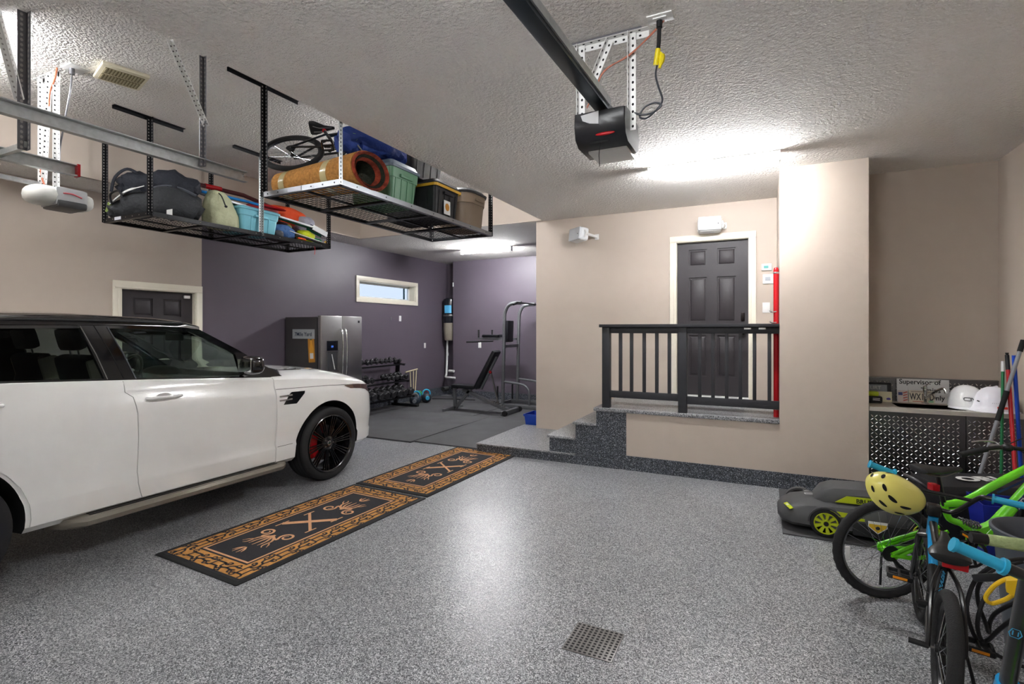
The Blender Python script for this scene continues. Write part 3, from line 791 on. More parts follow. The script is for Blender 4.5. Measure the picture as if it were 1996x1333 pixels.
# sign and decal on the fridge side (side faces -y)
Ts = frame((-6.99, fy0 - .010, 1.455), (1, 0, 0), (0, 0, 1), (0, -1, 0))
b = B(mat('street_sign_grey', '#a9adb0', .4)).box(0, .50, 0, .155, -.001, .002, T=Ts)
b.text('7Mile Yard', Ts @ Matrix.Translation((.05, .045, .0022)), .088, mat('navy_ink', '#27344a', .6), bold=.0012)
one(b, 'sign', 'grey plate reading 7Mile Yard stuck on the side of the fridge', 'sign')
Tb_ = frame((-6.625, fy0 - .004, 1.07), (1, .0, .06), (-.06, 0, 1), (0, -1, 0))
b = B(mat('decal_gold', '#c88a36', .45)).box(0, .14, 0, .50, -.001, .002, T=Tb_)
amber = mat('decal_amber', '#e7a83a', .4)
b.prism([(.03, .05), (.115, .05), (.118, .22), (.09, .31), (.085, .40), (.055, .40), (.052, .31), (.027, .22)], Tb_ @ Matrix.Translation((0, 0, .002)), .0008, amber)
b.box(.035, .11, .06, .15, .0028, .0034, M_WHITE, T=Tb_).box(.05, .09, .36, .47, .0028, .0034, mat('decal_green', '#5b6a3a', .5), T=Tb_)
one(b, 'magnet', 'tall golden bottle decal hanging on the fridge side below the grey sign', 'magnet')

# ------------------------------------------------------------------ dumbbell rack
RX0, RX1, RY0, RY1 = -7.12, -6.62, 7.12, 8.72
rk = thing('dumbbell_rack', 'black three tier dumbbell rack along the plum wall beside the fridge', 'rack', (-6.88, 7.9, 0))
for y in (RY0, RY1):
    B(M_BLKM).beam((-7.05, y, .0), (-6.98, y, .98), .05, .08, bev=.006).build('upright', rk)
    B(M_BLKM).beam((-7.14, y, .03), (-6.46, y, .03), .06, .05, bev=.006).build('foot', rk)
TI = [(.25, -6.68), (.56, -6.82), (.90, -6.93)]
for z, xc in TI:
    b = B(M_BLKM)
    for dx, dz in ((-.09, .04), (.09, -.02)): b.beam((xc + dx, RY0 - .03, z + dz), (xc + dx, RY1 + .03, z + dz), .05, .03)
    for y in (RY0, RY1): b.beam((xc - .16, y, z - .0), (xc + .12, y, z - .03), .03, .04)
    b.build('shelf_rail', rk)
M_HEX = mat('hex_rubber', '#2b2b2e', .42); M_GREYH = mat('grey_steel', '#76767a', .35, .7)
def dumbbell(scale, label):
    t = thing('dumbbell', label, 'dumbbell', (0, 0, 0), 'hex dumbbells on the rack', local=True)
    for s in (-1, 1):
        b = B(M_HEX)
        b.loft([[Vector((x, .055 * k * math.cos(PI / 6 + i * PI / 3), .055 * k * math.sin(PI / 6 + i * PI / 3))) for i in range(6)] for x, k in ((s * .055, .8), (s * .065, 1), (s * .115, 1), (s * .125, .8))])
        b.build('weight_head', t, smooth_ang=20)
    B(M_GREYH).tube([(-.056, 0, 0), (-.03, 0, 0), (0, 0, 0), (.03, 0, 0), (.056, 0, 0)], [.013, .014, .017, .014, .013], n=8).build('grip', t)
    t.scale = (scale,) * 3
    return t
proto = None
tiers = [(0, [(7.25 + i * .185, 1.5) for i in range(8)], 'lowest'), (1, [(7.20, .95), (7.34, .95), (7.50, 1.0), (7.62, 1.0), (8.1, .9), (8.22, .95), (8.36, .95), (8.5, 1.0), (8.64, 1.0)], 'middle'), (2, [(7.18 + i * .142, .72 if i % 3 else .85) for i in range(11)], 'top')]
for ti, lst, word in tiers:
    z, xc = TI[ti]
    for i, (y, s) in enumerate(lst):
        lb = 'black hex dumbbell on the %s tier, %s from the fridge end' % (word, ('first', 'second', 'third', 'fourth', 'fifth', 'sixth', 'seventh', 'eighth', 'ninth', 'tenth', 'eleventh')[i])
        loc = (xc + .02, y, z + .065 * s + .046); rot = (R(0), R(12), R(random.uniform(-8, 8)))
        if proto is None: proto = dumbbell(s, lb); proto.location = loc; proto.rotation_euler = rot
        else: copy_thing(proto, loc, rot, lb, s)
        g = [o for o in COL.objects if o.get('category') == 'dumbbell'][-1]; g['group'] = 'dumbbells on the %s tier' % word
# blue case leaning at the near end of the rack
b = B(mat('blue_case', '#3f79a8', .5)).box(-6.42, -6.36, 7.02, 7.10, 0, .62, bev=.015)
one(b, 'yoga_block', 'narrow blue upright panel standing in front of the dumbbell rack', 'panel')
# kettlebells
def kettlebell(col, r, loc, label, rz=0):
    loc = (loc[0], loc[1], .018); t = thing('kettlebell', label, 'kettlebell', loc, 'kettlebells at the end of the rack', rz=rz, local=True)
    B(mat('kettle_iron', '#27303a', .5)).ell((0, 0, r * .95), r, r, r * .95, n=18, k=10).build('bell', t)
    B(col).tube([(-r * .7, 0, r * 1.4), (-r * .62, 0, r * 2.1), (0, 0, r * 2.45), (r * .62, 0, r * 2.1), (r * .7, 0, r * 1.4)], r * .17, sub=4, n=8).build('handle', t)
    B(col).lathe([(r * .42, 0), (r * .36, r * .12)], None, frame((0, -r * .86, r * .95), (1, 0, 0), (0, 0, 1), (0, -1, 0)), 16).build('face_ring', t)
M_AQ = mat('aqua_vinyl', '#2f9fc4', .4)
kettlebell(M_AQ, .115, (-6.72, 9.00, 0), 'aqua handled kettlebell nearest the rack end', .9)
kettlebell(M_AQ, .115, (-6.70, 9.34, 0), 'aqua handled kettlebell next to the pale handled bands', .9)
kettlebell(mat('grey_vinyl', '#6f7478', .5), .105, (-6.66, 8.865, 0), 'grey kettlebell squeezed against the foot of the rack', .6)
kettlebell(mat('green_vinyl', '#3cb54a', .5), .09, (-6.98, 9.45, 0), 'small green handled kettlebell by the plum wall', .3)
kettlebell(mat('red_vinyl', '#b8303a', .5), .09, (-6.90, 9.62, 0), 'small red handled kettlebell closest to the wall corner', .3)
t = thing('mallet', 'pale wooden T handled sticks standing behind the kettlebells', 'stick', (-7.02, 9.25, 0), None)
M_WOOD = mat('pale_wood', '#cbbf9f', .6)
for a, c in (((-7.0, 9.2, .1), (-7.02, 9.18, .72)), ((-7.0, 9.28, .1), (-7.02, 9.30, .72)), ((-7.0, 9.33, .1), (-7.03, 9.42, .72))): B(M_WOOD).cyl(a, c, .014, n=8).build('shaft', t)
B(M_WOOD).cyl((-7.0, 9.0, .70), (-7.03, 9.46, .735), .016, n=8).build('crossbar', t)
b = B(M_BLK).tube([(-6.9, 9.85, .02), (-6.5, 10.0, .02), (-6.2, 10.05, .02), (-5.9, 10.1, .02)], .018, sub=4)
one(b, 'hose', 'thin dark bar lying on the gym floor near the kerb', 'bar')

# ------------------------------------------------------------------ gym rubber mats
def slab(x0, x1, y0, y1, z, lb, zb=0):
    one(B(M_MATS).box(x0, x1, y0, y1, zb, z, bev=.004), 'rubber_mat', lb, 'mat')
M_MATS = mat('rubber_flooring', '#4c4c4e', .75, bump=(200, .3, .004), vary=(3, .12))
slab(-7.17, -4.56, 5.98, 7.45, .022, 'grey rubber gym mat nearest the front of the car')
slab(-4.55, -3.46, 6.05, 8.3, .018, 'grey rubber gym mat beside the low grey platform')
slab(-7.17, -4.56, 7.46, 8.30, .018, 'grey rubber gym mat under the dumbbell rack')
slab(-4.88, -3.2, 8.31, 9.6, .018, 'grey rubber gym mat under the weight bench')
slab(-7.17, -4.90, 8.31, 10.5, .018, 'grey rubber gym mat in the far corner under the kettlebells')
slab(-4.88, -3.2, 9.61, 10.5, .018, 'grey rubber gym mat under the power tower')
# ------------------------------------------------------------------ bench
M_GUN = mat('gunmetal_tube', '#75777a', .35, .5)
M_PAD = mat('black_vinyl_pad', '#15171c', .4, bump=(60, .1))
z0 = .018
bn = thing('weight_bench', 'black adjustable weight bench with raised backrest on the gym mats', 'bench', (-4.95, 8.8, z0))
B(M_GUN).beam((-5.60, 8.80, .03), (-5.62, 8.8, .50), .06, .06, up=(0, 1, 0), bev=.006).build('front_post', bn)
B(M_GUN).beam((-5.60, 8.80, .04), (-5.22, 8.8, .46), .06, .06, up=(0, 1, 0), bev=.006).build('front_strut', bn)
B(M_GUN).beam((-5.42, 8.8, .43), (-4.40, 8.8, .08), .06, .08, bev=.006).build('main_beam', bn)
B(M_GUN).beam((-5.66, 8.45, z0 + .025), (-5.66, 9.15, z0 + .025), .05, .05, bev=.006).build('front_foot', bn)
B(M_GUN).beam((-4.36, 8.48, z0 + .045), (-4.36, 9.12, z0 + .045), .09, .08, bev=.01).build('rear_foot', bn)
for y in (8.48, 9.12): B(M_RUB).cyl((-4.32, y - .02, .07), (-4.32, y + .02, .07), .05).build('foot_wheel', bn)
B(M_PAD).box(-5.62, -5.08, 8.66, 8.94, .46, .53, bev=.025).build('seat_pad', bn)
T = frame((-5.08, 8.8, .47), (0, 1, 0), (.50, 0, .87))
B(M_PAD).box(-.14, .14, 0, .86, -.04, .04, bev=.03, T=T).build('backrest_pad', bn)
B(M_GUN).beam((-5.0, 8.8, .46), (-4.66, 8.8, 1.10), .05, .04, up=(1, 0, 0)).build('back_frame', bn)
B(M_STEEL).beam((-4.78, 8.8, .80), (-4.62, 8.8, .20), .025, .025, up=(0, 1, 0)).build('support_bar', bn)
B(M_RED).ell((-4.78, 8.77, .80), .03, .03, .03, n=10, k=6).build('adjust_knob', bn)
b = B(M_STEEL)
for k in range(5): b.beam((-4.72 + k * .06, 8.76, .22 - k * .02), (-4.72 + k * .06, 8.84, .22 - k * .02), .02, .05)
b.build('ladder_notches', bn)
for s in (8.62, 8.98): B(M_RUB).cyl((-5.72, s - .08, .44), (-5.72, s + .08, .44), .045).build('roller', bn)
# ------------------------------------------------------------------ power tower
pt = thing('power_tower', 'grey power tower with pull up bars and dip arms in the gym corner', 'exercise tower', (-4.6, 9.8, z0))
X0 = -4.86
for y in (9.45, 10.15):
    b = B(M_GUN)
    pts = [(X0, y, .05), (X0 + .02, y, .9), (X0 + .04, y, 1.8), (X0 + .07, y, 2.02), (X0 + .16, y, 2.14), (X0 + .30, y, 2.17), (X0 + .42, y, 2.17)]
    b.tube(smooth([Vector(p) for p in pts], 5), .038, n=8); b.build('upright', pt)
B(M_BLK).cyl((X0 + .42, 9.25, 2.17), (X0 + .42, 10.35, 2.17), .017).cyl((X0 + .42, 9.1, 2.12), (X0 + .42, 9.27, 2.17), .021, m=M_RUB).build('pull_up_bar', pt)
for y in (9.45, 10.15):
    B(M_GUN).beam((X0 - .18, y, z0 + .04), (X0 + .80, y, z0 + .04), .07, .075, bev=.006).build('base_rail', pt)
    B(M_GUN).tube([(X0 + .60, y, .06), (X0 + .60, y, .36), (X0 + .52, y, .48), (X0 + .38, y, .52), (X0 + .02, y, .55)], .024, sub=5).build('push_up_brace', pt)
    B(M_RUB).cyl((X0 - .12, y, .1), (X0 - .12, y, .45), .018).build('push_up_handle', pt)
for x, z in ((X0 + .78, .06), (X0 + .02, 1.28), (X0 - .16, .06)): B(M_GUN).beam((x, 9.45, z), (x, 10.15, z), .05, .06).build('cross_rail', pt)
T = frame((X0 - .03, 9.8, 1.36), (0, 1, 0), (.03, 0, 1))
B(M_PAD).box(-.14, .14, 0, .46, -.04, .04, bev=.03, T=T).build('back_pad', pt)
for y in (9.50, 10.10):
    B(M_GUN).beam((X0, y, 1.42), (X0 - .62, y, 1.44), .04, .04).build('dip_arm', pt)
    B(M_PAD).box(X0 - .50, X0 - .12, y - .05, y + .05, 1.46, 1.52, bev=.02).build('arm_pad', pt)
    B(M_RUB).cyl((X0 - .60, y, 1.44), (X0 - .60, y, 1.62), .018).build('dip_grip', pt)
    B(M_RUB).cyl((X0 - .90, y, 1.36), (X0 - .58, y, 1.37), .017).build('lower_grip', pt)
# resistance bands / handle on gym wall right
# ------------------------------------------------------------------ central vacuum
vc = thing('central_vacuum', 'black central vacuum canister on the wall in the gym corner nook', 'vacuum canister', (-6.985, 10.74, 1.36))
T = Matrix.Translation((-6.985, 10.74, 0))
B(mat('vac_black', '#1a1d24', .25)).lathe([(.10, 2.40), (.155, 2.38), (.168, 2.33), (.168, 1.80), (.165, 1.79)], None, T, 28).build('motor_housing', vc)
B(mat('vac_bucket', '#8c8478', .4)).lathe([(.165, 1.79), (.165, 1.62), (.15, 1.40), (.13, 1.36)], None, T, 28).build('dust_bucket', vc)
B(mat('vac_label', '#58b0e0', .4)).add([T @ Vector((.172 * math.cos(a), .172 * math.sin(a), z)) for z in (2.03, 2.22) for a in [R(-110 + i * 9) for i in range(8)]], [(i, i + 1, i + 9, i + 8) for i in range(7)]).build('label', vc)
B(M_STEEL).lathe([(.172, 1.99), (.174, 1.98), (.174, 1.96), (.172, 1.95)], None, T, 28).build('band', vc)
b = B(M_WHITE).tube([(-7.06, 10.74, 1.80), (-7.07, 10.74, 1.2), (-7.09, 10.74, .62), (-7.09, 10.72, .50), (-7.02, 10.60, .46), (-6.85, 10.525, .46), (-6.70, 10.52, .46)], .026, sub=4, n=12)
b.cyl((-7.07, 10.74, .98), (-7.07, 10.74, 1.05), .031, m=M_WHITE).cyl((-6.90, 10.56, .62), (-6.74, 10.53, .62), .03)
one(b, 'vacuum_pipe', 'white elbow pipe running down the plum wall below the vacuum canister', 'pipe')
# switches / outlets
def plate(pos, nrm, w, h, lb, cat='wall plate', m=M_WHITE, rocker=True, name='light_switch'):
    n = Vector(nrm); x = Vector((0, 0, 1)).cross(n); T = frame(pos, x, (0, 0, 1), n)
    t = thing(name, lb, cat, pos)
    B(m).box(-w / 2, w / 2, -h / 2, h / 2, 0, .006, bev=.003, T=T).build('cover_plate', t)
    if rocker: B(M_WHITE).box(-w * .2, w * .2, -h * .28, h * .28, .005, .011, bev=.002, T=T).build('rocker', t)
plate((XL, 9.06, 1.87), (1, 0, 0), .075, .12, 'white switch plate on the plum wall under the right end of the window', 'switch')
plate((XL, 8.75, 1.86), (1, 0, 0), .04, .07, 'tiny grey switch beside the white switch plate under the window', 'switch', m=M_GREYH, rocker=False)
plate((XL, 9.98, 1.25), (1, 0, 0), .075, .12, 'white outlet plate low on the plum wall above the kettlebells', 'outlet', name='power_outlet')
plate((-6.05, 10.58, 1.26), (0, -1, 0), .08, .13, 'white outlet plate on the far plum wall behind the dip arms', 'outlet', name='power_outlet')
plate((-6.79, 10.575, 2.72), (0, -1, 0), .03, .10, 'small white sensor high on the far plum wall edge', 'sensor', rocker=False, name='motion_sensor')
# blue bin peeking out behind the beige wall corner
b = B(mat('blue_bin', '#1d49b8', .4)); x0, x1, y0, y1 = -3.47, -3.16, 7.50, 7.90
def taper(b, x0, x1, y0, y1, z0, z1, t, m=None, wall=.006):
    o = lambda k, z, i: [Vector((x0 + (t * (1 - k)) + i, y0 + t * (1 - k) + i, z)), Vector((x1 - t * (1 - k) - i, y0 + t * (1 - k) + i, z)), Vector((x1 - t * (1 - k) - i, y1 - t * (1 - k) - i, z)), Vector((x0 + t * (1 - k) + i, y1 - t * (1 - k) - i, z))]
    b.loft([o(0, z0, 0), o(1, z1, 0), o(1, z1, wall), o(0, z0 + wall, wall)], m); return b
taper(b, x0, x1, y0, y1, z0, .27, .03)
b.box(x0 - .01, x1 + .01, y0 - .01, y0 + .0, .24, .27).box(x0 - .01, x0, y0, y1, .24, .27)
one(b, 'storage_bin', 'small open blue bin behind the beige wall corner by the low platform', 'bin')

fr.location.z += .023
rk.location.z += .019
for o in list(COL.objects):
    if o.get('label', '').startswith(('grey plate reading', 'tall golden bottle')): o.location.z += .023
# ------------------------------------------------------------------ perforated angle iron helper
def angle_iron(b, p0, p1, side, w=.03, m=None, pitch=.05, hole=.0075, front=(0, -1, 0)):
    """L profile from p0 to p1. side = direction of 2nd flange, front = normal of the first flange; holes drawn as dark discs on both flanges"""
    p0 = Vector(p0); p1 = Vector(p1); d = p1 - p0; L = d.length; d.normalize()
    f = Vector(front); f = (f - d * f.dot(d)).normalized(); s = d.cross(f).normalized()
    if s.dot(Vector(side)) < 0: s = -s
    t = .0025
    for (u, v) in ((s, f), (f, s)):
        # flange spans along u, thickness along v
        vs = []
        for a in (0, L):
            for (x, y) in ((0, 0), (w, 0), (w, t), (0, t)): vs.append(p0 + d * a + u * x + v * (-y))
        b.add(vs, [(0, 1, 2, 3), (7, 6, 5, 4), (0, 4, 5, 1), (1, 5, 6, 2), (2, 6, 7, 3), (3, 7, 4, 0)], m)
        n = int(L / pitch)
        for i in range(n):
            c = p0 + d * (pitch * (i + .5)) + u * (w * .55)
            for sg, off in ((1, .0006), (-1, -t - .0006)):
                cc = c + v * off
                vs = [cc + u * (hole * math.cos(2 * PI * k / 8)) + d * (hole * 1.25 * math.sin(2 * PI * k / 8)) for k in range(8)]
                b.add(vs, [tuple(range(8))], HOLE_M)
    return b
HOLE_M = M_HOLE
M_LHOLE = mat('light_hole', '#a7a3a0', .8)
DK = 2.82
def storage_rack(x0, x1, y0, y1, label, near, posts, m_near):
    t = thing('overhead_storage_rack', label, 'storage rack', ((x0 + x1) / 2, (y0 + y1) / 2, DK), None)
    for i, (a, c, m) in enumerate((((x0, y0, DK), (x1, y0, DK), m_near), ((x0, y1, DK), (x1, y1, DK), M_BLKM), ((x0, y0, DK), (x0, y1, DK), M_BLKM), ((x1, y0, DK), (x1, y1, DK), m_near))):
        b = B(m); b.beam(a, c, .003, .045)
        a_ = Vector(a); c_ = Vector(c); d = (c_ - a_).normalized()
        n = d.cross(Vector((0, 0, 1))); inw = (Vector(((x0 + x1) / 2, (y0 + y1) / 2, DK)) - (a_ + c_) / 2).normalized()
        b.beam(a_ + inw * .02 + Vector((0, 0, -.021)), c_ + inw * .02 + Vector((0, 0, -.021)), .04, .003)
        for k in range(7):
            p = a_ + (c_ - a_) * ((k + .5) / 7)
            b.cyl(p - inw * .001, p - inw * .005, .006, m=M_CHROME if m is M_BLKM else M_BLK, n=6)
        b.build('edge_beam', t)
    for k in range(1, 4):
        y = y0 + (y1 - y0) * k / 4
        B(M_BLKM).beam((x0, y, DK - .012), (x1, y, DK - .012), .05, .022).build('cross_beam', t)
    B(M_BLKM).beam(((x0 + x1) / 2, y0, DK - .008), ((x0 + x1) / 2, y1, DK - .008), .02, .012).build('centre_beam', t)
    for k in range(4):
        ya = y0 + (y1 - y0) * k / 4; yb = ya + (y1 - y0) / 4
        b = B(mat('wire_mesh', '#3a3a3c', .4, .6))
        nx = 16; ny = 6
        for i in range(1, nx): b.beam((x0 + (x1 - x0) * i / nx, ya + .02, DK + .003), (x0 + (x1 - x0) * i / nx, yb - .02, DK + .003), .004, .004)
        for i in range(1, ny * 2): b.beam((x0 + .01, ya + (yb - ya) * i / (ny * 2), DK + .006), (x1 - .01, ya + (yb - ya) * i / (ny * 2), DK + .006), .004, .004)
        b.build('wire_deck', t)
    for (x, y, top, sd, m, hm) in posts:
        global HOLE_M
        HOLE_M = hm
        b = B(m); angle_iron(b, (x, y, DK - .02), (x, y, top), (sd, 0, 0), .038, m, pitch=.032, hole=.006)
        b.build('hanging_post', t); HOLE_M = M_HOLE
    for (x, ya, yb) in near:
        b = B(M_BLKM); HOLE_M = M_GREYH
        b.beam((x, ya, ZH - .004), (x, yb, ZH - .004), .045, .004); b.beam((x - .02, ya, ZH - .02), (x - .02, yb, ZH - .02), .004, .03)
        for k in range(9): b.box(x - .0225, x - .0235, ya + .04 + k * (yb - ya - .08) / 8 - .02, ya + .04 + k * (yb - ya - .08) / 8 + .02, ZH - .024, ZH - .014, M_GREYH)
        b.build('top_bracket', t); HOLE_M = M_HOLE
    return t
rA = storage_rack(-6.50, -5.64, 3.08, 5.52, 'black ceiling storage rack over the car, loaded with sports bags', [(-6.55, 2.76, 3.44), (-5.66, 2.76, 3.44), (-5.62, 3.99, 4.66), (-6.53, 3.98, 4.66)],
    [(-6.50, 3.1, ZH, 1, M_BLKM, M_LHOLE), (-5.66, 3.1, ZH, 1, M_BLKM, M_LHOLE), (-5.64, 4.38, ZH, 1, M_GALV, M_HOLE), (-6.50, 4.3, ZH, 1, M_BLKM, M_LHOLE), (-5.66, 5.5, ZH, 1, M_BLKM, M_LHOLE), (-6.50, 5.5, ZH, 1, M_BLKM, M_LHOLE)], M_BLKM)
M_BRS = mat('brushed_edge', '#8d9094', .3, .8)
rB = storage_rack(-3.98, -3.06, 3.10, 5.68, 'ceiling storage rack with silver front edge holding a rolled rug and totes', [(-3.98, 2.78, 3.5), (-3.98, 5.2, 5.7)],
    [(-3.98, 3.12, ZH, 1, M_BLKM, M_LHOLE), (-3.06, 3.12, ZH, -1, M_GALV, M_HOLE), (-3.09, 5.66, ZH, 1, M_BLKM, M_LHOLE), (-3.98, 5.66, ZH, 1, M_BLKM, M_LHOLE)], M_BRS)
B(mat('warning_label', '#d9dce6', .5)).box(-3.66, -3.50, 3.094, 3.097, DK - .018, DK + .02).build('warning_label', rB)
B(mat('warning_label', '#d9dce6', .5)).box(-6.28, -6.16, 3.074, 3.077, DK - .015, DK + .018).build('warning_label', rA)
ZD = DK + .012
# ---- rolled rug
rg = thing('rolled_rug', 'rolled woven jute rug with tape bands on the silver edged ceiling rack', 'rug', (-3.55, 3.42, ZD))
M_JUTE = mat('jute_back', '#b5803f', .9, bump=(70, .8, .01), vary=(40, .25))
def rugring(x, ky, kz, yc, n=32, r=1.0): return [Vector((x, yc + ky * r * math.cos(2 * PI * i / n), ZD + kz + kz * r * math.sin(2 * PI * i / n))) for i in range(n)]
st = [(-4.02, .14, .125), (-3.8, .155, .132), (-3.5, .18, .145), (-3.25, .21, .158), (-3.07, .235, .168)]
b = B(M_JUTE)
b.loft([rugring(x, ky, kz, 3.22 + ky) for x, ky, kz in st] + [rugring(-3.07, .235, .168, 3.455, r=.90), rugring(-3.14, .235, .168, 3.455, r=.66), rugring(-3.4, .22, .16, 3.44, r=.60), rugring(-3.42, .22, .16, 3.44, r=.05)])
b.build('woven_backing', rg)
pile = mat('rug_pile', '#8e3a26', .95, bump=(120, .8, .01), vary=(14, .6)); pile2 = mat('rug_pile_dark', '#2a2e22', .95, bump=(120, .8, .01), vary=(20, .4))
b = B(pile)
for k in range(3):
    r0 = .93 - k * .13; m = (pile, pile2, pile)[k]
    b.loft([rugring(-3.065 - .02 * k, .235, .168, 3.455, r=r0 + .05), rugring(-3.04 - .022 * k, .235, .168, 3.455, r=r0), rugring(-3.07 - .03 * k, .235, .168, 3.455, r=r0 - .10)], m, True, False)
b.loft([rugring(-3.13, .235, .168, 3.455, r=.62), rugring(-3.35, .22, .16, 3.44, r=.50)], pile2, True, False)
b.loft([rugring(-3.12, .17, .10, 3.44, r=.50), rugring(-3.09, .16, .09, 3.44, r=.40), rugring(-3.14, .12, .06, 3.44, r=.3)], pile2)
b.build('pile_edge', rg)
M_TAPE = mat('packing_tape', '#c9bb8c', .2, coat=.5)
for x, k in ((-3.93, 0), (-3.42, 1)):
    def ip(x): return (interp([(s[0], s[1]) for s in st], x), interp([(s[0], s[2]) for s in st], x))
    b = B(M_TAPE); rr = []
    for xx in (x, x + .07):
        ky, kz = ip(xx); rr.append([Vector((xx + .02 * math.sin(2 * PI * i / 32), 3.22 + ky + (ky + .003) * math.cos(2 * PI * i / 32), ZD + kz + (kz + .003) * math.sin(2 * PI * i / 32) )) for i in range(32)])
    b.loft(rr, None, True, False); b.build('tape_band', rg)
# ---- totes
def tote(x0, x1, y0, y1, z0, z1, mbody, mlid, label, name='storage_tote', lidh=.045, ribs=4, t=.03, lid=True, stripe=None, rnd=.04, group=None):
    T = thing(name, label, 'storage tote', ((x0 + x1) / 2, (y0 + y1) / 2, z0), group)
    def rr(k, z, e=0.0):
        i = t * (1 - k) - e; X0, X1, Y0, Y1 = x0 + i, x1 - i, y0 + i, y1 - i; r = rnd; out = []
        for cx_, cy_, a0 in ((X1 - r, Y1 - r, 0), (X0 + r, Y1 - r, 90), (X0 + r, Y0 + r, 180), (X1 - r, Y0 + r, 270)):
            for j in range(5): a = R(a0 + 22.5 * j); out.append(Vector((cx_ + r * math.cos(a), cy_ + r * math.sin(a), z)))
        return out
    zt = z1 - (lidh if lid else 0)
    b = B(mbody)
    b.loft([rr(0, z0), rr(.7, z0 + (zt - z0) * .7), rr(.7, z0 + (zt - z0) * .7, .008), rr(1, zt, .008)] if not stripe else [rr(0, z0), rr(1, zt)])
    for k in range(ribs):
        f = (k + .5) / ribs
        b.beam((x1 - t * .9 + .0, y0 + t + (y1 - y0 - 2 * t) * f, z0 + .02), (x1 - .006, y0 + t + (y1 - y0 - 2 * t) * f, zt - .06), .018, .012, up=(1, 0, 0))
        b.beam((x0 + t + (x1 - x0 - 2 * t) * f, y0 + t * .9, z0 + .02), (x0 + t + (x1 - x0 - 2 * t) * f, y0 + .006, zt - .06), .018, .012, up=(0, 1, 0))
    b.build('tub', T, smooth_ang=30)
    b = B(M_HOLE if mbody is not None else None); ym_ = (y0 + y1) / 2; xm_ = (x0 + x1) / 2
    B(mbody).box(x1 - .004, x1 + .022, ym_ - .09, ym_ + .09, zt - .09, zt - .06, bev=.006).build('handle', T)
    b = B(mbody).box(xm_ - .09, xm_ + .09, y0 - .022, y0 + .004, zt - .09, zt - .06, bev=.006)
    b.build('handle', T)
    if lid:
        b = B(mlid); b.loft([rr(1, zt - .012, .018), rr(1, zt + .012, .022), rr(1, zt + .018, .006), rr(1, z1, -.012)])
        b.build('lid', T, smooth_ang=30)
    if stripe:
        b = B(stripe); b.loft([rr(1, zt - .03, .020), rr(1, zt - .002, .024)], None, True, False); b.build('lid_stripe', T)
    return T
M_TG = mat('green_tote', '#5e8a6b', .4); M_TGL = mat('slate_lid', '#5c6a78', .45); M_TB = mat('black_tote', '#15161a', .5); M_YEL = mat('yellow_stripe', '#d3a52c', .4); M_TBR = mat('taupe_tote', '#8b7a68', .45)
M_TBL = mat('light_blue_tote', '#6fb4c4', .4)
tote(-3.66, -3.12, 3.80, 4.22, ZD, ZD + .40, M_TG, M_TGL, 'green tote with slate lid beside the rolled rug', lidh=.06)
tote(-3.82, -3.11, 4.50, 4.98, ZD, ZD + .40, M_TB, M_TB, 'black tote with yellow rim on the rack deck, left of the taupe tote', stripe=M_YEL, lidh=.05)
tote(-3.58, -3.08, 5.10, 5.62, ZD, ZD + .46, M_TBR, M_TB, 'taupe oval tote with black lid at the far end of the rack', rnd=.16, ribs=0)
tote(-3.85, -3.25, 4.30, 4.86, ZD + .402, ZD + .74, M_TB, M_TB, 'upper black tote with yellow rim stacked on the lower black tote', stripe=M_YEL, lidh=.05)
B(M_WHITE).box(-3.112, -3.108, 4.66, 4.78, ZD + .05, ZD + .20).build('sticker', [o for o in COL.objects if o.get('label', '').startswith('black tote with yellow')][0])
b = B(mat('sticker_orange', '#c98a2e', .5)).ell((-3.106, 4.72, ZD + .13), .002, .042, .042, n=12, k=6); b.build('sticker_print', [o for o in COL.objects if o.get('label', '').startswith('black tote with yellow')][0])
def blob(b, c, r, m=None, T=None, seed=0, amp=.12, n=26, k=16, e=.85):
    rnd = random.Random(seed); ph = [(rnd.uniform(2, 5), rnd.uniform(0, 6), rnd.uniform(2, 6), rnd.uniform(0, 6), rnd.uniform(.4, 1)) for _ in range(6)]
    rings = []
    for j in range(k + 1):
        t = -PI / 2 + PI * j / k; cr = max(1e-3, math.cos(t)) ** e; sz = math.copysign(abs(math.sin(t)) ** e, math.sin(t)); ring = []
        for i in range(n):
            a = 2 * PI * i / n
            d = 1 + amp * sum(w * math.sin(round(p) * a + q) * math.cos(r_ * t + s_) for p, q, r_, s_, w in ph) / 2.2 * math.cos(t)
            v = Vector((r[0] * cr * math.cos(a) * d, r[1] * cr * math.sin(a) * d, r[2] * sz * d))
            v.z = max(v.z, -r[2] * .97)
            ring.append((T or Matrix()) @ v + Vector(c))
        rings.append(ring)
    return b.loft(rings, m)
M_BLUEB = mat('royal_blue_fabric', '#1d3a86', .7, bump=(25, .5, .02))
bg = thing('sports_bag', 'blue carrying bag piled above the rug and green tote', 'bag', (-3.5, 3.85, ZD + .4))
B(M_BLUEB).tube([(-3.42, 3.42, ZD + .44), (-3.34, 3.56, ZD + .52), (-3.30, 3.78, ZD + .56), (-3.30, 4.02, ZD + .56), (-3.32, 4.20, ZD + .54)], [.07, .12, .135, .12, .07], sub=6, n=28).lump(.04, 9, 1).build('bag_body', bg)
B(M_BLUEB).tube([(-3.30, 3.55, ZD + .46), (-3.26, 3.80, ZD + .55), (-3.24, 4.05, ZD + .55)], [.07, .09, .06], sub=5, n=12).build('side_pocket', bg)
B(mat('green_valve', '#7fae6a', .5)).cyl((-3.32, 3.52, ZD + .50), (-3.26, 3.46, ZD + .50), .035, n=12).build('valve_cap', bg)
B(M_GREYH).tube([(-3.28, 3.48, ZD + .48), (-3.22, 3.54, ZD + .38), (-3.20, 3.56, ZD + .34)], .007, sub=3).build('strap', bg)
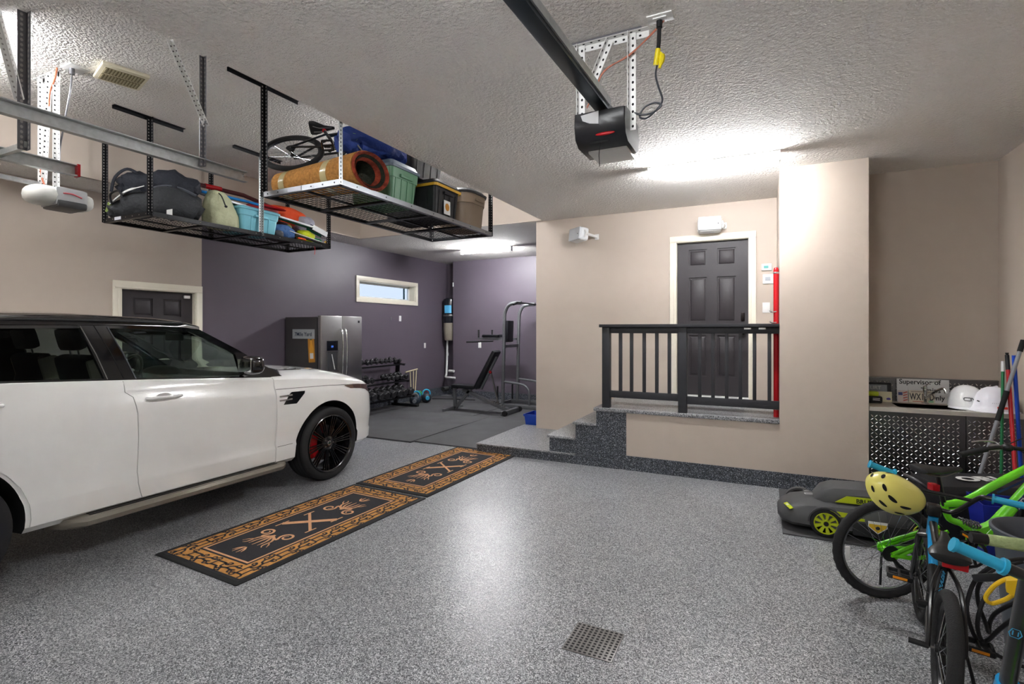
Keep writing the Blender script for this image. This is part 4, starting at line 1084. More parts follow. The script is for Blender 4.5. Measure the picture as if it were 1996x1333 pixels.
# ---- bicycle lying on its side on rack B (built by the bike builder further down)
# ---- rack A goods
M_NAVYF = mat('navy_black_fabric', '#23262f', .75, bump=(18, .6, .03)); M_CHARF = mat('charcoal_fabric', '#2f3134', .75, bump=(18, .6, .03))
dg = thing('duffel_bag', 'long charcoal duffel bag with white and green stripe, lower one on the rack', 'bag', (-6.05, 3.5, ZD))
b = B(M_CHARF); b.tube([(-6.46, 3.13, ZD + .07), (-6.35, 3.18, ZD + .12), (-6.15, 3.26, ZD + .17), (-5.95, 3.42, ZD + .19), (-5.84, 3.58, ZD + .17), (-5.80, 3.70, ZD + .12)], [.06, .10, .15, .18, .17, .10], sub=5, n=30, flat=.95); b.lump(.035, 7, 2); b.build('bag_body', dg)
b = B(M_WHITE); b.tube([(-6.36, 3.075, ZD + .16), (-6.25, 3.09, ZD + .22), (-6.12, 3.12, ZD + .285), (-6.0, 3.22, ZD + .345)], [.018, .026, .03, .012], sub=4, n=8, flat=.4); b.build('white_stripe', dg)
B(mat('lime_patch', '#7c8f4a', .6)).tube([(-6.44, 3.08, ZD + .08), (-6.36, 3.068, ZD + .165)], .02, n=8, flat=.5).build('lime_patch', dg)
B(M_BLK).tube([(-6.30, 3.06, ZD + .15), (-6.27, 3.03, ZD + .24), (-6.15, 3.05, ZD + .27), (-6.12, 3.07, ZD + .2)], .011, sub=4).build('carry_handle', dg)
B(M_WHITE).box(-5.80, -5.70, 3.335, 3.338, ZD + .0, ZD + .09, T=None).build('luggage_tag', dg)
dh = thing('duffel_bag', 'navy black duffel bag heaped on top of the charcoal one', 'bag', (-6.1, 3.5, ZD + .3))
b = B(M_NAVYF); b.tube([(-6.42, 3.22, ZD + .33), (-6.30, 3.27, ZD + .40), (-6.12, 3.35, ZD + .42), (-5.97, 3.46, ZD + .44), (-5.86, 3.60, ZD + .40), (-5.82, 3.68, ZD + .34)], [.07, .14, .12, .13, .12, .07], sub=5, n=30); b.lump(.04, 8, 5); b.build('bag_body', dh)
B(M_NAVYF).tube([(-6.40, 3.1, ZD + .30), (-6.36, 3.12, ZD + .46), (-6.28, 3.2, ZD + .56), (-6.2, 3.3, ZD + .5)], .016, sub=5, flat=.5).build('carry_handle', dh)
B(mat('grey_strap', '#55585f', .7)).tube([(-5.98, 3.26, ZD + .32), (-5.90, 3.38, ZD + .37), (-5.82, 3.5, ZD + .36), (-5.74, 3.62, ZD + .3)], .02, sub=5, flat=.5).build('shoulder_strap', dh)
b = B(mat('pale_sage_fabric', '#b4b795', .6, bump=(8, .5, .05)))
rr = []
for z, rx, ry, dy in ((0, .13, .21, .0), (.05, .15, .235, .01), (.16, .15, .22, -.01), (.27, .14, .18, -.035), (.36, .12, .135, -.055), (.41, .085, .09, -.07), (.425, .03, .03, -.07)):
    rr.append([Vector((-5.83 + rx * math.cos(2 * PI * i / 24) * (1 + .06 * math.sin(5 * 2 * PI * i / 24 + z * 9)), 3.98 + dy + ry * math.sin(2 * PI * i / 24) * (1 + .05 * math.sin(7 * 2 * PI * i / 24)), ZD + z)) for i in range(24)])
b.loft(rr).lump(.02, 9, 4); sg = thing('dry_bag', 'pale sage sack leaning beside the light blue tote', 'bag', (-5.8, 3.98, ZD)); b.build('sack', sg)
B(M_BLK).tube([(-5.74, 3.88, ZD + .395), (-5.68, 3.88, ZD + .35), (-5.64, 3.90, ZD + .24)], .007, sub=3).ell((-5.63, 3.90, ZD + .23), .014, .02, .014, n=8, k=6).build('drawcord', sg)
tote(-6.10, -5.665, 4.12, 4.66, ZD, ZD + .31, M_TBL, M_TBL, 'light blue tote in the middle of the loaded rack', ribs=2, lid=True, lidh=.03)
t = thing('paddle', 'blue shafted paddle with a red blade lying over the light blue tote', 'paddle', (-6.0, 4.3, ZD + .36))
B(mat('blue_shaft', '#1f7fc4', .3)).tube([(-5.98, 3.78, ZD + .43), (-5.82, 4.30, ZD + .40), (-5.8, 4.5, ZD + .39)], .018).build('shaft', t)
B(M_RED).ell((-5.78, 4.66, ZD + .39), .07, .20, .02, n=16, k=8).build('blade', t)
for i, (col, dz, dx, lb) in enumerate((('#1a2350', .335, 0, 'navy hockey stick resting along the top of the light blue tote'), ('#dfe3e6', .325, .05, 'white striped hockey stick resting on the light blue tote'), ('#0f6a4c', .33, -.06, 'green hockey stick lying behind the white striped one'))):
    t = thing('hockey_stick', lb, 'hockey stick', (-5.75, 4.9, ZD + .3), None)
    m = mat('stick_%d' % i, col, .35)
    B(m).beam((-5.86 + dx, 3.98, ZD + dz + .03), (-5.70 + dx, 5.22, ZD + dz - .10), .03, .02).build('shaft', t)
    B(m).beam((-5.70 + dx, 5.20, ZD + dz - .10), (-5.68 + dx, 5.44, ZD + dz - .17), .012, .07).build('blade', t)
t = thing('hockey_stick', 'maroon and red pole sticking out behind the dark duffel bags', 'pole', (-6.3, 4.1, ZD + .5))
B(mat('maroon_shaft', '#4a1f22', .4)).tube([(-6.28, 3.68, ZD + .585), (-6.28, 4.6, ZD + .60), (-6.28, 5.1, ZD + .52)], .028).build('shaft', t)
B(M_RED).cyl((-6.28, 4.07, ZD + .594), (-6.28, 4.28, ZD + .60), .031).build('red_grip', t)
t = thing('hockey_stick', 'grey shaft sloping down behind the sage sack', 'pole', (-6.2, 4.0, ZD + .4))
B(M_GREYH).tube([(-6.2, 3.66, ZD + .52), (-6.2, 4.3, ZD + .42), (-6.15, 4.8, ZD + .34)], .025).build('shaft', t)
b = blob(B(mat('cobalt_cloth', '#23409c', .8, bump=(25, .5, .02))), (-6.2, 3.58, ZD + .55), (.08, .13, .05), seed=3)
one(b, 'cloth', 'bright blue cloth tucked on top of the navy duffel bag', 'cloth')
b = blob(B(mat('orange_fabric', '#e8501c', .6, bump=(12, .4, .03))), (-6.18, 5.16, ZD + .40), (.20, .36, .15), seed=5)
one(b, 'life_jacket', 'bright orange life jacket under the edge of the silver edged rack', 'life jacket')
b = blob(B(mat('crimson_fabric', '#8f1f28', .6, bump=(12, .4, .03))), (-6.1, 4.74, ZD + .36), (.20, .24, .14), seed=6)
one(b, 'jacket', 'crimson bundle between the blue paddle and the orange life jacket', 'bundle')
b = blob(B(mat('grey_bag', '#a3a4b2', .6, bump=(14, .6, .03))), (-5.98, 5.36, ZD + .30), (.14, .14, .13), seed=8)
one(b, 'sports_bag', 'small light grey bag at the far end of the loaded rack', 'bag')
b = blob(B(mat('denim', '#3f6395', .85, bump=(14, .6, .03))), (-5.79, 4.82, ZD + .10), (.11, .18, .10), seed=11)
one(b, 'rolled_jeans', 'blue denim roll lying right of the light blue tote', 'clothing')
b = blob(B(mat('dark_grey_fab', '#54565c', .8)), (-5.73, 4.70, ZD + .05), (.07, .06, .05), seed=12)
one(b, 'cloth', 'small grey cloth wedged at the foot of the light blue tote', 'cloth')
b = blob(B(mat('hi_vis', '#c7d41e', .6, bump=(14, .5, .03))), (-5.80, 5.20, ZD + .10), (.10, .14, .09), seed=13)
one(b, 'safety_vest', 'neon yellow bundle near the far end of the loaded rack', 'bundle')
b = blob(B(mat('hi_vis2', '#9aa51c', .6, bump=(14, .5, .03))), (-5.95, 4.98, ZD + .19), (.09, .12, .07), seed=14)
one(b, 'ball', 'olive yellow pouch above the blue denim roll', 'pouch')
t = thing('life_jacket', 'dark maroon bundle behind the denim roll on the loaded rack', 'bundle', (-6.0, 4.85, ZD))
blob(B(mat('dark_maroon', '#3c1a24', .8)), (-6.0, 4.95, ZD + .14), (.16, .32, .14), seed=15).build('bundle', t)
b = B(mat('jade_cord', '#22a36a', .5))
for k in range(4): b.tube([(-5.80 + .03 * math.cos(a + k), 5.38 + .05 * math.sin(a) + .02 * k, ZD + .06 + .04 * math.cos(a * 1.0 + k)) for a in [2 * PI * i / 12 for i in range(12)]], .009, loop=True, n=6)
one(b, 'rope', 'coiled green cord hanging at the far corner of the loaded rack', 'cord')
b = B(M_YEL).tube([(-5.70, 5.44, ZD + .02), (-5.69, 5.47, ZD + .07), (-5.70, 5.50, ZD + .03), (-5.72, 5.48, ZD + .02)], .009, sub=3)
one(b, 'strap', 'short yellow strap beside the green cord on the rack corner', 'strap')
b = B(M_BLK).beam((-5.72, 4.95, ZD + .08), (-5.68, 5.50, ZD + .02), .05, .02).beam((-5.69, 4.80, ZD + .12), (-5.67, 5.45, ZD + .035), .012, .008, M_WHITE)
one(b, 'hockey_stick', 'black blade edged stick along the right edge of the loaded rack', 'hockey stick')
b = B(mat('orange_tip', '#e2571f', .5)).cyl((-5.69, 4.98, ZD + .04), (-5.68, 5.10, ZD + .035), .014)
one(b, 'ice_pick', 'small orange tube beside the denim roll', 'tube')
b = B(M_RED).tube([(-5.66, 5.24, DK - .02), (-5.655, 5.245, DK - .08), (-5.66, 5.24, DK - .14)], .004)
one(b, 'strap', 'thin red strap dangling below the loaded rack', 'strap')

# ------------------------------------------------------------------ garage door tracks (left)
def track(x, y0, y1, z, label, endcap=None):
    t = thing('door_track', label, 'garage door track', (x, (y0 + y1) / 2, z))
    b = B(M_GALV)
    T = frame((x, 0, z), (1, 0, 0), (0, 0, 1), (0, -1, 0))
    prof = [(0, -.045), (.05, -.045), (.05, -.038), (.008, -.038), (.008, .038), (.05, .038), (.05, .045), (0, .045)]
    b.loft([[Vector((x + a, y, z + c)) for a, c in prof] for y in (y0, y1)])
    b.build('rail', t)
    if endcap: B(M_RED).box(x - .004, x + .055, y1 - .012, y1 + .006, z - .05, z + .05).build('end_cap', t)
    else:
        B(M_CHROME).cyl((x + .05, y1 - .04, z), (x + .065, y1 - .04, z), .012, n=8).build('bolt', t)
    return t
tr = track(-4.05, YB + .3, 2.97, 2.945, 'long galvanised garage door track above the car with slanted hanger')
b = B(M_GALV); HOLE_M = M_LHOLE; angle_iron(b, (-4.03, 2.60, 2.93), (-4.03, 2.60, ZH), (1, 0, 0), .032, pitch=.035, hole=.007, m=M_GREYH); b.build('hanger', tr)
b = B(M_WHITE); HOLE_M = M_HOLE; angle_iron(b, (-4.02, 2.62, 3.26), (-4.02, 2.34, ZH), (1, 0, 0), .03, pitch=.035, hole=.005); b.build('brace', tr)
b = B(M_CHROME)
tr2 = track(-4.99, YB + .3, 2.17, 2.905, 'shorter galvanised garage door track with red end cap', endcap=1)
b = B(M_GREYH); HOLE_M = M_LHOLE; angle_iron(b, (-4.56, 1.70, 2.86), (-4.56, 1.70, ZH), (1, 0, 0), .05, pitch=.035, hole=.009); b.build('hanger', tr2)
b = B(M_WHITE); HOLE_M = M_LHOLE; angle_iron(b, (-4.58, 1.68, 3.20), (-4.64, 1.57, ZH), (1, 0, 0), .04, pitch=.035, hole=.006); b.build('brace', tr2); HOLE_M = M_HOLE
B(M_GALV).beam((-4.99, 1.70, 2.90), (-4.55, 1.70, 2.90), .03, .04).build('cross_bracket', tr2)

# ------------------------------------------------------------------ black opener (right)
M_OPB = mat('opener_black', '#1d1e22', .3); M_PERF = mat('perforated_white_steel', '#dcdcda', .4, .2)
op = thing('garage_door_opener', 'black garage door opener hanging from the low ceiling on white brackets', 'garage door opener', (-.78, 2.85, 2.64))
ox, oy, oz = -.80, 2.86, 2.64
b = B(M_OPB)
rr = []
for x in (ox - .14, ox - .135, ox + .135, ox + .14):
    e = .006 if abs(x - ox) > .137 else 0
    prof = [(-.17 + e, .17), (-.175 + e, .10), (-.15, .035), (-.10, .0 + e), (.10, .0 + e), (.16 - e, .03), (.175 - e, .10), (.15 - e, .18 - e), (-.05, .19 - e), (-.14 + e, .18)]
    rr.append([Vector((x, oy + a, oz + c)) for a, c in prof])
b.loft(rr); hb = b.build('motor_housing', op)
B(mat('light_lens', '#d9dad8', .3)).box(ox - .10, ox + .12, oy - .05, oy + .17, oz - .012, oz + .012, bev=.008).build('light_lens', hb)
b = B(mat('opener_panel_grey', '#c9cbcc', .3)); T = frame((ox, oy - .173, oz + .10), (1, 0, 0), (0, 0, 1))
b.prism([(-.10, .06), (-.09, .03), (-.05, .01), (.0, .0), (.0, .07)], frame((ox, oy - .176, oz + .095), (1, 0, 0), (0, 0, 1)), .003); b.build('front_accent', hb)
B(M_RED).ell((ox + .03, oy - .158, oz + .045), .055, .006, .009, n=14, k=6).build('badge', hb)
B(M_HOLE).box(ox - .06, ox + .04, oy - .135, oy - .13, oz + .008, oz + .02).build('vent', hb)
b = B(mat('blued_steel', '#23303a', .3, .7)).beam((-.86, -.9, 2.84), (ox + .0, oy - .02, 2.855), .075, .045, bev=.006); 
b.beam((-.86 - .04, -.9, 2.86), (ox - .04, oy - .1, 2.872), .012, .04, M_GALV).beam((-.86 + .04, -.9, 2.86), (ox + .04, oy - .1, 2.872), .012, .04, M_GALV)
b.build('drive_rail', op)
B(M_STEEL).box(ox - .09, ox + .07, oy - .10, oy - .03, 2.826, 2.834).build('rail_clamp', hb)
b = B(M_PERF); angle_iron(b, (-1.08, 2.82, ZC - .03), (-.56, 2.82, ZC - .03), (0, 0, -1), .035, pitch=.045, hole=.006); b.beam((-1.09, 2.83, ZC - .008), (-.60, 2.83, ZC - .008), .04, .012, M_GREYH); b.build('top_bar', op)
for x in (-.955, -.665): b = B(M_PERF); angle_iron(b, (x, 2.81, 2.72), (x, 2.81, ZC - .03), (1, 0, 0), .036, pitch=.04, hole=.0065); b.build('hanger', op)
b = B(M_PERF); angle_iron(b, (-.90, 2.80, 2.98), (-.78, 2.80, ZC - .04), (1, 0, 0), .032, pitch=.04, hole=.006); b.build('brace', op)
b = B(mat('copper_wire', '#a5583a', .5))
for k in (0, .006): b.tube([(-.47, 2.80, ZC - .005), (-.55, 2.80, ZC - .07 - k), (-.66, 2.79, 3.12 + k), (-.80, 2.79, 3.07 - k), (-.86, 2.79, 2.95), (-.90, 2.79, 2.88 + k)], .004, sub=5, n=5)
b.build('bell_wire', op)
t = thing('power_outlet', 'white outlet plate on the ceiling right of the black opener', 'outlet', (-.50, 2.78, ZC))
B(M_WHITE).box(-.56, -.43, 2.74, 2.82, ZC - .008, ZC, bev=.003).build('cover_plate', t)
B(M_WHITE).box(-.53, -.46, 2.76, 2.80, ZC - .014, ZC - .006, bev=.002).build('receptacle', t)
cb = B(mat('cord_grey', '#3a3d44', .4)).tube([(-.515, 2.82, 3.06), (-.525, 2.82, 3.0), (-.51, 2.82, 2.93), (-.49, 2.82, 2.86), (-.51, 2.82, 2.82), (-.57, 2.82, 2.775), (-.61, 2.82, 2.79), (-.585, 2.82, 2.835), (-.53, 2.82, 2.85), (-.495, 2.82, 2.83), (-.54, 2.82, 2.80), (-.60, 2.81, 2.795), (-.66, 2.82, 2.83), (-.68, 2.83, 2.85)], .0055, sub=6, n=6).build('power_cord', op)
t = cb
B(M_BLK).cyl((-.50, 2.79, ZC - .05), (-.50, 2.79, ZC - .012), .016).tube([(-.50, 2.79, 3.23), (-.505, 2.80, 3.16), (-.51, 2.81, 3.13)], .011).build('plug', t)
M_YP = mat('yellow_plug', '#e6d21a', .4)
B(M_YP).cyl((-.51, 2.81, 3.13), (-.525, 2.82, 3.05), .014).tube([(-.50, 2.815, 3.11), (-.49, 2.815, 3.08), (-.505, 2.82, 3.03)], [.008, .016, .008], sub=3).build('yellow_connector', t)
b = B(M_BLK).tube([(ox - .01, oy - .12, oz + .01), (ox - .012, oy - .13, oz - .06), (ox - .008, oy - .13, oz - .12)], .0025, n=5, sub=2)
b.build('antenna_wire', op)

# ------------------------------------------------------------------ white opener (left)
o2 = thing('garage_door_opener', 'white and grey garage door opener on a chain rail at the far left', 'garage door opener', (-5.38, 2.2, 2.62))
b = B(mat('opener_grey', '#a7a9aa', .35)); cx_, cy_, cz_ = -5.38, 2.2, 2.66
b.box(cx_ - .14, cx_ + .14, cy_ - .06, cy_ + .17, cz_, cz_ + .16, bev=.03); hb = b.build('motor_housing', o2)
B(mat('opener_dark', '#3f4142', .4)).box(cx_ - .12, cx_ + .147, cy_ - .05, cy_ + .16, cz_ - .012, cz_ + .05, bev=.02).build('lower_cover', hb)
B(mat('milky_lens', '#d6d6d0', .35)).ell((cx_, cy_ - .08, cz_ + .085), .14, .13, .08, n=18, k=10, e=.7).build('light_cover', o2)
B(mat('milky_lens', '#d6d6d0', .35)).ell((cx_, cy_ + .17, cz_ + .07), .13, .07, .07, n=18, k=10, e=.7).build('light_cover', o2)
B(mat('coral_logo', '#d8606a', .5)).tube([(cx_ + .141, cy_ - .01, cz_ + .105), (cx_ + .142, cy_ + .05, cz_ + .11), (cx_ + .141, cy_ + .12, cz_ + .09)], .006, sub=3, n=5).build('badge', hb)
b = B(M_GALV).beam((-5.42, -1.0, 2.86), (-5.42, 2.1, 2.84), .03, .035); b.build('drive_rail', o2)
for x in (-5.56, -5.31): b = B(M_PERF); angle_iron(b, (x, 2.18, 2.80), (x, 2.18, ZH - .03), (1, 0, 0), .034, pitch=.04, hole=.006); b.build('hanger', o2)
b = B(M_PERF); angle_iron(b, (-5.66, 2.18, ZH - .03), (-5.28, 2.18, ZH - .03), (0, 0, -1), .035, pitch=.045, hole=.006); b.build('top_bar', o2)
b = B(M_PERF); angle_iron(b, (-5.50, 2.17, 2.84), (-5.40, 2.17, ZH - .03), (1, 0, 0), .03, pitch=.045, hole=.006); b.build('brace', o2)
t = thing('power_outlet', 'white outlet plate on the raised ceiling above the white opener', 'outlet', (-5.16, 2.24, ZH))
B(M_WHITE).box(-5.24, -5.08, 2.17, 2.31, ZH - .01, ZH, bev=.003).build('cover_plate', t)
b = B(M_GREYH).cyl((-5.17, 2.22, ZH - .06), (-5.17, 2.22, ZH - .01), .018).tube([(-5.17, 2.22, ZH - .05), (-5.18, 2.21, 3.60), (-5.25, 2.20, 3.35), (-5.32, 2.2, 3.15), (-5.33, 2.2, 3.0), (-5.40, 2.2, 2.9), (-5.36, 2.2, 2.82)], .007, sub=5)
b.build('power_cord', o2)
b = B(mat('copper_wire', '#a5583a', .5)).tube([(-5.27, 2.16, ZH - .01), (-5.28, 2.15, ZH - .10), (-5.36, 2.15, 3.62), (-5.38, 2.15, 3.5)], .007, sub=4); b.build('bell_wire', o2)
B(mat('copper_wire', '#a5583a', .5)).tube([(-5.52, 2.15, 3.0), (-5.50, 2.15, 2.92), (-5.44, 2.15, 2.82)], .007, sub=4).build('bell_wire', o2)
# ceiling fan grille
t = thing('exhaust_vent', 'cream bathroom style exhaust grille on the raised ceiling', 'vent', (-4.92, 2.47, ZH))
T = frame((-4.92, 2.47, ZH), (.94, -.25, 0), (.25, .94, 0), (0, 0, 1))
B(mat('cream_plastic', '#e4dcc2', .4)).box(-.19, .17, -.17, .16, -.035, 0, bev=.02, T=T).build('housing', t)
for a in (-.08, .065):
    b = B(mat('dusty_grille', '#8a8062', .8)); b.box(a - .062, a + .062, -.14, .13, -.040, -.033, T=T)
    for k in range(12): b.box(a - .06, a + .06, -.135 + k * .022, -.125 + k * .022, -.044, -.039, mat('grille_slat', '#b3a988', .6), T=T)
    b.build('grille', t)
# ------------------------------------------------------------------ porch railing
RYc = 6.0
rl = thing('porch_railing', 'charcoal wooden railing along the front of the raised porch', 'railing', (-.8, RYc, PZ))
def rb(x0, x1, z0, z1, name, dy=.045, bev=.004):
    return B(M_RAIL).box(x0, x1, RYc - dy, RYc + dy, z0, z1, bev=bev).build(name, rl)
rb(-1.765, .138, 1.655, 1.69, 'handrail', .07)
rb(-1.70, .138, 1.585, 1.655, 'top_rail', .02)
rb(-1.65, -.82, .825, .905, 'bottom_rail', .02); rb(-.80, .138, .80, .885, 'bottom_rail', .02)
rb(-1.735, -1.645, PZ, 1.656, 'post'); rb(-.865, -.775, PZ - .03, 1.656, 'post')
for u in (1209.8, 1231.3, 1256, 1280.5, 1305, 1364.3, 1390, 1416.8, 1443.5, 1470.9, 1500):
    r = (u - 998) / 1001; x = RYc * (-.4413 + .8974 * r) / (.8974 + .4413 * r)
    rb(x - .018, x + .018, .86, 1.60, 'baluster', .018, .002)
for x in (-.16, -.02): B(M_CHROME).box(x - .035, x + .035, RYc - .025, RYc - .018, 1.628, 1.652, bev=.002).build('metal_strap', rl)
# ------------------------------------------------------------------ speakers
def speaker(c, ry, rx, label, bracket):
    t = thing('speaker', label, 'speaker', c, 'white speakers on the door wall')
    T = Matrix.Translation(c) @ Matrix.Rotation(R(ry), 4, 'Z') @ Matrix.Rotation(R(rx), 4, 'X')
    b = B(mat('speaker_white', '#eceef0', .45)); b.box(-.145, .145, -.02, .13, -.095, .095, bev=.045, seg=4, T=T); body = b.build('cabinet', t)
    B(mat('speaker_grille', '#dfe2e6', .7, bump=(400, .3, .002))).box(-.138, .138, -.034, -.012, -.088, .088, bev=.02, seg=3, T=T).build('grille', body)
    B(M_BLK).ell(T @ Vector((.10, -.036, -.01)), .007, .004, .007, n=10, k=6).build('badge', body)
    b = B(M_WHITE); b.tube([T @ Vector((.15, .05, -.05)), T @ Vector((.165, .06, 0)), T @ Vector((.15, .05, .05))], .014, sub=3)
    b.tube([T @ Vector((.155, .06, 0)), Vector(bracket)], .02).box(bracket[0] - .03, bracket[0] + .03, YD - .012, YD, bracket[2] - .04, bracket[2] + .04, bev=.004)
    b.build('wall_bracket', t)
speaker((-.63, 7.03, 2.985), 8, -9, 'white speaker mounted directly above the charcoal entry door', (-.47, YD - .01, 2.98))
speaker((-2.42, 7.0, 2.99), -38, -6, 'white speaker turned sideways on the wall left of the entry door', (-2.18, YD - .01, 2.97))
# thermostats and switch
def wallbox(x, z, w, h, lb, screen, cat, name):
    t = thing(name, lb, cat, (x, YD, z))
    B(M_WHITE).box(x - w / 2, x + w / 2, YD - .022, YD, z - h / 2, z + h / 2, bev=.006).build('housing', t)
    B(screen).box(x - w * .28, x + w * .18, YD - .025, YD - .021, z - h * .18, z + h * .22).build('display', t)
wallbox(.025, 2.415, .115, .085, 'small thermostat with teal display, upper one right of the entry door', mat('teal_lcd', '#5fb0ac', .3), 'thermostat', 'thermostat')
wallbox(.045, 2.265, .13, .12, 'square thermostat with grey display below the teal one', mat('grey_lcd', '#a9b0b8', .3), 'thermostat', 'thermostat')
plate((.02, YD, 1.905), (0, -1, 0), .085, .13, 'white rocker switch on the wall right of the entry door', 'switch')
# ------------------------------------------------------------------ red tube
t = thing('red_tube', 'tall red metal tube standing on the porch against the beige pillar', 'tube', (.112, 6.13, PZ))
b = B(M_RED); b.lathe([(.026, PZ), (.027, 2.24), (.026, 2.265), (.018, 2.285), (.006, 2.29)], M_RED, Matrix.Translation((.112, 6.13, 0)), 24); b.build('tube_body', t)
for z in (2.22, 1.62, .78): B(M_CHROME).lathe([(.0275, z), (.029, z + .004), (.029, z + .014), (.0275, z + .018)], None, Matrix.Translation((.112, 6.13, 0)), 24).build('collar', t)
for z in (1.82, 1.705): B(M_CHROME).tube([(.112, 6.11, z), (.07, 6.09, z - .005), (.05, 6.09, z + .01)], .008, sub=3).build('hook', t)
# ------------------------------------------------------------------ diamond plate sink cabinet
M_DIA = mat('diamond_plate', '#77787b', .3, 1.0, bump=(8, .12, .02)); M_DIB = mat('diamond_bar', '#e6e7e8', .14, 1.0)
SX0, SX1, SY0, SY1, SZ = .905, 2.045, 5.96, 6.595, .885
sk = thing('sink_cabinet', 'diamond plate metal sink cabinet in the recess right of the beige pillar', 'sink cabinet', (1.47, 6.27, 0))
B(M_STEEL).box(SX0, SX1, SY0 + .02, SY1, .05, SZ - .03).build('carcass', sk)
def lozenges(b, x0, x1, z0, z1, y, pitch=.034):
    n = int((x1 - x0) / pitch); k = int((z1 - z0) / pitch)
    for i in range(n):
        for j in range(k):
            cx_ = x0 + (i + .5) * pitch; cz_ = z0 + (j + .5) * pitch
            a = R(40) if (i + j) % 2 == 0 else R(-50)
            ca, sa = math.cos(a), math.sin(a); l, w = .0175, .0046
            P = lambda u, v, h: Vector((cx_ + u * ca - v * sa, y - h, cz_ + u * sa + v * ca))
            b.add([P(-l, 0, 0), P(0, -w, 0), P(l, 0, 0), P(0, w, 0), P(-l * .45, 0, .0022), P(l * .45, 0, .0022)], [(0, 1, 5, 4), (1, 2, 5), (2, 3, 5), (3, 0, 4, 5), (0, 4, 1)][:0] + [(0, 1, 4), (1, 5, 4), (1, 2, 5), (2, 3, 5), (3, 4, 5), (3, 0, 4)], M_DIB)
for x0, x1 in ((SX0 + .002, 1.628), (1.634, SX1 - .002)):
    b = B(M_DIA).box(x0, x1, SY0, SY0 + .02, .06, SZ - .03); lozenges(b, x0 + .005, x1 - .005, .07, SZ - .035, SY0 - .0003)
    b.build('door_panel', sk, smooth_ang=10, fix=False)
BX0, BX1, BY0, BY1 = 1.16, 1.66, 6.06, 6.38
M_TOP = mat('worktop_steel', '#cfcbc2', .5, .7)
b = B(M_TOP)
for a in ((SX0, BX0, SY0 - .01, SY1), (BX1, SX1, SY0 - .01, SY1), (BX0, BX1, SY0 - .01, BY0), (BX0, BX1, BY1, SY1)): b.box(a[0], a[1], a[2], a[3], SZ - .03, SZ, M_TOP)
b.box(SX0, SX1, SY0 - .014, SY0 - .008, SZ - .035, SZ + .002).build('worktop', sk)
b = B(M_STEEL).box(BX0 - .004, BX0, BY0, BY1, SZ - .2, SZ).box(BX1, BX1 + .004, BY0, BY1, SZ - .2, SZ).box(BX0, BX1, BY0 - .004, BY0, SZ - .2, SZ).box(BX0, BX1, BY1, BY1 + .004, SZ - .2, SZ).box(BX0, BX1, BY0, BY1, SZ - .204, SZ - .2)
b.build('sink_basin', sk)
b = B(M_DIA).box(SX0, SX1, SY1 - .012, SY1, SZ, 1.12); lozenges(b, SX0 + .01, SX1 - .01, SZ + .01, 1.115, SY1 - .0125); b.box(SX0, SX1, SY1 - .03, SY1, 1.12, 1.132, M_STEEL, bev=.003)
b.build('backsplash', sk, smooth_ang=10, fix=False)
f = B(M_CHROME); fx, fy = 1.447, 6.45
f.lathe([(.03, SZ), (.03, SZ + .01), (.014, SZ + .018), (.014, SZ + .11), (.018, SZ + .12), (.018, SZ + .17), (.010, SZ + .18)], None, Matrix.Translation((fx, fy, 0)), 16)
fo = f.build('faucet', sk)
B(M_CHROME).tube([(fx, fy - .01, SZ + .06), (fx + .05, fy - .10, SZ + .13), (fx + .09, fy - .16, SZ + .17), (fx + .11, fy - .19, SZ + .165), (fx + .115, fy - .195, SZ + .13)], .012, sub=4).build('spout', fo)
B(M_CHROME).tube([(fx, fy, SZ + .175), (fx + .04, fy - .03, SZ + .215), (fx + .10, fy - .05, SZ + .235)], .005, sub=3).build('lever', fo)
# sign leaning on the backsplash
def leaning(x0, x1, z0, z1, y, tilt=8): return frame((x0, y, z0), (1, 0, 0), (0, math.sin(R(tilt)), math.cos(R(tilt)))), x1 - x0, z1 - z0
T, w, h = leaning(1.235, 1.665, SZ, SZ + .25, 6.535, 8)
b = B(mat('sign_white', '#d5d7d8', .4)).box(0, w, 0, h, -.004, 0, T=T); ink = mat('black_ink', '#16181c', .6)
for tx, x_, z_, s in (('Supervisor of', .02, .185, .068), ('Trains', .20, .105, .068), ('Only', .265, .03, .068)):
    b.text(tx if tx[0] == 'S' else tx, T @ Matrix.Translation((x_, z_, .0005)), s, ink, bold=.001, sx=.93)
one(b, 'sign', 'white sign reading Supervisor of propped behind the sink faucet', 'sign')
T, w, h = leaning(1.325, 1.535, SZ, SZ + .125, 6.495, 10)
b = B(mat('plate_cream', '#cfc8b4', .45)).box(0, w, 0, h, -.003, 0, T=T, bev=0)
b.text('WX1', T @ Matrix.Translation((.008, .03, .0005)), .095, mat('plate_ink', '#2b2a33', .6), sx=.55, bold=.0015).text('D', T @ Matrix.Translation((.168, .03, .0005)), .095, mat('plate_ink', '#2b2a33', .6), sx=.55, bold=.0015)
b.box(.02, w - .02, .107, .115, 0, .001, mat('plate_faded', '#9a8f8a', .6), T=T).box(.16, .20, .008, .028, 0, .001, mat('plate_green', '#7fb08c', .6), T=T).box(.03, .14, .010, .016, 0, .001, mat('plate_red', '#b05a50', .6), T=T)
one(b, 'licence_plate', 'cream licence plate with WX1 in dark characters leaning on the white sign', 'licence plate')
T, w, h = leaning(1.235, 1.32, SZ, SZ + .12, 6.50, 10)
b = B(mat('plate_pale', '#c6b9b4', .5)).box(0, w, 0, h, -.003, 0, T=T)
for k in range(4): b.beam(T @ Vector((.045, .015 + k * .026, .001)), T @ Vector((w - .005, .028 + k * .026, .001)), .001, .010, mat('plate_stripe', '#b0503f', .6), up=(0, 0, 1))
b.box(.005, .04, .07, .10, 0, .001, mat('plate_blue', '#3f4a7c', .6), T=T)
one(b, 'licence_plate', 'pale licence plate with red slanted stripes left of the cream one', 'licence plate')
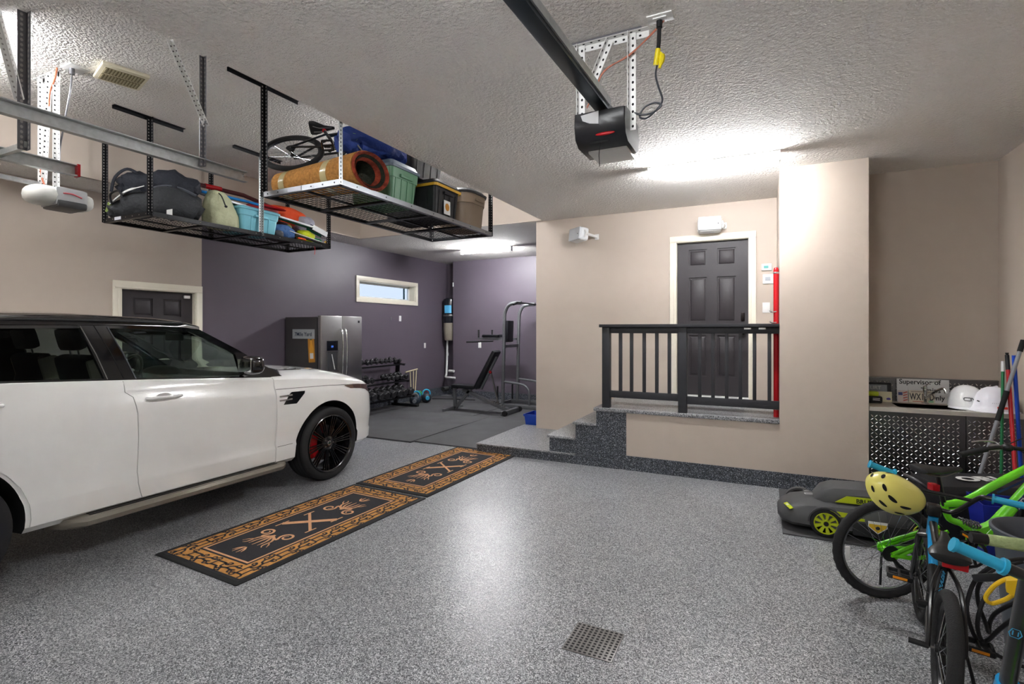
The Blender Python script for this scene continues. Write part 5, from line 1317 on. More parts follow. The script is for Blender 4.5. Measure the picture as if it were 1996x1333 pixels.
t = thing('picture_frame', 'black plastic plate frame standing at the left end of the sink counter', 'frame', (1.02, 6.50, SZ))
T, w, h = leaning(.93, 1.18, SZ, SZ + .19, 6.50, 8)
b = B(M_BLK)
for a in ((0, w, 0, .02), (0, w, h - .02, h), (0, .02, 0, h), (w - .035, w, 0, h)): b.box(a[0], a[1], a[2], a[3], -.006, .006, T=T, bev=.003)
b.build('frame', t)
b = B(mat('hazy_panel', '#7c828a', .3)).box(.02, w - .03, .02, h - .02, -.003, 0, T=T); b.text('F LIRT', T @ Matrix.Translation((.03, .12, .0005)), .05, mat('frosted_text', '#aeb4b8', .5), bold=.001).build('panel', t)
T, w, h = leaning(1.04, 1.175, SZ, SZ + .105, 6.44, 10)
b = B(mat('cream_card', '#cdc7a8', .6)).box(0, w, 0, h, -.002, 0, T=T); b.ell(T @ Vector((w - .03, .03, .001)), .02, .001, .014, mat('purple_print', '#5b4fa0', .6), n=14, k=4)
one(b, 'card', 'cream card with small purple emblem in front of the black plate frame', 'card')
t = thing('battery_pack', 'black and lime tool battery on the left end of the sink counter', 'battery', (.99, 6.33, SZ))
B(M_BLK).box(.93, 1.07, 6.28, 6.38, SZ, SZ + .07, bev=.02).build('cell_block', t)
B(mat('lime_plastic', '#b5cc1f', .4)).box(.95, 1.04, 6.29, 6.38, SZ + .068, SZ + .115, bev=.015).build('lime_top', t)
B(M_WHITE).box(.985, 1.045, 6.277, 6.281, SZ + .03, SZ + .036).box(.985, 1.045, 6.277, 6.281, SZ + .045, SZ + .05).build('print', t)
# helmets
def on_dome(c, r, u, v, off=.0015):
    """point on front of dome from local (x,z)"""
    x, z = u, v; y = -math.sqrt(max(0, 1 - (x / r[0]) ** 2 - (z / r[2]) ** 2)) * r[1]
    p = Vector((x, y, z)); return Vector(c) + p + p.normalized() * off
hh = thing('hard_hat', 'plain white hard hat marked CN on the sink counter', 'hard hat', (1.73, 6.27, SZ))
c = (1.72, 6.28, SZ + .049); r = (.135, .155, .165)
b = B(mat('hat_white', '#f0f1f2', .25, coat=.3)); prof = []
b.loft([[Vector((c[0] + r[0] * k * math.cos(2 * PI * i / 32), c[1] + r[1] * k * math.sin(2 * PI * i / 32), c[2] + z)) for i in range(32)] for k, z in ((1.02, -.03), (1.01, 0), (.985, .03), (.93, .07), (.82, .105), (.66, .135), (.44, .156), (.2, .167), (.02, .169))]); b.build('shell', hh)
b = B(mat('hat_white', '#f0f1f2', .25)); b.loft([[Vector((c[0] + .138 * math.cos(R(a)), c[1] + .158 * math.sin(R(a)), c[2] - .028)), Vector((c[0] + .15 * math.cos(R(a)), c[1] + (.158 + .045) * math.sin(R(a)), c[2] - .042)), Vector((c[0] + .15 * math.cos(R(a)), c[1] + (.158 + .045) * math.sin(R(a)), c[2] - .047)), Vector((c[0] + .138 * math.cos(R(a)), c[1] + .158 * math.sin(R(a)), c[2] - .034))] for a in range(190, 351, 16)]); b.build('peak', hh)
b = B(ink); rs = (.137, .157, .19)
for pts in ([(.0, .062), (-.035, .062), (-.043, .056), (-.043, .042), (-.035, .035), (.0, .035)], [(.005, .035), (.005, .060), (.012, .062), (.032, .036), (.038, .036), (.040, .060)]): b.tube([on_dome(c, rs, x - .012, z) for x, z in pts], .0028, n=5)
b.build('printed_letters', hh)
h2 = thing('hard_hat', 'white full brim hard hat with an orange red mark at the counter edge', 'hard hat', (1.86, 6.1, SZ))
c = (1.865, 6.12, SZ + .03); b = B(mat('hat_white2', '#ecebf3', .3, coat=.2))
b.loft([[Vector((c[0] + k * .19 * math.cos(2 * PI * i / 36), min(c[1] + k * .20 * math.sin(2 * PI * i / 36), 6.56), c[2] + z)) for i in range(36)] for k, z in ((.96, -.028), (.98, -.022), (.80, .0), (.74, .03), (.68, .08), (.58, .13), (.42, .17), (.22, .19), (.02, .195))]); b.build('shell', h2)
B(mat('orange_red_label', '#e63a2a', .4)).loft([[Vector((c[0] - .02 + dx, c[1] - .165 - .003, c[2] + .012)), Vector((c[0] - .02 + dx, c[1] - .163, c[2] + .032))] for dx in (0, .02, .04, .07)], None, False, False).build('reflective_label', h2, fix=False)
b = B(mat('grey_ink', '#6a6a78', .6))
for k in range(7): b.tube([(c[0] - .05 + k * .013, c[1] - .150, c[2] + .055), (c[0] - .044 + k * .013, c[1] - .147, c[2] + .063)], .0012, n=4)
b.tube([(c[0] - .135, c[1] - .085, c[2] + .07), (c[0] - .125, c[1] - .10, c[2] + .066)], .005, mat('black_ink', '#16181c', .6), n=5)
b.build('printed_mark', h2)
B(mat('hat_white2', '#ecebf3', .3)).tube([(c[0] + .02, c[1] - .02, c[2] + .195), (c[0] + .02, c[1] + .06, c[2] + .18)], .012, n=8).build('ridge', h2)
# ------------------------------------------------------------------ long handled tools
def pole(name, label, cat, p_top, p_bot, col, r=.0135, extra=None):
    m = mat('pole_' + col.lstrip('#'), col, .35); t = thing(name, label, cat, (p_bot[0], p_bot[1], 0))
    B(m).tube([p_bot, p_top], r, n=12).build('shaft', t)
    if extra: extra(t, Vector(p_bot), Vector(p_top))
    return t
def broomhead(col, w=.28, ang=20):
    def fn(t, a, c):
        T = rotz(ang, (a.x, a.y, 0)); B(mat('head_' + col.lstrip('#'), col, .6)).box(-w / 2, w / 2, -.03, .03, .11, .17, bev=.01, T=T).build('head_block', t)
        b = B(mat('bristle_dark', '#24262a', .9)); n = 14
        for i in range(n): b.box(-w / 2 + w * i / n + .003, -w / 2 + w * (i + 1) / n - .003, -.035, .035, .0, .115, T=T)
        b.build('bristles', t)
    return fn
def e_green(t, a, c):
    B(M_WHITE).tube([a + (c - a) * .93, c + (c - a) * .004], .0138, n=12).build('white_tip', t); broomhead('#1f7a46')(t, a, c)
pole('broom', 'green handled broom with white tip, leftmost upright handle by the sink', 'broom', (1.852, 5.86, 1.35), (1.775, 5.66, .15), '#1d7a48', .011, e_green)
def e_red(t, a, c):
    B(M_BLK).tube([a + (c - a) * .90, c], .015, n=12).lathe([(.008, 0), (.012, .012), (.012, .02)], None, Matrix.Translation(c), 10).build('black_tip', t); broomhead('#8a1a20', .26, 40)(t, a, c)
pole('broom', 'red handled broom with black tip right beside the green handled one', 'broom', (1.872, 5.84, 1.41), (1.83, 5.50, .15), '#bb1c26', .0145, e_red)
def e_gray(t, a, c):
    B(M_RUB).tube([a + (c - a) * .56, a + (c - a) * .73], .019, n=12).build('foam_grip', t); B(M_RUB).tube([a + (c - a) * .955, c + (c - a) * .02], .019, n=12).build('end_grip', t)
    B(M_BLK).box(-.2, .2, -.03, .03, 0, .03, bev=.01, T=rotz(20, (a.x, a.y, 0))).build('blade', t)
pole('snow_brush', 'grey pole with two black foam grips leaning across the other handles', 'pole', (1.95, 5.78, 1.51), (1.53, 5.60, .03), '#8b8e93', .015, e_gray)
pole('broom', 'blue handled broom leaning in the corner behind the grey pole', 'broom', (1.90, 5.79, 1.41), (1.97, 5.82, .15), '#1e4fc0', .0145, broomhead('#1c3f8c', .22, 90))
def e_sh(t, a, c): B(M_STEEL).box(-.12, .12, -.01, .01, 0, .28, bev=.006, T=rotz(60, (a.x, a.y, 0))).build('blade', t)
pole('shovel', 'thin red handle leaning right into the corner, nearest the right wall', 'shovel', (2.03, 5.86, 1.32), (1.80, 5.30, .1), '#c21f24', .012, e_sh)
pole('rake', 'second thin red handle crossing behind the blue broom', 'rake', (2.03, 6.2 - .36, 1.18), (1.90, 5.42, .1), '#b01f2a', .011, e_sh)
# ------------------------------------------------------------------ door mats
M_TAN = mat('coir_tan', '#c08844', .9, bump=(160, .6, .004), vary=(30, .18)); M_TANP = mat('coir_pinkish', '#cf9a70', .9, bump=(160, .5, .004))
M_MATK = mat('mat_black', '#26262a', .92, bump=(170, .7, .005))
def doormat(cx_, cy_, rot, label, hv=.96, hu=.47):
    # e1 = +Y (length), e2 = -X (up for the lettering)
    T0 = Matrix.Translation((cx_, cy_, 0)) @ Matrix.Rotation(R(90 + rot), 4, 'Z')
    t = thing('door_mat', label, 'door mat', (cx_, cy_, 0))
    b = B(M_RUB); b.loft([[T0 @ Vector((sx * (hv - i), sy * (hu - i), z)) for sx, sy in ((-1, -1), (1, -1), (1, 1), (-1, 1))] for z, i in ((0, 0), (.006, 0), (.012, .008))]); b.build('rubber_base', t)
    B(M_MATK).add([T0 @ Vector(p) for p in ((-hv + .03, -hu + .03, .0123), (hv - .03, -hu + .03, .0123), (hv - .03, hu - .03, .0123), (-hv + .03, hu - .03, .0123))], [(0, 1, 2, 3)]).build('black_field', t, fix=False)
    T = T0 @ Matrix.Translation((0, 0, .0125)); b = B(M_TAN); o1, o2, i1, i2 = hv - .055, hu - .05, hv - .20, hu - .19
    def ringrect(b, a1, a2, c1, c2, z, m):
        vs = [T @ Vector((s * a1, q * a2, z)) for s, q in ((-1, -1), (1, -1), (1, 1), (-1, 1))] + [T @ Vector((s * c1, q * c2, z)) for s, q in ((-1, -1), (1, -1), (1, 1), (-1, 1))]
        b.add(vs, [(i, (i + 1) % 4, 4 + (i + 1) % 4, 4 + i) for i in range(4)], m)
    ringrect(b, o1, o2, i1, i2, .0006, M_TAN); ringrect(b, i1 - .018, i2 - .018, i1 - .036, i2 - .036, .0006, M_TANP)
    b.build('tan_border', t, fix=False)
    # dark scrollwork over the border
    b = B(M_MATK); d = .0016; w = .0155
    def side(A, Bp, inward, n):
        A = Vector(A); Bp = Vector(Bp); e = (Bp - A) / n; L = e.length; e.normalize(); q = Vector(inward); H = .135
        for k in range(n):
            O = A + e * (L * k)
            P = lambda s, v: (O + e * (s * L) + q * (v * H)).to_tuple()[:2]
            lines = [[(.0, .22), (.10, .22), (.14, .30), (.40, .30), (.40, .18), (.52, .18)], [(.14, .30), (.14, .72), (.08, .80)], [(.14, .72), (.46, .72), (.52, .62), (.62, .66)], [(.46, .72), (.46, .42), (.56, .34), (.70, .42), (.86, .38), (1.0, .46)],
                     [(.56, .34), (.60, .14), (.66, .0)], [(.70, .42), (.74, .62), (.84, .72), (.96, .68), (1.08, .72)], [(.62, .66), (.66, .86)], [(.86, .38), (.90, .16)]]
            for ln in lines: b.ribbon(smooth2([P(*p) for p in ln], 3), w, T, d=d)
            for (s, v, r) in ((.08, .86, .018), (.53, .12, .016), (.60, .76, .016), (.93, .24, .014), (.92, .80, .016)):
                c = P(s, v); b.ribbon([(c[0] + r * math.cos(2 * PI * i / 14), c[1] + r * math.sin(2 * PI * i / 14)) for i in range(14)], .011, T, d=d + .0004, loop=True)
    side((-o1, -o2), (o1, -o2), (0, 1, 0), 6) if False else None
    for A_, B_, q_, n_ in (((-o1, -o2, 0), (o1, -o2, 0), (0, 1, 0), 6), ((o1, o2, 0), (-o1, o2, 0), (0, -1, 0), 6), ((o1, -i2, 0), (o1, i2, 0), (-1, 0, 0), 2), ((-o1, i2, 0), (-o1, -i2, 0), (1, 0, 0), 2)): side(A_, B_, q_, n_)
    b.build('scroll_border', t, fix=False)
    # letter X
    b = B(M_TANP)
    b.ribbon([(-.14, .165), (.14, -.165)], .052, T, d=.001).ribbon([(.135, .165), (-.135, -.165)], .024, T, d=.0012)
    for x, y, w_ in ((-.14, .165, .13), (.14, -.165, .13), (.13, .165, .11), (-.13, -.165, .11)): b.ribbon([(x - w_ / 2, y), (x + w_ / 2, y)], .015, T, d=.0014)
    b.build('letter_x', t, fix=False)
    for s in (1, -1):
        b = B(M_TANP); Q = lambda x, y: (s * x, s * y)
        for q in (1, -1):
            sp = []
            for i in range(18):
                a = PI * 2.6 * i / 17; r = .018 + .040 * i / 17; sp.append((.315 + r * math.cos(a + PI), q * (.118 + r * math.sin(a + PI))))
            sp += [(.385, q * .085), (.36, q * .02), (.33, 0)]
            b.ribbon([Q(*p) for p in smooth2(sp, 3)], [.006 + .014 * min(1, i / 26) for i in range(3 * len(sp))], T, d=.0011)
            b.ribbon([Q(*p) for p in smooth2([(.36, q * .03), (.42, q * .08), (.50, q * .085), (.53, q * .11)], 4)], [.018, .02, .018, .014, .010, .006], T, d=.0012)
            b.ribbon([Q(*p) for p in smooth2([(.37, q * .015), (.44, q * .045), (.52, q * .05)], 4)], [.018, .018, .014, .006], T, d=.0013)
            b.ribbon([Q(*p) for p in smooth2([(.44, q * .075), (.47, q * .115), (.51, q * .14)], 4)], [.014, .012, .006], T, d=.0012)
            b.ribbon([Q(*p) for p in smooth2([(.575, q * .006), (.61, q * .035), (.65, q * .05)], 3)], [.010, .014, .006], T, d=.0012)
            b.ribbon([Q(*p) for p in smooth2([(.575, q * .006), (.62, q * .018), (.67, q * .022)], 3)], [.010, .012, .006], T, d=.0013)
        b.ribbon([Q(.33, 0), Q(.43, 0), Q(.53, 0)], [.012, .02, .006], T, d=.0014)
        b.build('scroll_ornament', t, fix=False)
doormat(-3.435, 3.13, -2.5, 'black and tan mat with the letter X lying nearest the camera beside the car')
doormat(-3.372, 5.075, -1.8, 'black and tan mat with the letter X lying farther away, by the low platform', hv=.955)
# ------------------------------------------------------------------ drain
t = thing('floor_drain', 'square grey floor drain grate with rows of small holes', 'drain', (-.80, 2.595, 0))
b = B(mat('drain_iron', '#6f6c69', .4, .5, vary=(20, .12))).box(-.93, -.67, 2.465, 2.725, .0, .004, bev=.0015); b.build('grate', t)
b = B(M_HOLE)
for i in range(10):
    for j in range(11):
        x = -.915 + i * .0256; y = 2.48 + j * .023; b.box(x - .0065, x + .0075, y - .006, y + .006, .0037, .0046)
b.build('drain_holes', t)
b = B(mat('floor_stain', '#8a8274', .5)); 
# ------------------------------------------------------------------ rubber mat under mowers
slab(.13, 1.30, 4.62, 5.90, .012, 'black rubber mat on the floor under the lawn mower')
# ------------------------------------------------------------------ lawn mower
M_MW = mat('mower_grey', '#48494a', .5); M_LIME = mat('mower_lime', '#b7c61c', .4)
mz = .012
mw = thing('lawn_mower', 'dark grey and lime cordless lawn mower on the black rubber mat', 'lawn mower', (.6, 4.95, mz))
b = B(M_MW)
rr = []
for x, hw, zb, zt in ((.10, .10, .09, .14), (.13, .20, .07, .17), (.20, .25, .06, .21), (.32, .265, .06, .235), (.50, .27, .06, .25), (.75, .265, .06, .26), (.95, .24, .06, .27), (1.02, .20, .08, .25)):
    y = 4.93
    rr.append([Vector((x, y + a * hw, z)) for a, z in ((-.85, zb), (-1, zb + .03), (-.97, zb + (zt - zb) * .6), (-.80, zt - .01), (-.4, zt + .01), (.4, zt + .01), (.80, zt - .01), (.97, zb + (zt - zb) * .6), (1, zb + .03), (.85, zb))])
b.loft(rr); b.build('deck', mw)
b = B(M_MW); rr = []
for x, hw, zt in ((.36, .10, .27), (.42, .15, .34), (.50, .165, .37), (.75, .165, .385), (1.0, .155, .385), (1.06, .14, .36)):
    rr.append([Vector((x, 4.95 + a * hw, z)) for a, z in ((-1, .20), (-1, zt - .05), (-.8, zt - .01), (-.4, zt), (.4, zt), (.8, zt - .01), (1, zt - .05), (1, .20))])
b.loft(rr); b.build('motor_cover', mw)
b = B(M_LIME); T = frame((.50, 4.775, .265), (1, 0, 0), (0, .15, 1)); b.prism([(0, 0), (.42, .01), (.42, .06), (.08, .055)], T, .01); b.text('BRUSHLESS', T @ Matrix.Translation((.14, .012, .0108)), .045, M_BLK, bold=.001); b.build('brushless_strip', mw)
b = B(M_LIME); T = frame((.40, 4.668, .19), (1, 0, 0), (0, .1, 1)); b.prism([(0, .01), (.03, -.01), (.2, .0), (.2, .03), (.03, .035)], T, .008)
b.build('side_flash', mw)
b = B(M_LIME); T = frame((.145, 4.80, .19), (.3, -1, .0), (1, .3, .35)); b.prism([(-.01, 0), (.13, 0), (.13, .03), (-.01, .03)], T, .004); b.text('40V', T @ Matrix.Translation((.02, .006, .0045)), .025, M_WHITE).build('voltage_label', mw)
b = B(M_WHITE); T = frame((.30, 4.93, .262), (.2, -1, 0), (1, .2, .05)); b.ribbon([(-.08, .01), (-.06, .05), (-.05, .01)], .006, T, d=.003).ribbon([(.0, .0), (.03, .0), (.03, .06), (.0, .06), (0, 0)], .008, T, d=.003); b.build('front_logo', mw)
def mwheel(x, y, r, sy):
    T = frame((x, y, r + mz), (1, 0, 0), (0, 0, 1), (0, sy, 0)); b = B(M_RUB); n = 40
    b.loft([[T @ Vector((rr_ * (1 + (.015 if (i % 2 and rr_ > .95 * r) else 0)) * math.cos(2 * PI * i / n), rr_ * math.sin(2 * PI * i / n), z)) for i in range(n)] for rr_, z in ((r * .72, -.05), (r, -.045), (r, .0), (r * .9, .006), (r * .76, .004))], M_RUB, True, False)
    w = b.build('wheel', mw)
    b = B(M_LIME); b.lathe([(r * .78, .004), (r * .74, .008), (r * .68, .0)], None, T, 32, caps=False)
    for k in range(9):
        a = 2 * PI * k / 9; ca, sa = math.cos(a), math.sin(a); P = lambda u, v, z: T @ Vector((u * ca - v * sa, u * sa + v * ca, z))
        b.loft([[P(u, -wv, -.004), P(u, -wv * .7, .006), P(u, wv * .7, .006), P(u, wv, -.004)] for u, wv in ((r * .2, .008), (r * .72, .016))])
    b.lathe([(r * .3, -.01), (r * .3, .008), (r * .1, .01)], None, T, 20); b.build('wheel_hub', w)
    B(M_BLK).lathe([(r * .17, .008), (r * .15, .016)], None, T, 16).lathe([(r * .72, -.02), (r * .1, -.02)], None, T, 24).build('hub_cap', w)
mwheel(.43, 4.66, .108, -1); mwheel(1.06, 4.66, .12, -1); mwheel(.28, 5.20, .10, 1); mwheel(1.06, 5.20, .12, 1)
B(M_MW).loft([[Vector((.28 + .125 * math.cos(R(a)), y, .115 + .125 * math.sin(R(a)))) for y in (5.155, 5.21)] + [Vector((.28 + .11 * math.cos(R(a)), y, .115 + .11 * math.sin(R(a)))) for y in (5.21, 5.155)] for a in range(0, 181, 15)]).build('wheel_arch', mw)
B(M_MW).loft([[Vector((.43 + .125 * math.cos(R(a)), y, .12 + .125 * math.sin(R(a)))) for y in (4.66, 4.71)] + [Vector((.43 + .112 * math.cos(R(a)), y, .12 + .112 * math.sin(R(a)))) for y in (4.71, 4.66)] for a in range(0, 181, 15)]).build('wheel_arch', mw)
b = B(M_BLK).box(.60, 1.02, 4.652, 4.70, .06, .17, bev=.02); b.build('side_discharge', mw)
b = B(M_WHITE); T = frame((.70, 4.648, .10), (1, 0, 0), (0, 0, 1)); b.prism([(0, .09), (0, .05), (.06, .0), (.12, .05), (.12, .09)], T, .003); b.prism([(.005, .072), (.005, .052), (.06, .007), (.115, .052), (.115, .072)], T @ Matrix.Translation((0, 0, .0032)), .001, mat('warn_yellow', '#d9b320', .5)); b.ell(T @ Vector((.06, .045, .005)), .014, .002, .014, ink, n=12, k=5)
b.build('warning_label', mw)
b = B(M_LIME); T = frame((.56, 4.647, .175), (1, .0, .05), (0, 0, 1)); b.prism([(0, 0), (.12, 0), (.12, .02), (.01, .02)], T, .003).text('40-VOLT', T @ Matrix.Translation((.015, .003, .0035)), .018, ink).build('side_badge', mw)
# ------------------------------------------------------------------ second machine with ORI lettering
om = thing('equipment_case', 'large black case with white ORI letters behind the green bicycle', 'case', (1.35, 5.15, 0))
b = B(mat('case_black', '#1b1c1f', .5)); Tc = rotz(14, (1.50, 5.30, 0)); rr = []
for x, hw, zt in ((-.38, .16, .36), (-.35, .22, .42), (-.1, .24, .435), (.15, .24, .445), (.33, .22, .46), (.36, .17, .42)):
    rr.append([Tc @ Vector((x, a * hw, z)) for a, z in ((-1, .012), (-1, zt - .06), (-.85, zt - .01), (-.5, zt), (.5, zt), (.85, zt - .01), (1, zt - .06), (1, .012))])
b.loft(rr); b.build('case_shell', om)
b = B(mat('letter_white', '#dcdcd8', .5)); b.text('ORI', Tc @ Matrix.Translation((-.13, -.11, .446)) @ Matrix.Rotation(R(12), 4, 'Z'), .17, None, sx=1.15, bold=.008); b.build('lettering', om)
B(M_GREYH).tube([Tc @ Vector(p) for p in ((-.37, -.1, .36), (-.44, -.1, .42), (-.44, .1, .42), (-.37, .1, .36))], .012, sub=4).build('carry_handle', om)
# ------------------------------------------------------------------ bins at the right
def round_bin(c, r0, r1, h, m, name, label, cat, wall=.01):
    b = B(m); T = Matrix.Translation(c)
    b.lathe([(r0, 0), (r1, h), (r1 + .014, h), (r1 + .016, h + .02), (r1 + .004, h + .024), (r1 - wall, h), (r0 - wall, wall)], None, T, 36)
    return one(b, name, label, cat)
round_bin((1.31, 3.50, 0), .19, .235, .585, mat('bin_grey', '#585d66', .4), 'round_bin', 'grey round plastic bin at the right edge behind the bicycles', 'bin')
b = B(mat('bin_blue', '#14248c', .5)); taper(b, 1.34, 1.96, 4.57, 4.90, 0, .43, .04)
one(b, 'storage_bin', 'dark blue open bin on the floor behind the green bicycle', 'bin')
# ------------------------------------------------------------------ bicycles
M_BTY = mat('bike_tyre', '#262627', .85, bump=(180, .5, .005)); M_ALU = mat('bike_alloy', '#b9bbbf', .25, .9); M_BKP = mat('bike_black', '#151618', .3, coat=.4)
M_SPK = mat('spoke_steel', '#c9ccd2', .2, 1.0); M_GRNB = mat('lime_green_paint', '#6fdc1c', .25, coat=.6); M_BLUB = mat('sky_blue_paint', '#1f9ad6', .25, coat=.6)
def bwheel(root, name, T, r, tw, rim_m, nsp=28, knob=0, reflector=True, hubcol=None, spokes=True):
    """T: hub frame, wheel in local xz plane"""
    N = 72; b = B(M_BTY); rings = []
    for i in range(N):
        a = 2 * PI * i / N; ca, sa = math.cos(a), math.sin(a); k = knob if i % 2 else 0
        rings.append([T @ Vector(((r - tw + (tw + (k if abs(math.cos(g)) > .5 and math.cos(g) > 0 else 0)) * math.cos(g)) * ca, tw * math.sin(g), (r - tw + (tw + (k if math.cos(g) > .5 else 0)) * math.cos(g)) * sa)) for g in [2 * PI * j / 12 for j in range(12)]])
    b.loft(rings, M_BTY, True, False, True); w = b.build(name, root)
    b = B(rim_m); ri = r - 2 * tw + .006
    rings = [[T @ Vector(((ri + dr) * math.cos(2 * PI * i / N), dy, (ri + dr) * math.sin(2 * PI * i / N))) for dr, dy in ((.004, -.012), (-.014, -.009), (-.018, 0), (-.014, .009), (.004, .012))] for i in range(N)]
    b.loft(rings, rim_m, True, False, True); b.build('rim', w)
    if spokes:
        b = B(M_SPK)
        for i in range(nsp):
            a = 2 * PI * i / nsp; s = 1 if i % 2 else -1; a2 = a + (1.1 if (i // 2) % 2 else -1.1)
            b.tube([T @ Vector((.022 * math.cos(a2), s * .028, .022 * math.sin(a2))), T @ Vector(((ri - .012) * math.cos(a), 0, (ri - .012) * math.sin(a)))], .0013, n=4)
        b.build('spokes', w)
    b = B(hubcol or M_ALU); b.cyl(T @ Vector((0, -.04, 0)), T @ Vector((0, .04, 0)), .016).cyl(T @ Vector((0, -.03, 0)), T @ Vector((0, -.025, 0)), .028).cyl(T @ Vector((0, .025, 0)), T @ Vector((0, .03, 0)), .028).cyl(T @ Vector((0, -.06, 0)), T @ Vector((0, .06, 0)), .006, m=M_STEEL); b.build('hub', w)
    if reflector:
        b = B(M_WHITE); a = R(188); c = Vector((r * .72 * math.cos(a), 0, r * .72 * math.sin(a))); b.box(-.013, .013, -.006, .006, -.042, .042, bev=.005, T=T @ Matrix.Translation(c)); b.build('wheel_reflector', w)
    return w
def saddle(root, T, L=.25, W=.16, m=None, refl=False):
    b = B(m or mat('saddle_black', '#17181a', .4)); rings = []
    for x, w, zt, th in ((-L * .5, W * .40, -.01, .02), (-L * .46, W * .49, .006, .035), (-L * .3, W * .5, .010, .045), (-L * .1, W * .38, .0, .042), (L * .1, W * .22, -.006, .04), (L * .3, W * .13, -.006, .035), (L * .47, W * .10, -.010, .03), (L * .5, W * .05, -.02, .015)):
        rings.append([T @ Vector((x, w * math.cos(g), zt + (0 if math.sin(g) > 0 else 0) - th / 2 + th / 2 * math.sin(g) + .006 * abs(math.cos(g)))) for g in [2 * PI * j / 14 for j in range(14)]])
    b.loft(rings); s = b.build('saddle', root)
    for sy in (-.02, .02): B(M_STEEL).tube([T @ Vector((-L * .35, sy * 1.5, -.03)), T @ Vector((-L * .1, sy, -.05)), T @ Vector((L * .1, sy, -.05)), T @ Vector((L * .4, sy * .4, -.03))], .0035, sub=3).build('saddle_rail', s)
    return s
def crank(root, T, bb, L, ang, ring_r, pedal_m, side_gap=.09):
    P = lambda x, y, z: T @ Vector((x, y, z)); bx, bz = bb
    b = B(M_BKP); b.cyl(P(bx, -.07, bz), P(bx, .07, bz), .02); n = 40
    b.lathe([(ring_r * .8, -.002), (ring_r, -.002), (ring_r, .002), (ring_r * .8, .002), (ring_r * .8, -.002)], M_BKP, T @ Matrix.Translation((bx, -.05, bz)) @ Matrix.Rotation(R(90), 4, 'X'), n, caps=False)
    for k in range(5):
        a = 2 * PI * k / 5; b.beam(P(bx, -.05, bz), P(bx + ring_r * .85 * math.cos(a), -.05, bz + ring_r * .85 * math.sin(a)), .006, .016, up=(0, 0, 1))
    c = b.build('chainring', root)
    for s in (1, -1):
        a = ang + (PI if s < 0 else 0); e = (bx + L * math.cos(a), bz + L * math.sin(a)); y = s * side_gap * .8
        B(M_BKP).beam(P(bx, y, bz), P(e[0], y, e[1]), .014, .024, up=T.to_3x3() @ Vector((-math.sin(a), 0, math.cos(a))), bev=.004).build('crank_arm', root)
        b = B(pedal_m); Tp = T @ Matrix.Translation((e[0], s * (side_gap + .05), e[1]))
        b.cyl(Tp @ Vector((0, -.045 * s - .02 * s, 0)), Tp @ Vector((0, .045, 0)), .008)
        for x in (-.045, .045): b.box(x - .007, x + .007, -.05, .05, -.012, .012, bev=.004, T=Tp)
        for y_ in (-.048, 0, .048): b.box(-.045, .045, y_ - .006, y_ + .006, -.011, .011, bev=.003, T=Tp)
        pd = b.build('pedal', root)
        B(mat('amber_reflector', '#e08a12', .3)).box(-.052 - .002, -.050, -.03, .03, -.006, .006, T=Tp).build('pedal_reflector', pd)

# ---- green full suspension bike
PHI = 22
Tg = Matrix.Translation((.648, 3.80, 0)) @ Matrix.Rotation(R(PHI), 4, 'Z') @ Matrix.Rotation(R(3), 4, 'X')
gb = thing('bicycle', 'lime green mountain bicycle with knobbly tyres parked at the right', 'bicycle', (.65, 3.8, 0))
P = lambda x, y, z: Tg @ Vector((x, y, z))
RW_ = .30
bwheel(gb, 'rear_wheel', Tg @ Matrix.Translation((0, 0, RW_)), RW_, .026, M_ALU, 32, knob=.004, hubcol=M_GRNB)
hub = (0, RW_)
for s in (1, -1):
    B(M_GRNB).tube([P(0, s * .065, RW_), P(.12, s * .055, RW_ + .05), P(.33, s * .035, RW_ + .135)], .011, n=8).build('seat_stay', gb)
    B(M_GRNB).tube([P(0, s * .065, RW_ - .005), P(.10, s * .06, RW_ - .02), P(.24, s * .05, RW_ - .015), P(.44, s * .035, RW_ + .03)], .013, n=8).build('chain_stay', gb)
    B(M_GRNB).tube([P(.02, s * .062, RW_ - .02), P(.12, s * .058, RW_ + .03), P(.30, s * .045, RW_ + .09)], .012, n=8).build('brace_stay', gb)
B(M_GRNB).tube([P(.33, 0, .58), P(.36, 0, .50), P(.43, 0, .47), P(.47, 0, .43), P(.48, 0, .36), P(.46, 0, .31)], .019, sub=5, n=12).build('seat_tube', gb)
B(M_GRNB).tube([P(.32, 0, .585), P(.45, 0, .61), P(.60, 0, .705), P(.85, 0, .855)], [.020, .023, .023, .022], sub=5, n=12).build('top_tube', gb)
B(M_GRNB).tube([P(.32, 0, .55), P(.40, 0, .555), P(.47, 0, .60)], .012, sub=4).build('gusset', gb)
B(M_GRNB).tube([P(.87, 0, .79), P(.75, 0, .635), P(.62, 0, .47), P(.52, 0, .345)], [.026, .028, .03, .03], sub=5, n=12, flat=1.2).build('down_tube', gb)
B(M_GRNB).loft([[P(x, y, z) for y in (-.022, .022)] + [P(x2, y, z2) for y in (.022, -.022)] for x, z, x2, z2 in ((.50, .44, .54, .33), (.58, .475, .62, .40), (.66, .53, .64, .47))]).build('shock_mount', gb)
B(M_CHROME).tube([P(.36, 0, .50), P(.54, 0, .455)], .010).build('shock_shaft', gb)
b = B(M_GREYH); b.tube([P(.42 + .11 * i / 40, .022 * math.cos(i * 1.1), .487 - .028 * i / 40 + .022 * math.sin(i * 1.1)) for i in range(41)], .004, n=5); b.build('shock_spring', gb)
b = B(mat('navy_decal', '#16365f', .4)); Td = frame(P(.80, -.034, .70), P(.70, 0, .58) - P(.80, 0, .70) and (P(.82, 0, .72) - P(.70, 0, .575)), Tg.to_3x3() @ Vector((-.77, 0, .64)))
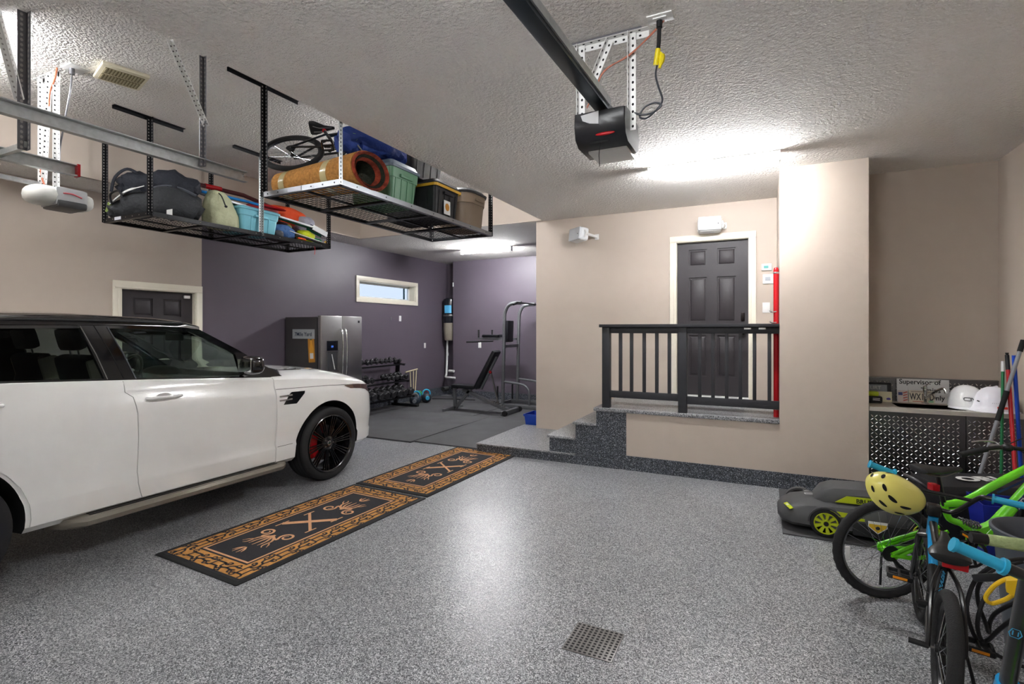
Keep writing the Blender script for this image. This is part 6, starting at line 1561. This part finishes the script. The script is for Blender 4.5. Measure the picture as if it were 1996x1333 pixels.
b.box(-.15, .02, -.024, .024, -.002, .0012, T=Td); b.text('ATUS', Td @ Matrix.Translation((-.145, -.014, .0018)), .045, M_WHITE, bold=.001); b.build('decal', gb)
b = B(mat('navy_decal', '#16365f', .4)); Tt = frame(P(.56, -.0235, .648), P(.84, 0, .80) - P(.60, 0, .675), Tg.to_3x3() @ Vector((-.46, 0, .88)))
b.box(.05, .28, -.006, .006, -.002, .002, T=Tt).box(-.05, 0, -.006, .006, -.002, .002, M_BLK, T=Tt); b.build('decal', gb)
B(M_GRNB).tube([P(.875, 0, .73), P(.845, 0, .875)], .026, n=14).build('head_tube', gb)
B(M_BKP).tube([P(.335, 0, .55), P(.30, 0, .70), P(.285, 0, .76)], .0135, n=12).build('seat_post', gb)
Ts_ = Tg @ Matrix.Translation((.29, 0, .812)) @ Matrix.Rotation(R(-4), 4, 'Y')
sd = saddle(gb, Ts_, .255, .16)
B(M_RED).box(-.02, .02, -.025, .025, -.02, .02, bev=.005, T=Tg @ Matrix.Translation((.265, 0, .69))).build('rear_reflector', gb)
crank(gb, Tg, (.46, .31), .155, R(-70), .085, M_BLK)
b = B(M_BLK)
for k in range(6): b.lathe([(.048 - k * .004, 0), (.048 - k * .004, .002)], None, Tg @ Matrix.Translation((0, -.055 + k * .005, RW_)) @ Matrix.Rotation(R(90), 4, 'X'), 24)
b.build('cassette', gb)
B(M_BLK).tube([P(.02, -.06, .26), P(.06, -.06, .21), P(.11, -.06, .19)], [.012, .016, .012], sub=3).ell(P(.05, -.065, .22), .02, .01, .02, n=12, k=6).ell(P(.10, -.065, .19), .018, .01, .018, n=12, k=6).build('derailleur', gb)
b = B(M_GREYH); b.tube([P(0, -.055, RW_ + .048), P(.46, -.05, .31 + .085)], .0035, n=5).tube([P(.10, -.06, .175), P(.46, -.05, .31 - .085)], .0035, n=5).build('chain', gb)
B(M_BLK).tube([P(.03, .075, .27), P(.05, .11, .02)], .007).build('kickstand', gb)
# front end turned to the left
Tst = Tg @ Matrix.Translation((.86, 0, 0)) @ Matrix.Rotation(R(62), 4, 'Z')
Q = lambda x, y, z: Tst @ Vector((x, y, z))
bwheel(gb, 'front_wheel', Tst @ Matrix.Translation((.10, 0, RW_)), RW_, .026, M_ALU, 32, knob=.004)
for s in (1, -1): B(M_BKP).tube([Q(.10, s * .06, RW_), Q(.05, s * .06, .50), Q(.03, s * .055, .66)], .016, n=10).build('fork_leg', gb)
B(M_BKP).tube([Q(.03, -.06, .66), Q(.02, 0, .69), Q(.03, .06, .66)], .017, sub=3, n=10).build('fork_crown', gb)
B(M_BKP).tube([Q(.0, 0, .84), Q(-.01, 0, .88), Q(.04, 0, .90)], .017).build('stem', gb)
B(M_BKP).tube([Q(.04, -.31, .90), Q(.05, -.1, .905), Q(.05, .1, .905), Q(.03, .20, .90), Q(-.01, .31, .865)], .012, sub=4, n=10).build('handlebar', gb)
B(M_RUB).tube([Q(.015, .24, .89), Q(-.03, .37, .845)], .017, n=12).build('grip', gb)
B(mat('blue_grip', '#1f66d6', .4)).tube([Q(.045, -.20, .90), Q(.035, -.32, .90)], .017, n=12).build('grip', gb)
b = B(M_ALU).tube([Q(.05, .17, .90), Q(.07, .19, .925), Q(.055, .25, .93), Q(.03, .31, .92)], .006, sub=4).lathe([(.021, -.012), (.021, .012)], None, frame(Q(.035, .20, .90), (1, 0, 0), (0, 0, 1), Q(.03, .24, .89) - Q(.045, .16, .90)), 14); b.build('brake_lever', gb)
B(M_BLK).ell(Q(.05, .14, .905), .03, .035, .025, n=14, k=8).build('gear_shifter', gb)
b = B(M_BLK)
b.tube([Q(.07, .16, .91), Q(.16, .10, .90), Q(.18, .0, .82), Q(.08, -.02, .74)], .003, sub=5, n=5); b.build('brake_cable', gb)
B(M_BLK).tube([Q(.06, .14, .92), Q(.12, .02, .97), Q(.10, -.10, .92), Q(0, -.03, .80), P(.70, .03, .72), P(.45, .03, .60)], .003, sub=5, n=5).build('gear_cable', gb)

# ---- blue and black bmx
Tb2 = Matrix.Translation((.685, 2.80, 0)) @ Matrix.Rotation(R(82.5), 4, 'Z') @ Matrix.Rotation(R(3.5), 4, 'X')
bx = thing('bicycle', 'small black and sky blue bicycle seen from behind with blue grips', 'bicycle', (.735, 2.785, 0))
P = lambda x, y, z: Tb2 @ Vector((x, y, z)); r2 = .25
bwheel(bx, 'rear_wheel', Tb2 @ Matrix.Translation((0, 0, r2)), r2, .028, M_BKP, 28, knob=.0015, reflector=False, hubcol=M_BLK)
bwheel(bx, 'front_wheel', Tb2 @ Matrix.Translation((.82, 0, r2)) @ Matrix.Rotation(R(4), 4, 'Z'), r2, .028, M_BKP, 28, knob=.0015, reflector=False, hubcol=M_BLK)
for s in (1, -1):
    B(M_BKP).tube([P(0, s * .062, r2), P(.02, s * .06, .33), P(.11, s * .05, .47), P(.20, s * .016, .535)], .0095, sub=3, n=8).build('seat_stay', bx)
    B(M_BKP).tube([P(0, s * .062, r2), P(.15, s * .05, .26), P(.35, s * .03, .28)], .010, n=8).build('chain_stay', bx)
    B(M_BKP).tube([P(.82, s * .055, r2), P(.75, s * .052, .42), P(.705, s * .045, .50)], .012, n=8).build('fork_leg', bx)
B(M_BKP).tube([P(.72, -.05, .50), P(.70, 0, .515), P(.72, .05, .50)], .014, sub=3).build('fork_crown', bx)
B(M_BKP).tube([P(.20, 0, .56), P(.35, 0, .28)], .016, n=12).build('seat_tube', bx)
B(M_BKP).tube([P(.205, 0, .545), P(.44, 0, .535), P(.66, 0, .60)], .017, sub=3, n=12).build('top_tube', bx)
B(M_BLUB).tube([P(.665, 0, .635), P(.69, 0, .53)], .023, n=14).build('head_tube', bx)
dt = B(M_BLUB).tube([P(.675, 0, .575), P(.60, 0, .48), P(.54, 0, .415)], [.022, .021, .02], n=12).build('down_tube', bx)
B(M_BKP).tube([P(.54, 0, .415), P(.46, 0, .34), P(.35, 0, .28)], .02, n=12).build('down_tube', bx)
b = B(mat('sky_ink', '#3ea9d8', .5)); Tl = frame(P(.18, .0135, .54), P(.355, 0, .27) - P(.20, 0, .56), Tb2.to_3x3() @ Vector((.85, .3, .5))); b.text('REDLINE', Tl @ Matrix.Translation((.02, -.012, .011)), .05, None, sx=.85, bold=.001); b.build('printed_name', bx)
B(M_CHROME).tube([P(.17, 0, .60), P(.19, 0, .565)], .0145, n=12).build('seat_post', bx)
B(M_BKP).tube([P(.185, 0, .575), P(.21, 0, .535)], .022, n=12).build('seat_clamp', bx)
sd = saddle(bx, Tb2 @ Matrix.Translation((.19, 0, .655)) @ Matrix.Rotation(R(-14), 4, 'Y'), .24, .15)
b = B(mat('sky_ink', '#3ea9d8', .5)); Tlo = Tb2 @ Matrix.Translation((.13, -.02, .658))
for r_ in (.022, .012): b.tube([Tlo @ Vector((r_ * math.cos(a), r_ * .8 * math.sin(a), 0)) for a in [2 * PI * i / 16 for i in range(16)]], .0015, loop=True, n=4)
b.build('saddle_emblem', sd)
B(M_RED).box(-.012, .008, -.045, .045, -.018, .018, bev=.004, T=Tb2 @ Matrix.Translation((.10, -.02, .595))).build('rear_reflector', bx)
crank(bx, Tb2, (.35, .28), .14, R(30), .065, M_BLK, .09)
b = B(M_BLK); b.tube([P(0, -.05, r2 + .03), P(.35, -.05, .345)], .0045, n=5).tube([P(0, -.05, r2 - .03), P(.35, -.05, .215)], .0045, n=5).build('chain', bx)
B(M_BKP).beam(P(.03, -.06, .30), P(.36, -.06, .33), .012, .06).build('chain_guard', bx)
# handlebar
B(M_BKP).box(-.03, .035, -.03, .03, -.03, .03, bev=.01, T=Tb2 @ Matrix.Translation((.675, 0, .665))).build('stem', bx)
hl = [P(.60, .285, .865), P(.63, .18, .825), P(.655, .15, .78), P(.69, .09, .68), P(.70, .03, .665), P(.70, -.03, .665), P(.69, -.09, .675), P(.655, -.17, .775), P(.63, -.21, .79), P(.60, -.34, .79)]
B(M_BKP).tube(hl, .0115, sub=5, n=10).build('handlebar', bx)
B(M_BKP).tube([P(.665, .13, .765), P(.665, -.155, .755)], .009, n=8).build('crossbar', bx)
for a, c in ((P(.60, .295, .868), P(.628, .18, .832)), (P(.60, -.35, .79), P(.628, -.215, .792))):
    gv = B(M_SKYB).tube([a, a + (c - a) * .95], .0165, n=14).tube([a + (c - a) * .93, a + (c - a) * .99], .026, n=14).tube([a - (c - a) * .02, a + (c - a) * .03], .022, n=14).build('grip', bx)
B(M_ALU).tube([P(.65, .16, .80), P(.68, .15, .78), P(.69, .08, .76)], .005, sub=3).build('brake_lever', bx)
B(M_BLK).tube([P(.69, .12, .76), P(.75, .06, .70), P(.76, .04, .58), P(.66, .06, .46), P(.45, .05, .36), P(.2, .05, .40), P(.08, .02, .49)], .003, sub=5, n=5).build('brake_cable', bx)
B(M_BKP).tube([P(.06, -.07, .0 + .25), P(.02, -.13, .03)], .007).build('kickstand', bx)
B(M_BKP).cyl(P(0, .06, r2), P(0, .13, r2), .012).build('axle_peg', bx)
# ---- yellow helmet on the bmx bar
hy = thing('bike_helmet', 'pale yellow bicycle helmet hanging on the blue gripped handlebar', 'helmet', (.60, 3.33, .66))
Th = Matrix.Translation((.605, 3.33, .765)) @ Matrix.Rotation(R(22), 4, 'Z') @ Matrix.Rotation(R(24), 4, 'Y') @ Matrix.Rotation(R(58), 4, 'X')
M_HY = mat('helmet_yellow', '#e6dc72', .25, coat=.6)
b = B(M_HY); N = 40; rings = []
for j in range(11):
    t = j / 10 * PI / 2 * 1.12; k = math.sin(t); z = math.cos(t)
    rings.append([Th @ Vector((.142 * k * math.cos(2 * PI * i / N) * (1.10 if math.cos(2 * PI * i / N) > 0 else 1), .102 * k * math.sin(2 * PI * i / N), .105 * z + .012 * math.cos(4 * PI * i / N) * k)) for i in range(N)])
rings2 = [[Th @ (Th.inverted() @ v * .93) for v in r] for r in reversed(rings)]
rings[0] = [v for v in rings[0]]
b.loft(rings, M_HY, True, False); sh = b.build('shell', hy)
b = B(M_HOLE); b.loft(rings2, M_HOLE, True, False); b.loft([rings[-1], rings2[0]], M_BLK, True, False); b.build('liner', hy)
b = B(M_HOLE)
for (az, t_, l, w_) in [(205, 50, .020, .008), (205, 78, .018, .007), (245, 50, .024, .009), (245, 78, .022, .008), (285, 55, .022, .008), (285, 82, .02, .007), (160, 52, .020, .008), (160, 80, .018, .007), (120, 55, .022, .008), (80, 55, .022, .008)]:
    a = R(az); t = R(t_); k = math.sin(t); z = math.cos(t)
    def S(a, t):
        k = math.sin(t); z = math.cos(t); return Th @ Vector((.142 * k * math.cos(a) * (1.10 if math.cos(a) > 0 else 1), .102 * k * math.sin(a), .105 * z + .012 * math.cos(2 * a) * k)) 
    c = S(a, t); du = (S(a + .05, t) - S(a - .05, t)).normalized(); dv = (S(a, t + .05) - S(a, t - .05)).normalized(); n = du.cross(dv); n = n if n.dot(c - Th.translation) > 0 else -n
    o = len(b.v); vs = [S(a + (l * math.cos(g)) / .115 / max(.5, k), t + (w_ * math.sin(g)) / .105) + n * .0012 for g in [2 * PI * i / 14 for i in range(14)]]
    b.add(vs + [c + n * .0014], [(i, (i + 1) % 14, 14) for i in range(14)])
b.build('vents', hy, fix=False)
# ---- kick scooter at the right edge
sc = thing('kick_scooter', 'black kick scooter with sky blue grips and blue collar at the right edge', 'scooter', (.70, 2.3, 0))
top = Vector((.655, 1.90, .945)); low = Vector((.685, 2.14, .50)); d = (low - top).normalized()
B(M_BKP).tube([top, low], .021, n=14).build('steering_column', sc)
L_ = Vector((.49, 1.895, 1.008)); R_ = Vector((.83, 1.905, .89))
B(M_BKP).tube([L_ + (top - L_) * .6, top, R_ + (top - R_) * .6], .016, n=10).build('handlebar', sc)
for e in (L_, R_):
    B(M_SKYB).tube([e, e + (top - e) * .66], .0165, n=14).tube([e + (top - e) * .64, e + (top - e) * .70], .024, n=14).tube([e - (top - e) * .02, e + (top - e) * .03], .021, n=14).build('grip', sc)
B(M_BLUB).tube([low - d * .03, low + d * .06], [.03, .034], n=14).build('collar', sc)
B(M_BLUB).tube([low + d * .05, low + d * .32], .024, n=12).build('lower_column', sc)
fc = Vector((.71, 2.36, .085))
B(M_BLUB).tube([low + d * .30, Vector((.70, 2.30, .20)), fc + Vector((.03, 0, 0))], .014, sub=3).build('fork', sc)
B(M_LIME).lathe([(.02, -.015), (.06, -.015), (.082, -.012), (.085, 0), (.082, .012), (.06, .015), (.02, .015)], None, frame((.70, 2.38, .086), (0, 1, 0), (0, 0, 1), (1, 0, 0)), 32).build('wheel', sc)
B(M_GRNB).beam((.72, 2.20, .14), (.80, 1.75, .10), .12, .02, bev=.008).build('deck', sc)
b = B(mat('sky_ink', '#3ea9d8', .5)); pc = top + (low - top) * .45; Tm = frame(pc + Vector((-.0115, -.018, .0)), (.86, -.5, .0), -d); b.ribbon([(-.010, -.016), (-.014, .0), (-.008, .020), (.008, .020), (.014, 0), (.008, -.016)], .003, Tm, loop=True, d=.003).ribbon([(-.006, .012), (-.006, -.008)], .003, Tm, d=.003).ribbon([(.006, .012), (.006, -.008)], .003, Tm, d=.003); b.build('emblem', sc, fix=False)
# ---- second scooter: worn foam grip bar
s2 = thing('kick_scooter', 'scooter handle with worn pale green foam grip reaching in from the right edge', 'scooter', (.98, 2.62, 0))
B(mat('worn_foam', '#9fae7c', .9, bump=(60, .8, .01), vary=(20, .3))).tube([(.73, 2.45, .862), (.86, 2.46, .856), (.98, 2.47, .85)], [.020, .023, .022], n=14).build('foam_grip', s2)
B(M_BLK).tube([(.682, 2.445, .864), (.735, 2.45, .862)], .019, n=12).build('end_plug', s2)
B(M_BKP).tube([(.97, 2.47, .85), (1.30, 2.50, .835)], .014).build('handlebar', s2)
B(M_BKP).tube([(1.13, 2.485, .845), (1.12, 2.60, .12)], .018).build('steering_column', s2)
B(M_BKP).beam((1.12, 2.58, .10), (1.14, 2.05, .08), .11, .02).build('deck', s2)
for y in (2.62, 2.02): B(M_RUB).cyl((1.10, y, .075), (1.14, y, .075), .075, n=24).build('wheel', s2)
# ---- cords
b = B(mat('cord_black', '#1b1b1d', .6))
cA = [(1.10, 3.02, .62), (1.021, 3.009, 0.625), (0.918, 2.958, 0.605), (0.856, 2.983, 0.52), (0.819, 2.965, 0.428), (0.824, 2.99, 0.337), (0.864, 3.043, 0.226), (0.925, 3.129, 0.143), (1.032, 3.237, 0.056), (1.111, 3.276, 0.02)]
cB = [(0.999, 2.998, 0.589), (0.899, 2.983, 0.541), (0.845, 2.978, 0.463), (0.841, 2.976, 0.382), (0.87, 2.991, 0.29), (0.892, 3.024, 0.232), (0.889, 3.0, 0.29), (0.878, 2.883, 0.393), (0.932, 2.798, 0.501)]
cC = [(0.941, 2.803, 0.47), (0.907, 2.897, 0.349), (0.897, 3.004, 0.238), (0.87, 2.991, 0.244), (0.856, 2.983, 0.313), (0.876, 2.994, 0.405), (0.918, 3.014, 0.474), (1.02, 3.1, .57)]
b.tube(cA, .0085, sub=6, n=8).tube([Vector(p) + Vector((.03, .05, .01)) for p in cB], .0085, sub=6, n=8).tube(cC, .0085, sub=6, n=8)
b.tube([(.93, 3.05, .02), (1.02, 2.98, .012), (1.12, 3.02, .012), (1.08, 3.12, .012), (.96, 3.14, .012)], .0085, sub=6, n=8)
one(b, 'extension_cord', 'looped thick black cord hanging beside the grey round bin', 'cord')
t = thing('extension_cord', 'yellow cord loop with a yellow plug block near the scooter column', 'cord', (.8, 2.5, .6))
b = B(mat('cord_yellow', '#e2b81c', .4)).tube([(.90, 2.54, .70), (0.852, 2.536, 0.709), (0.809, 2.515, 0.708), (0.775, 2.52, 0.675), (0.757, 2.545, 0.621), (0.757, 2.544, 0.601), (0.778, 2.555, 0.59), (0.809, 2.537, 0.621), (0.843, 2.532, 0.656), (.90, 2.52, .68)], .0075, sub=6, n=8); b.build('cable', t)
b = B(mat('cord_yellow', '#e2b81c', .4)).loft([[Vector((.790, 2.47, .715)), Vector((.790, 2.47, .675)), Vector((.825, 2.475, .655)), Vector((.86, 2.48, .655)), Vector((.86, 2.48, .73))], [Vector((.80, 2.51, .715)), Vector((.80, 2.51, .675)), Vector((.835, 2.51, .655)), Vector((.87, 2.52, .655)), Vector((.87, 2.52, .73))]]).build('plug_block', t)
t = thing('ladder_strap', 'black perforated bar slanting above the yellow cord', 'bar', (.83, 2.7, .65))
b = B(M_BLK).beam((.79, 2.76, .60), (.93, 2.52, .745), .045, .03, bev=.008); b.build('bar', t)
b = B(M_STEEL)
for k in range(5): b.ell((.795 + .022 * k, 2.735 - .038 * k, .625 + .0225 * k), .004, .004, .004, n=6, k=4)
b.build('rivets', t)

# ---- bicycle lying on its side behind the rolled rug on the ceiling rack
lb_ = thing('bicycle', 'black bicycle lying on its side on the ceiling rack behind the rolled rug', 'bicycle', (-3.9, 3.6, 3.1))
Xf = Vector((.80, .58, .10)).normalized(); Up = Vector((-.42, .50, .76)); Up = (Up - Xf * Up.dot(Xf)).normalized(); Yl = Up.cross(Xf)
Tl_ = Matrix((Xf, Yl, Up)).transposed().to_4x4(); Tl_.translation = Vector((-3.98, 3.42, 3.29)); L3 = lambda x, y, z: Tl_ @ Vector((x, y, z))
bwheel(lb_, 'rear_wheel', Tl_, .29, .024, M_BKP, 28, knob=.002, reflector=False, hubcol=M_BLK)
for s in (1, -1):
    B(M_BKP).tube([L3(0, s * .06, 0), L3(.30, s * .03, .26)], .010).build('seat_stay', lb_); B(M_BKP).tube([L3(0, s * .06, 0), L3(.42, s * .03, .02)], .011).build('chain_stay', lb_)
B(M_BKP).tube([L3(.28, 0, .36), L3(.42, 0, .0)], .016).build('seat_tube', lb_); B(M_BKP).tube([L3(.30, 0, .28), L3(.62, 0, .36)], .018).build('top_tube', lb_)
B(M_BLUB).tube([L3(.42, 0, .02), L3(.64, 0, .28)], .02).build('down_tube', lb_)
B(M_BKP).tube([L3(.28, 0, .36), L3(.26, 0, .42)], .013).build('seat_post', lb_); saddle(lb_, Tl_ @ Matrix.Translation((.25, 0, .45)), .24, .15)
B(M_RED).ell(L3(.27, 0, .385), .02, .02, .02, n=10, k=6).build('seat_clamp', lb_)
crank(lb_, Tl_, (.42, .0), .14, R(60), .07, M_BLK, .08)
b = B(M_BLK)
for k in range(5): b.lathe([(.045 - k * .004, 0), (.045 - k * .004, .002)], None, Tl_ @ Matrix.Translation((0, -.05 + k * .005, 0)) @ Matrix.Rotation(R(90), 4, 'X'), 20)
b.build('cassette', lb_)
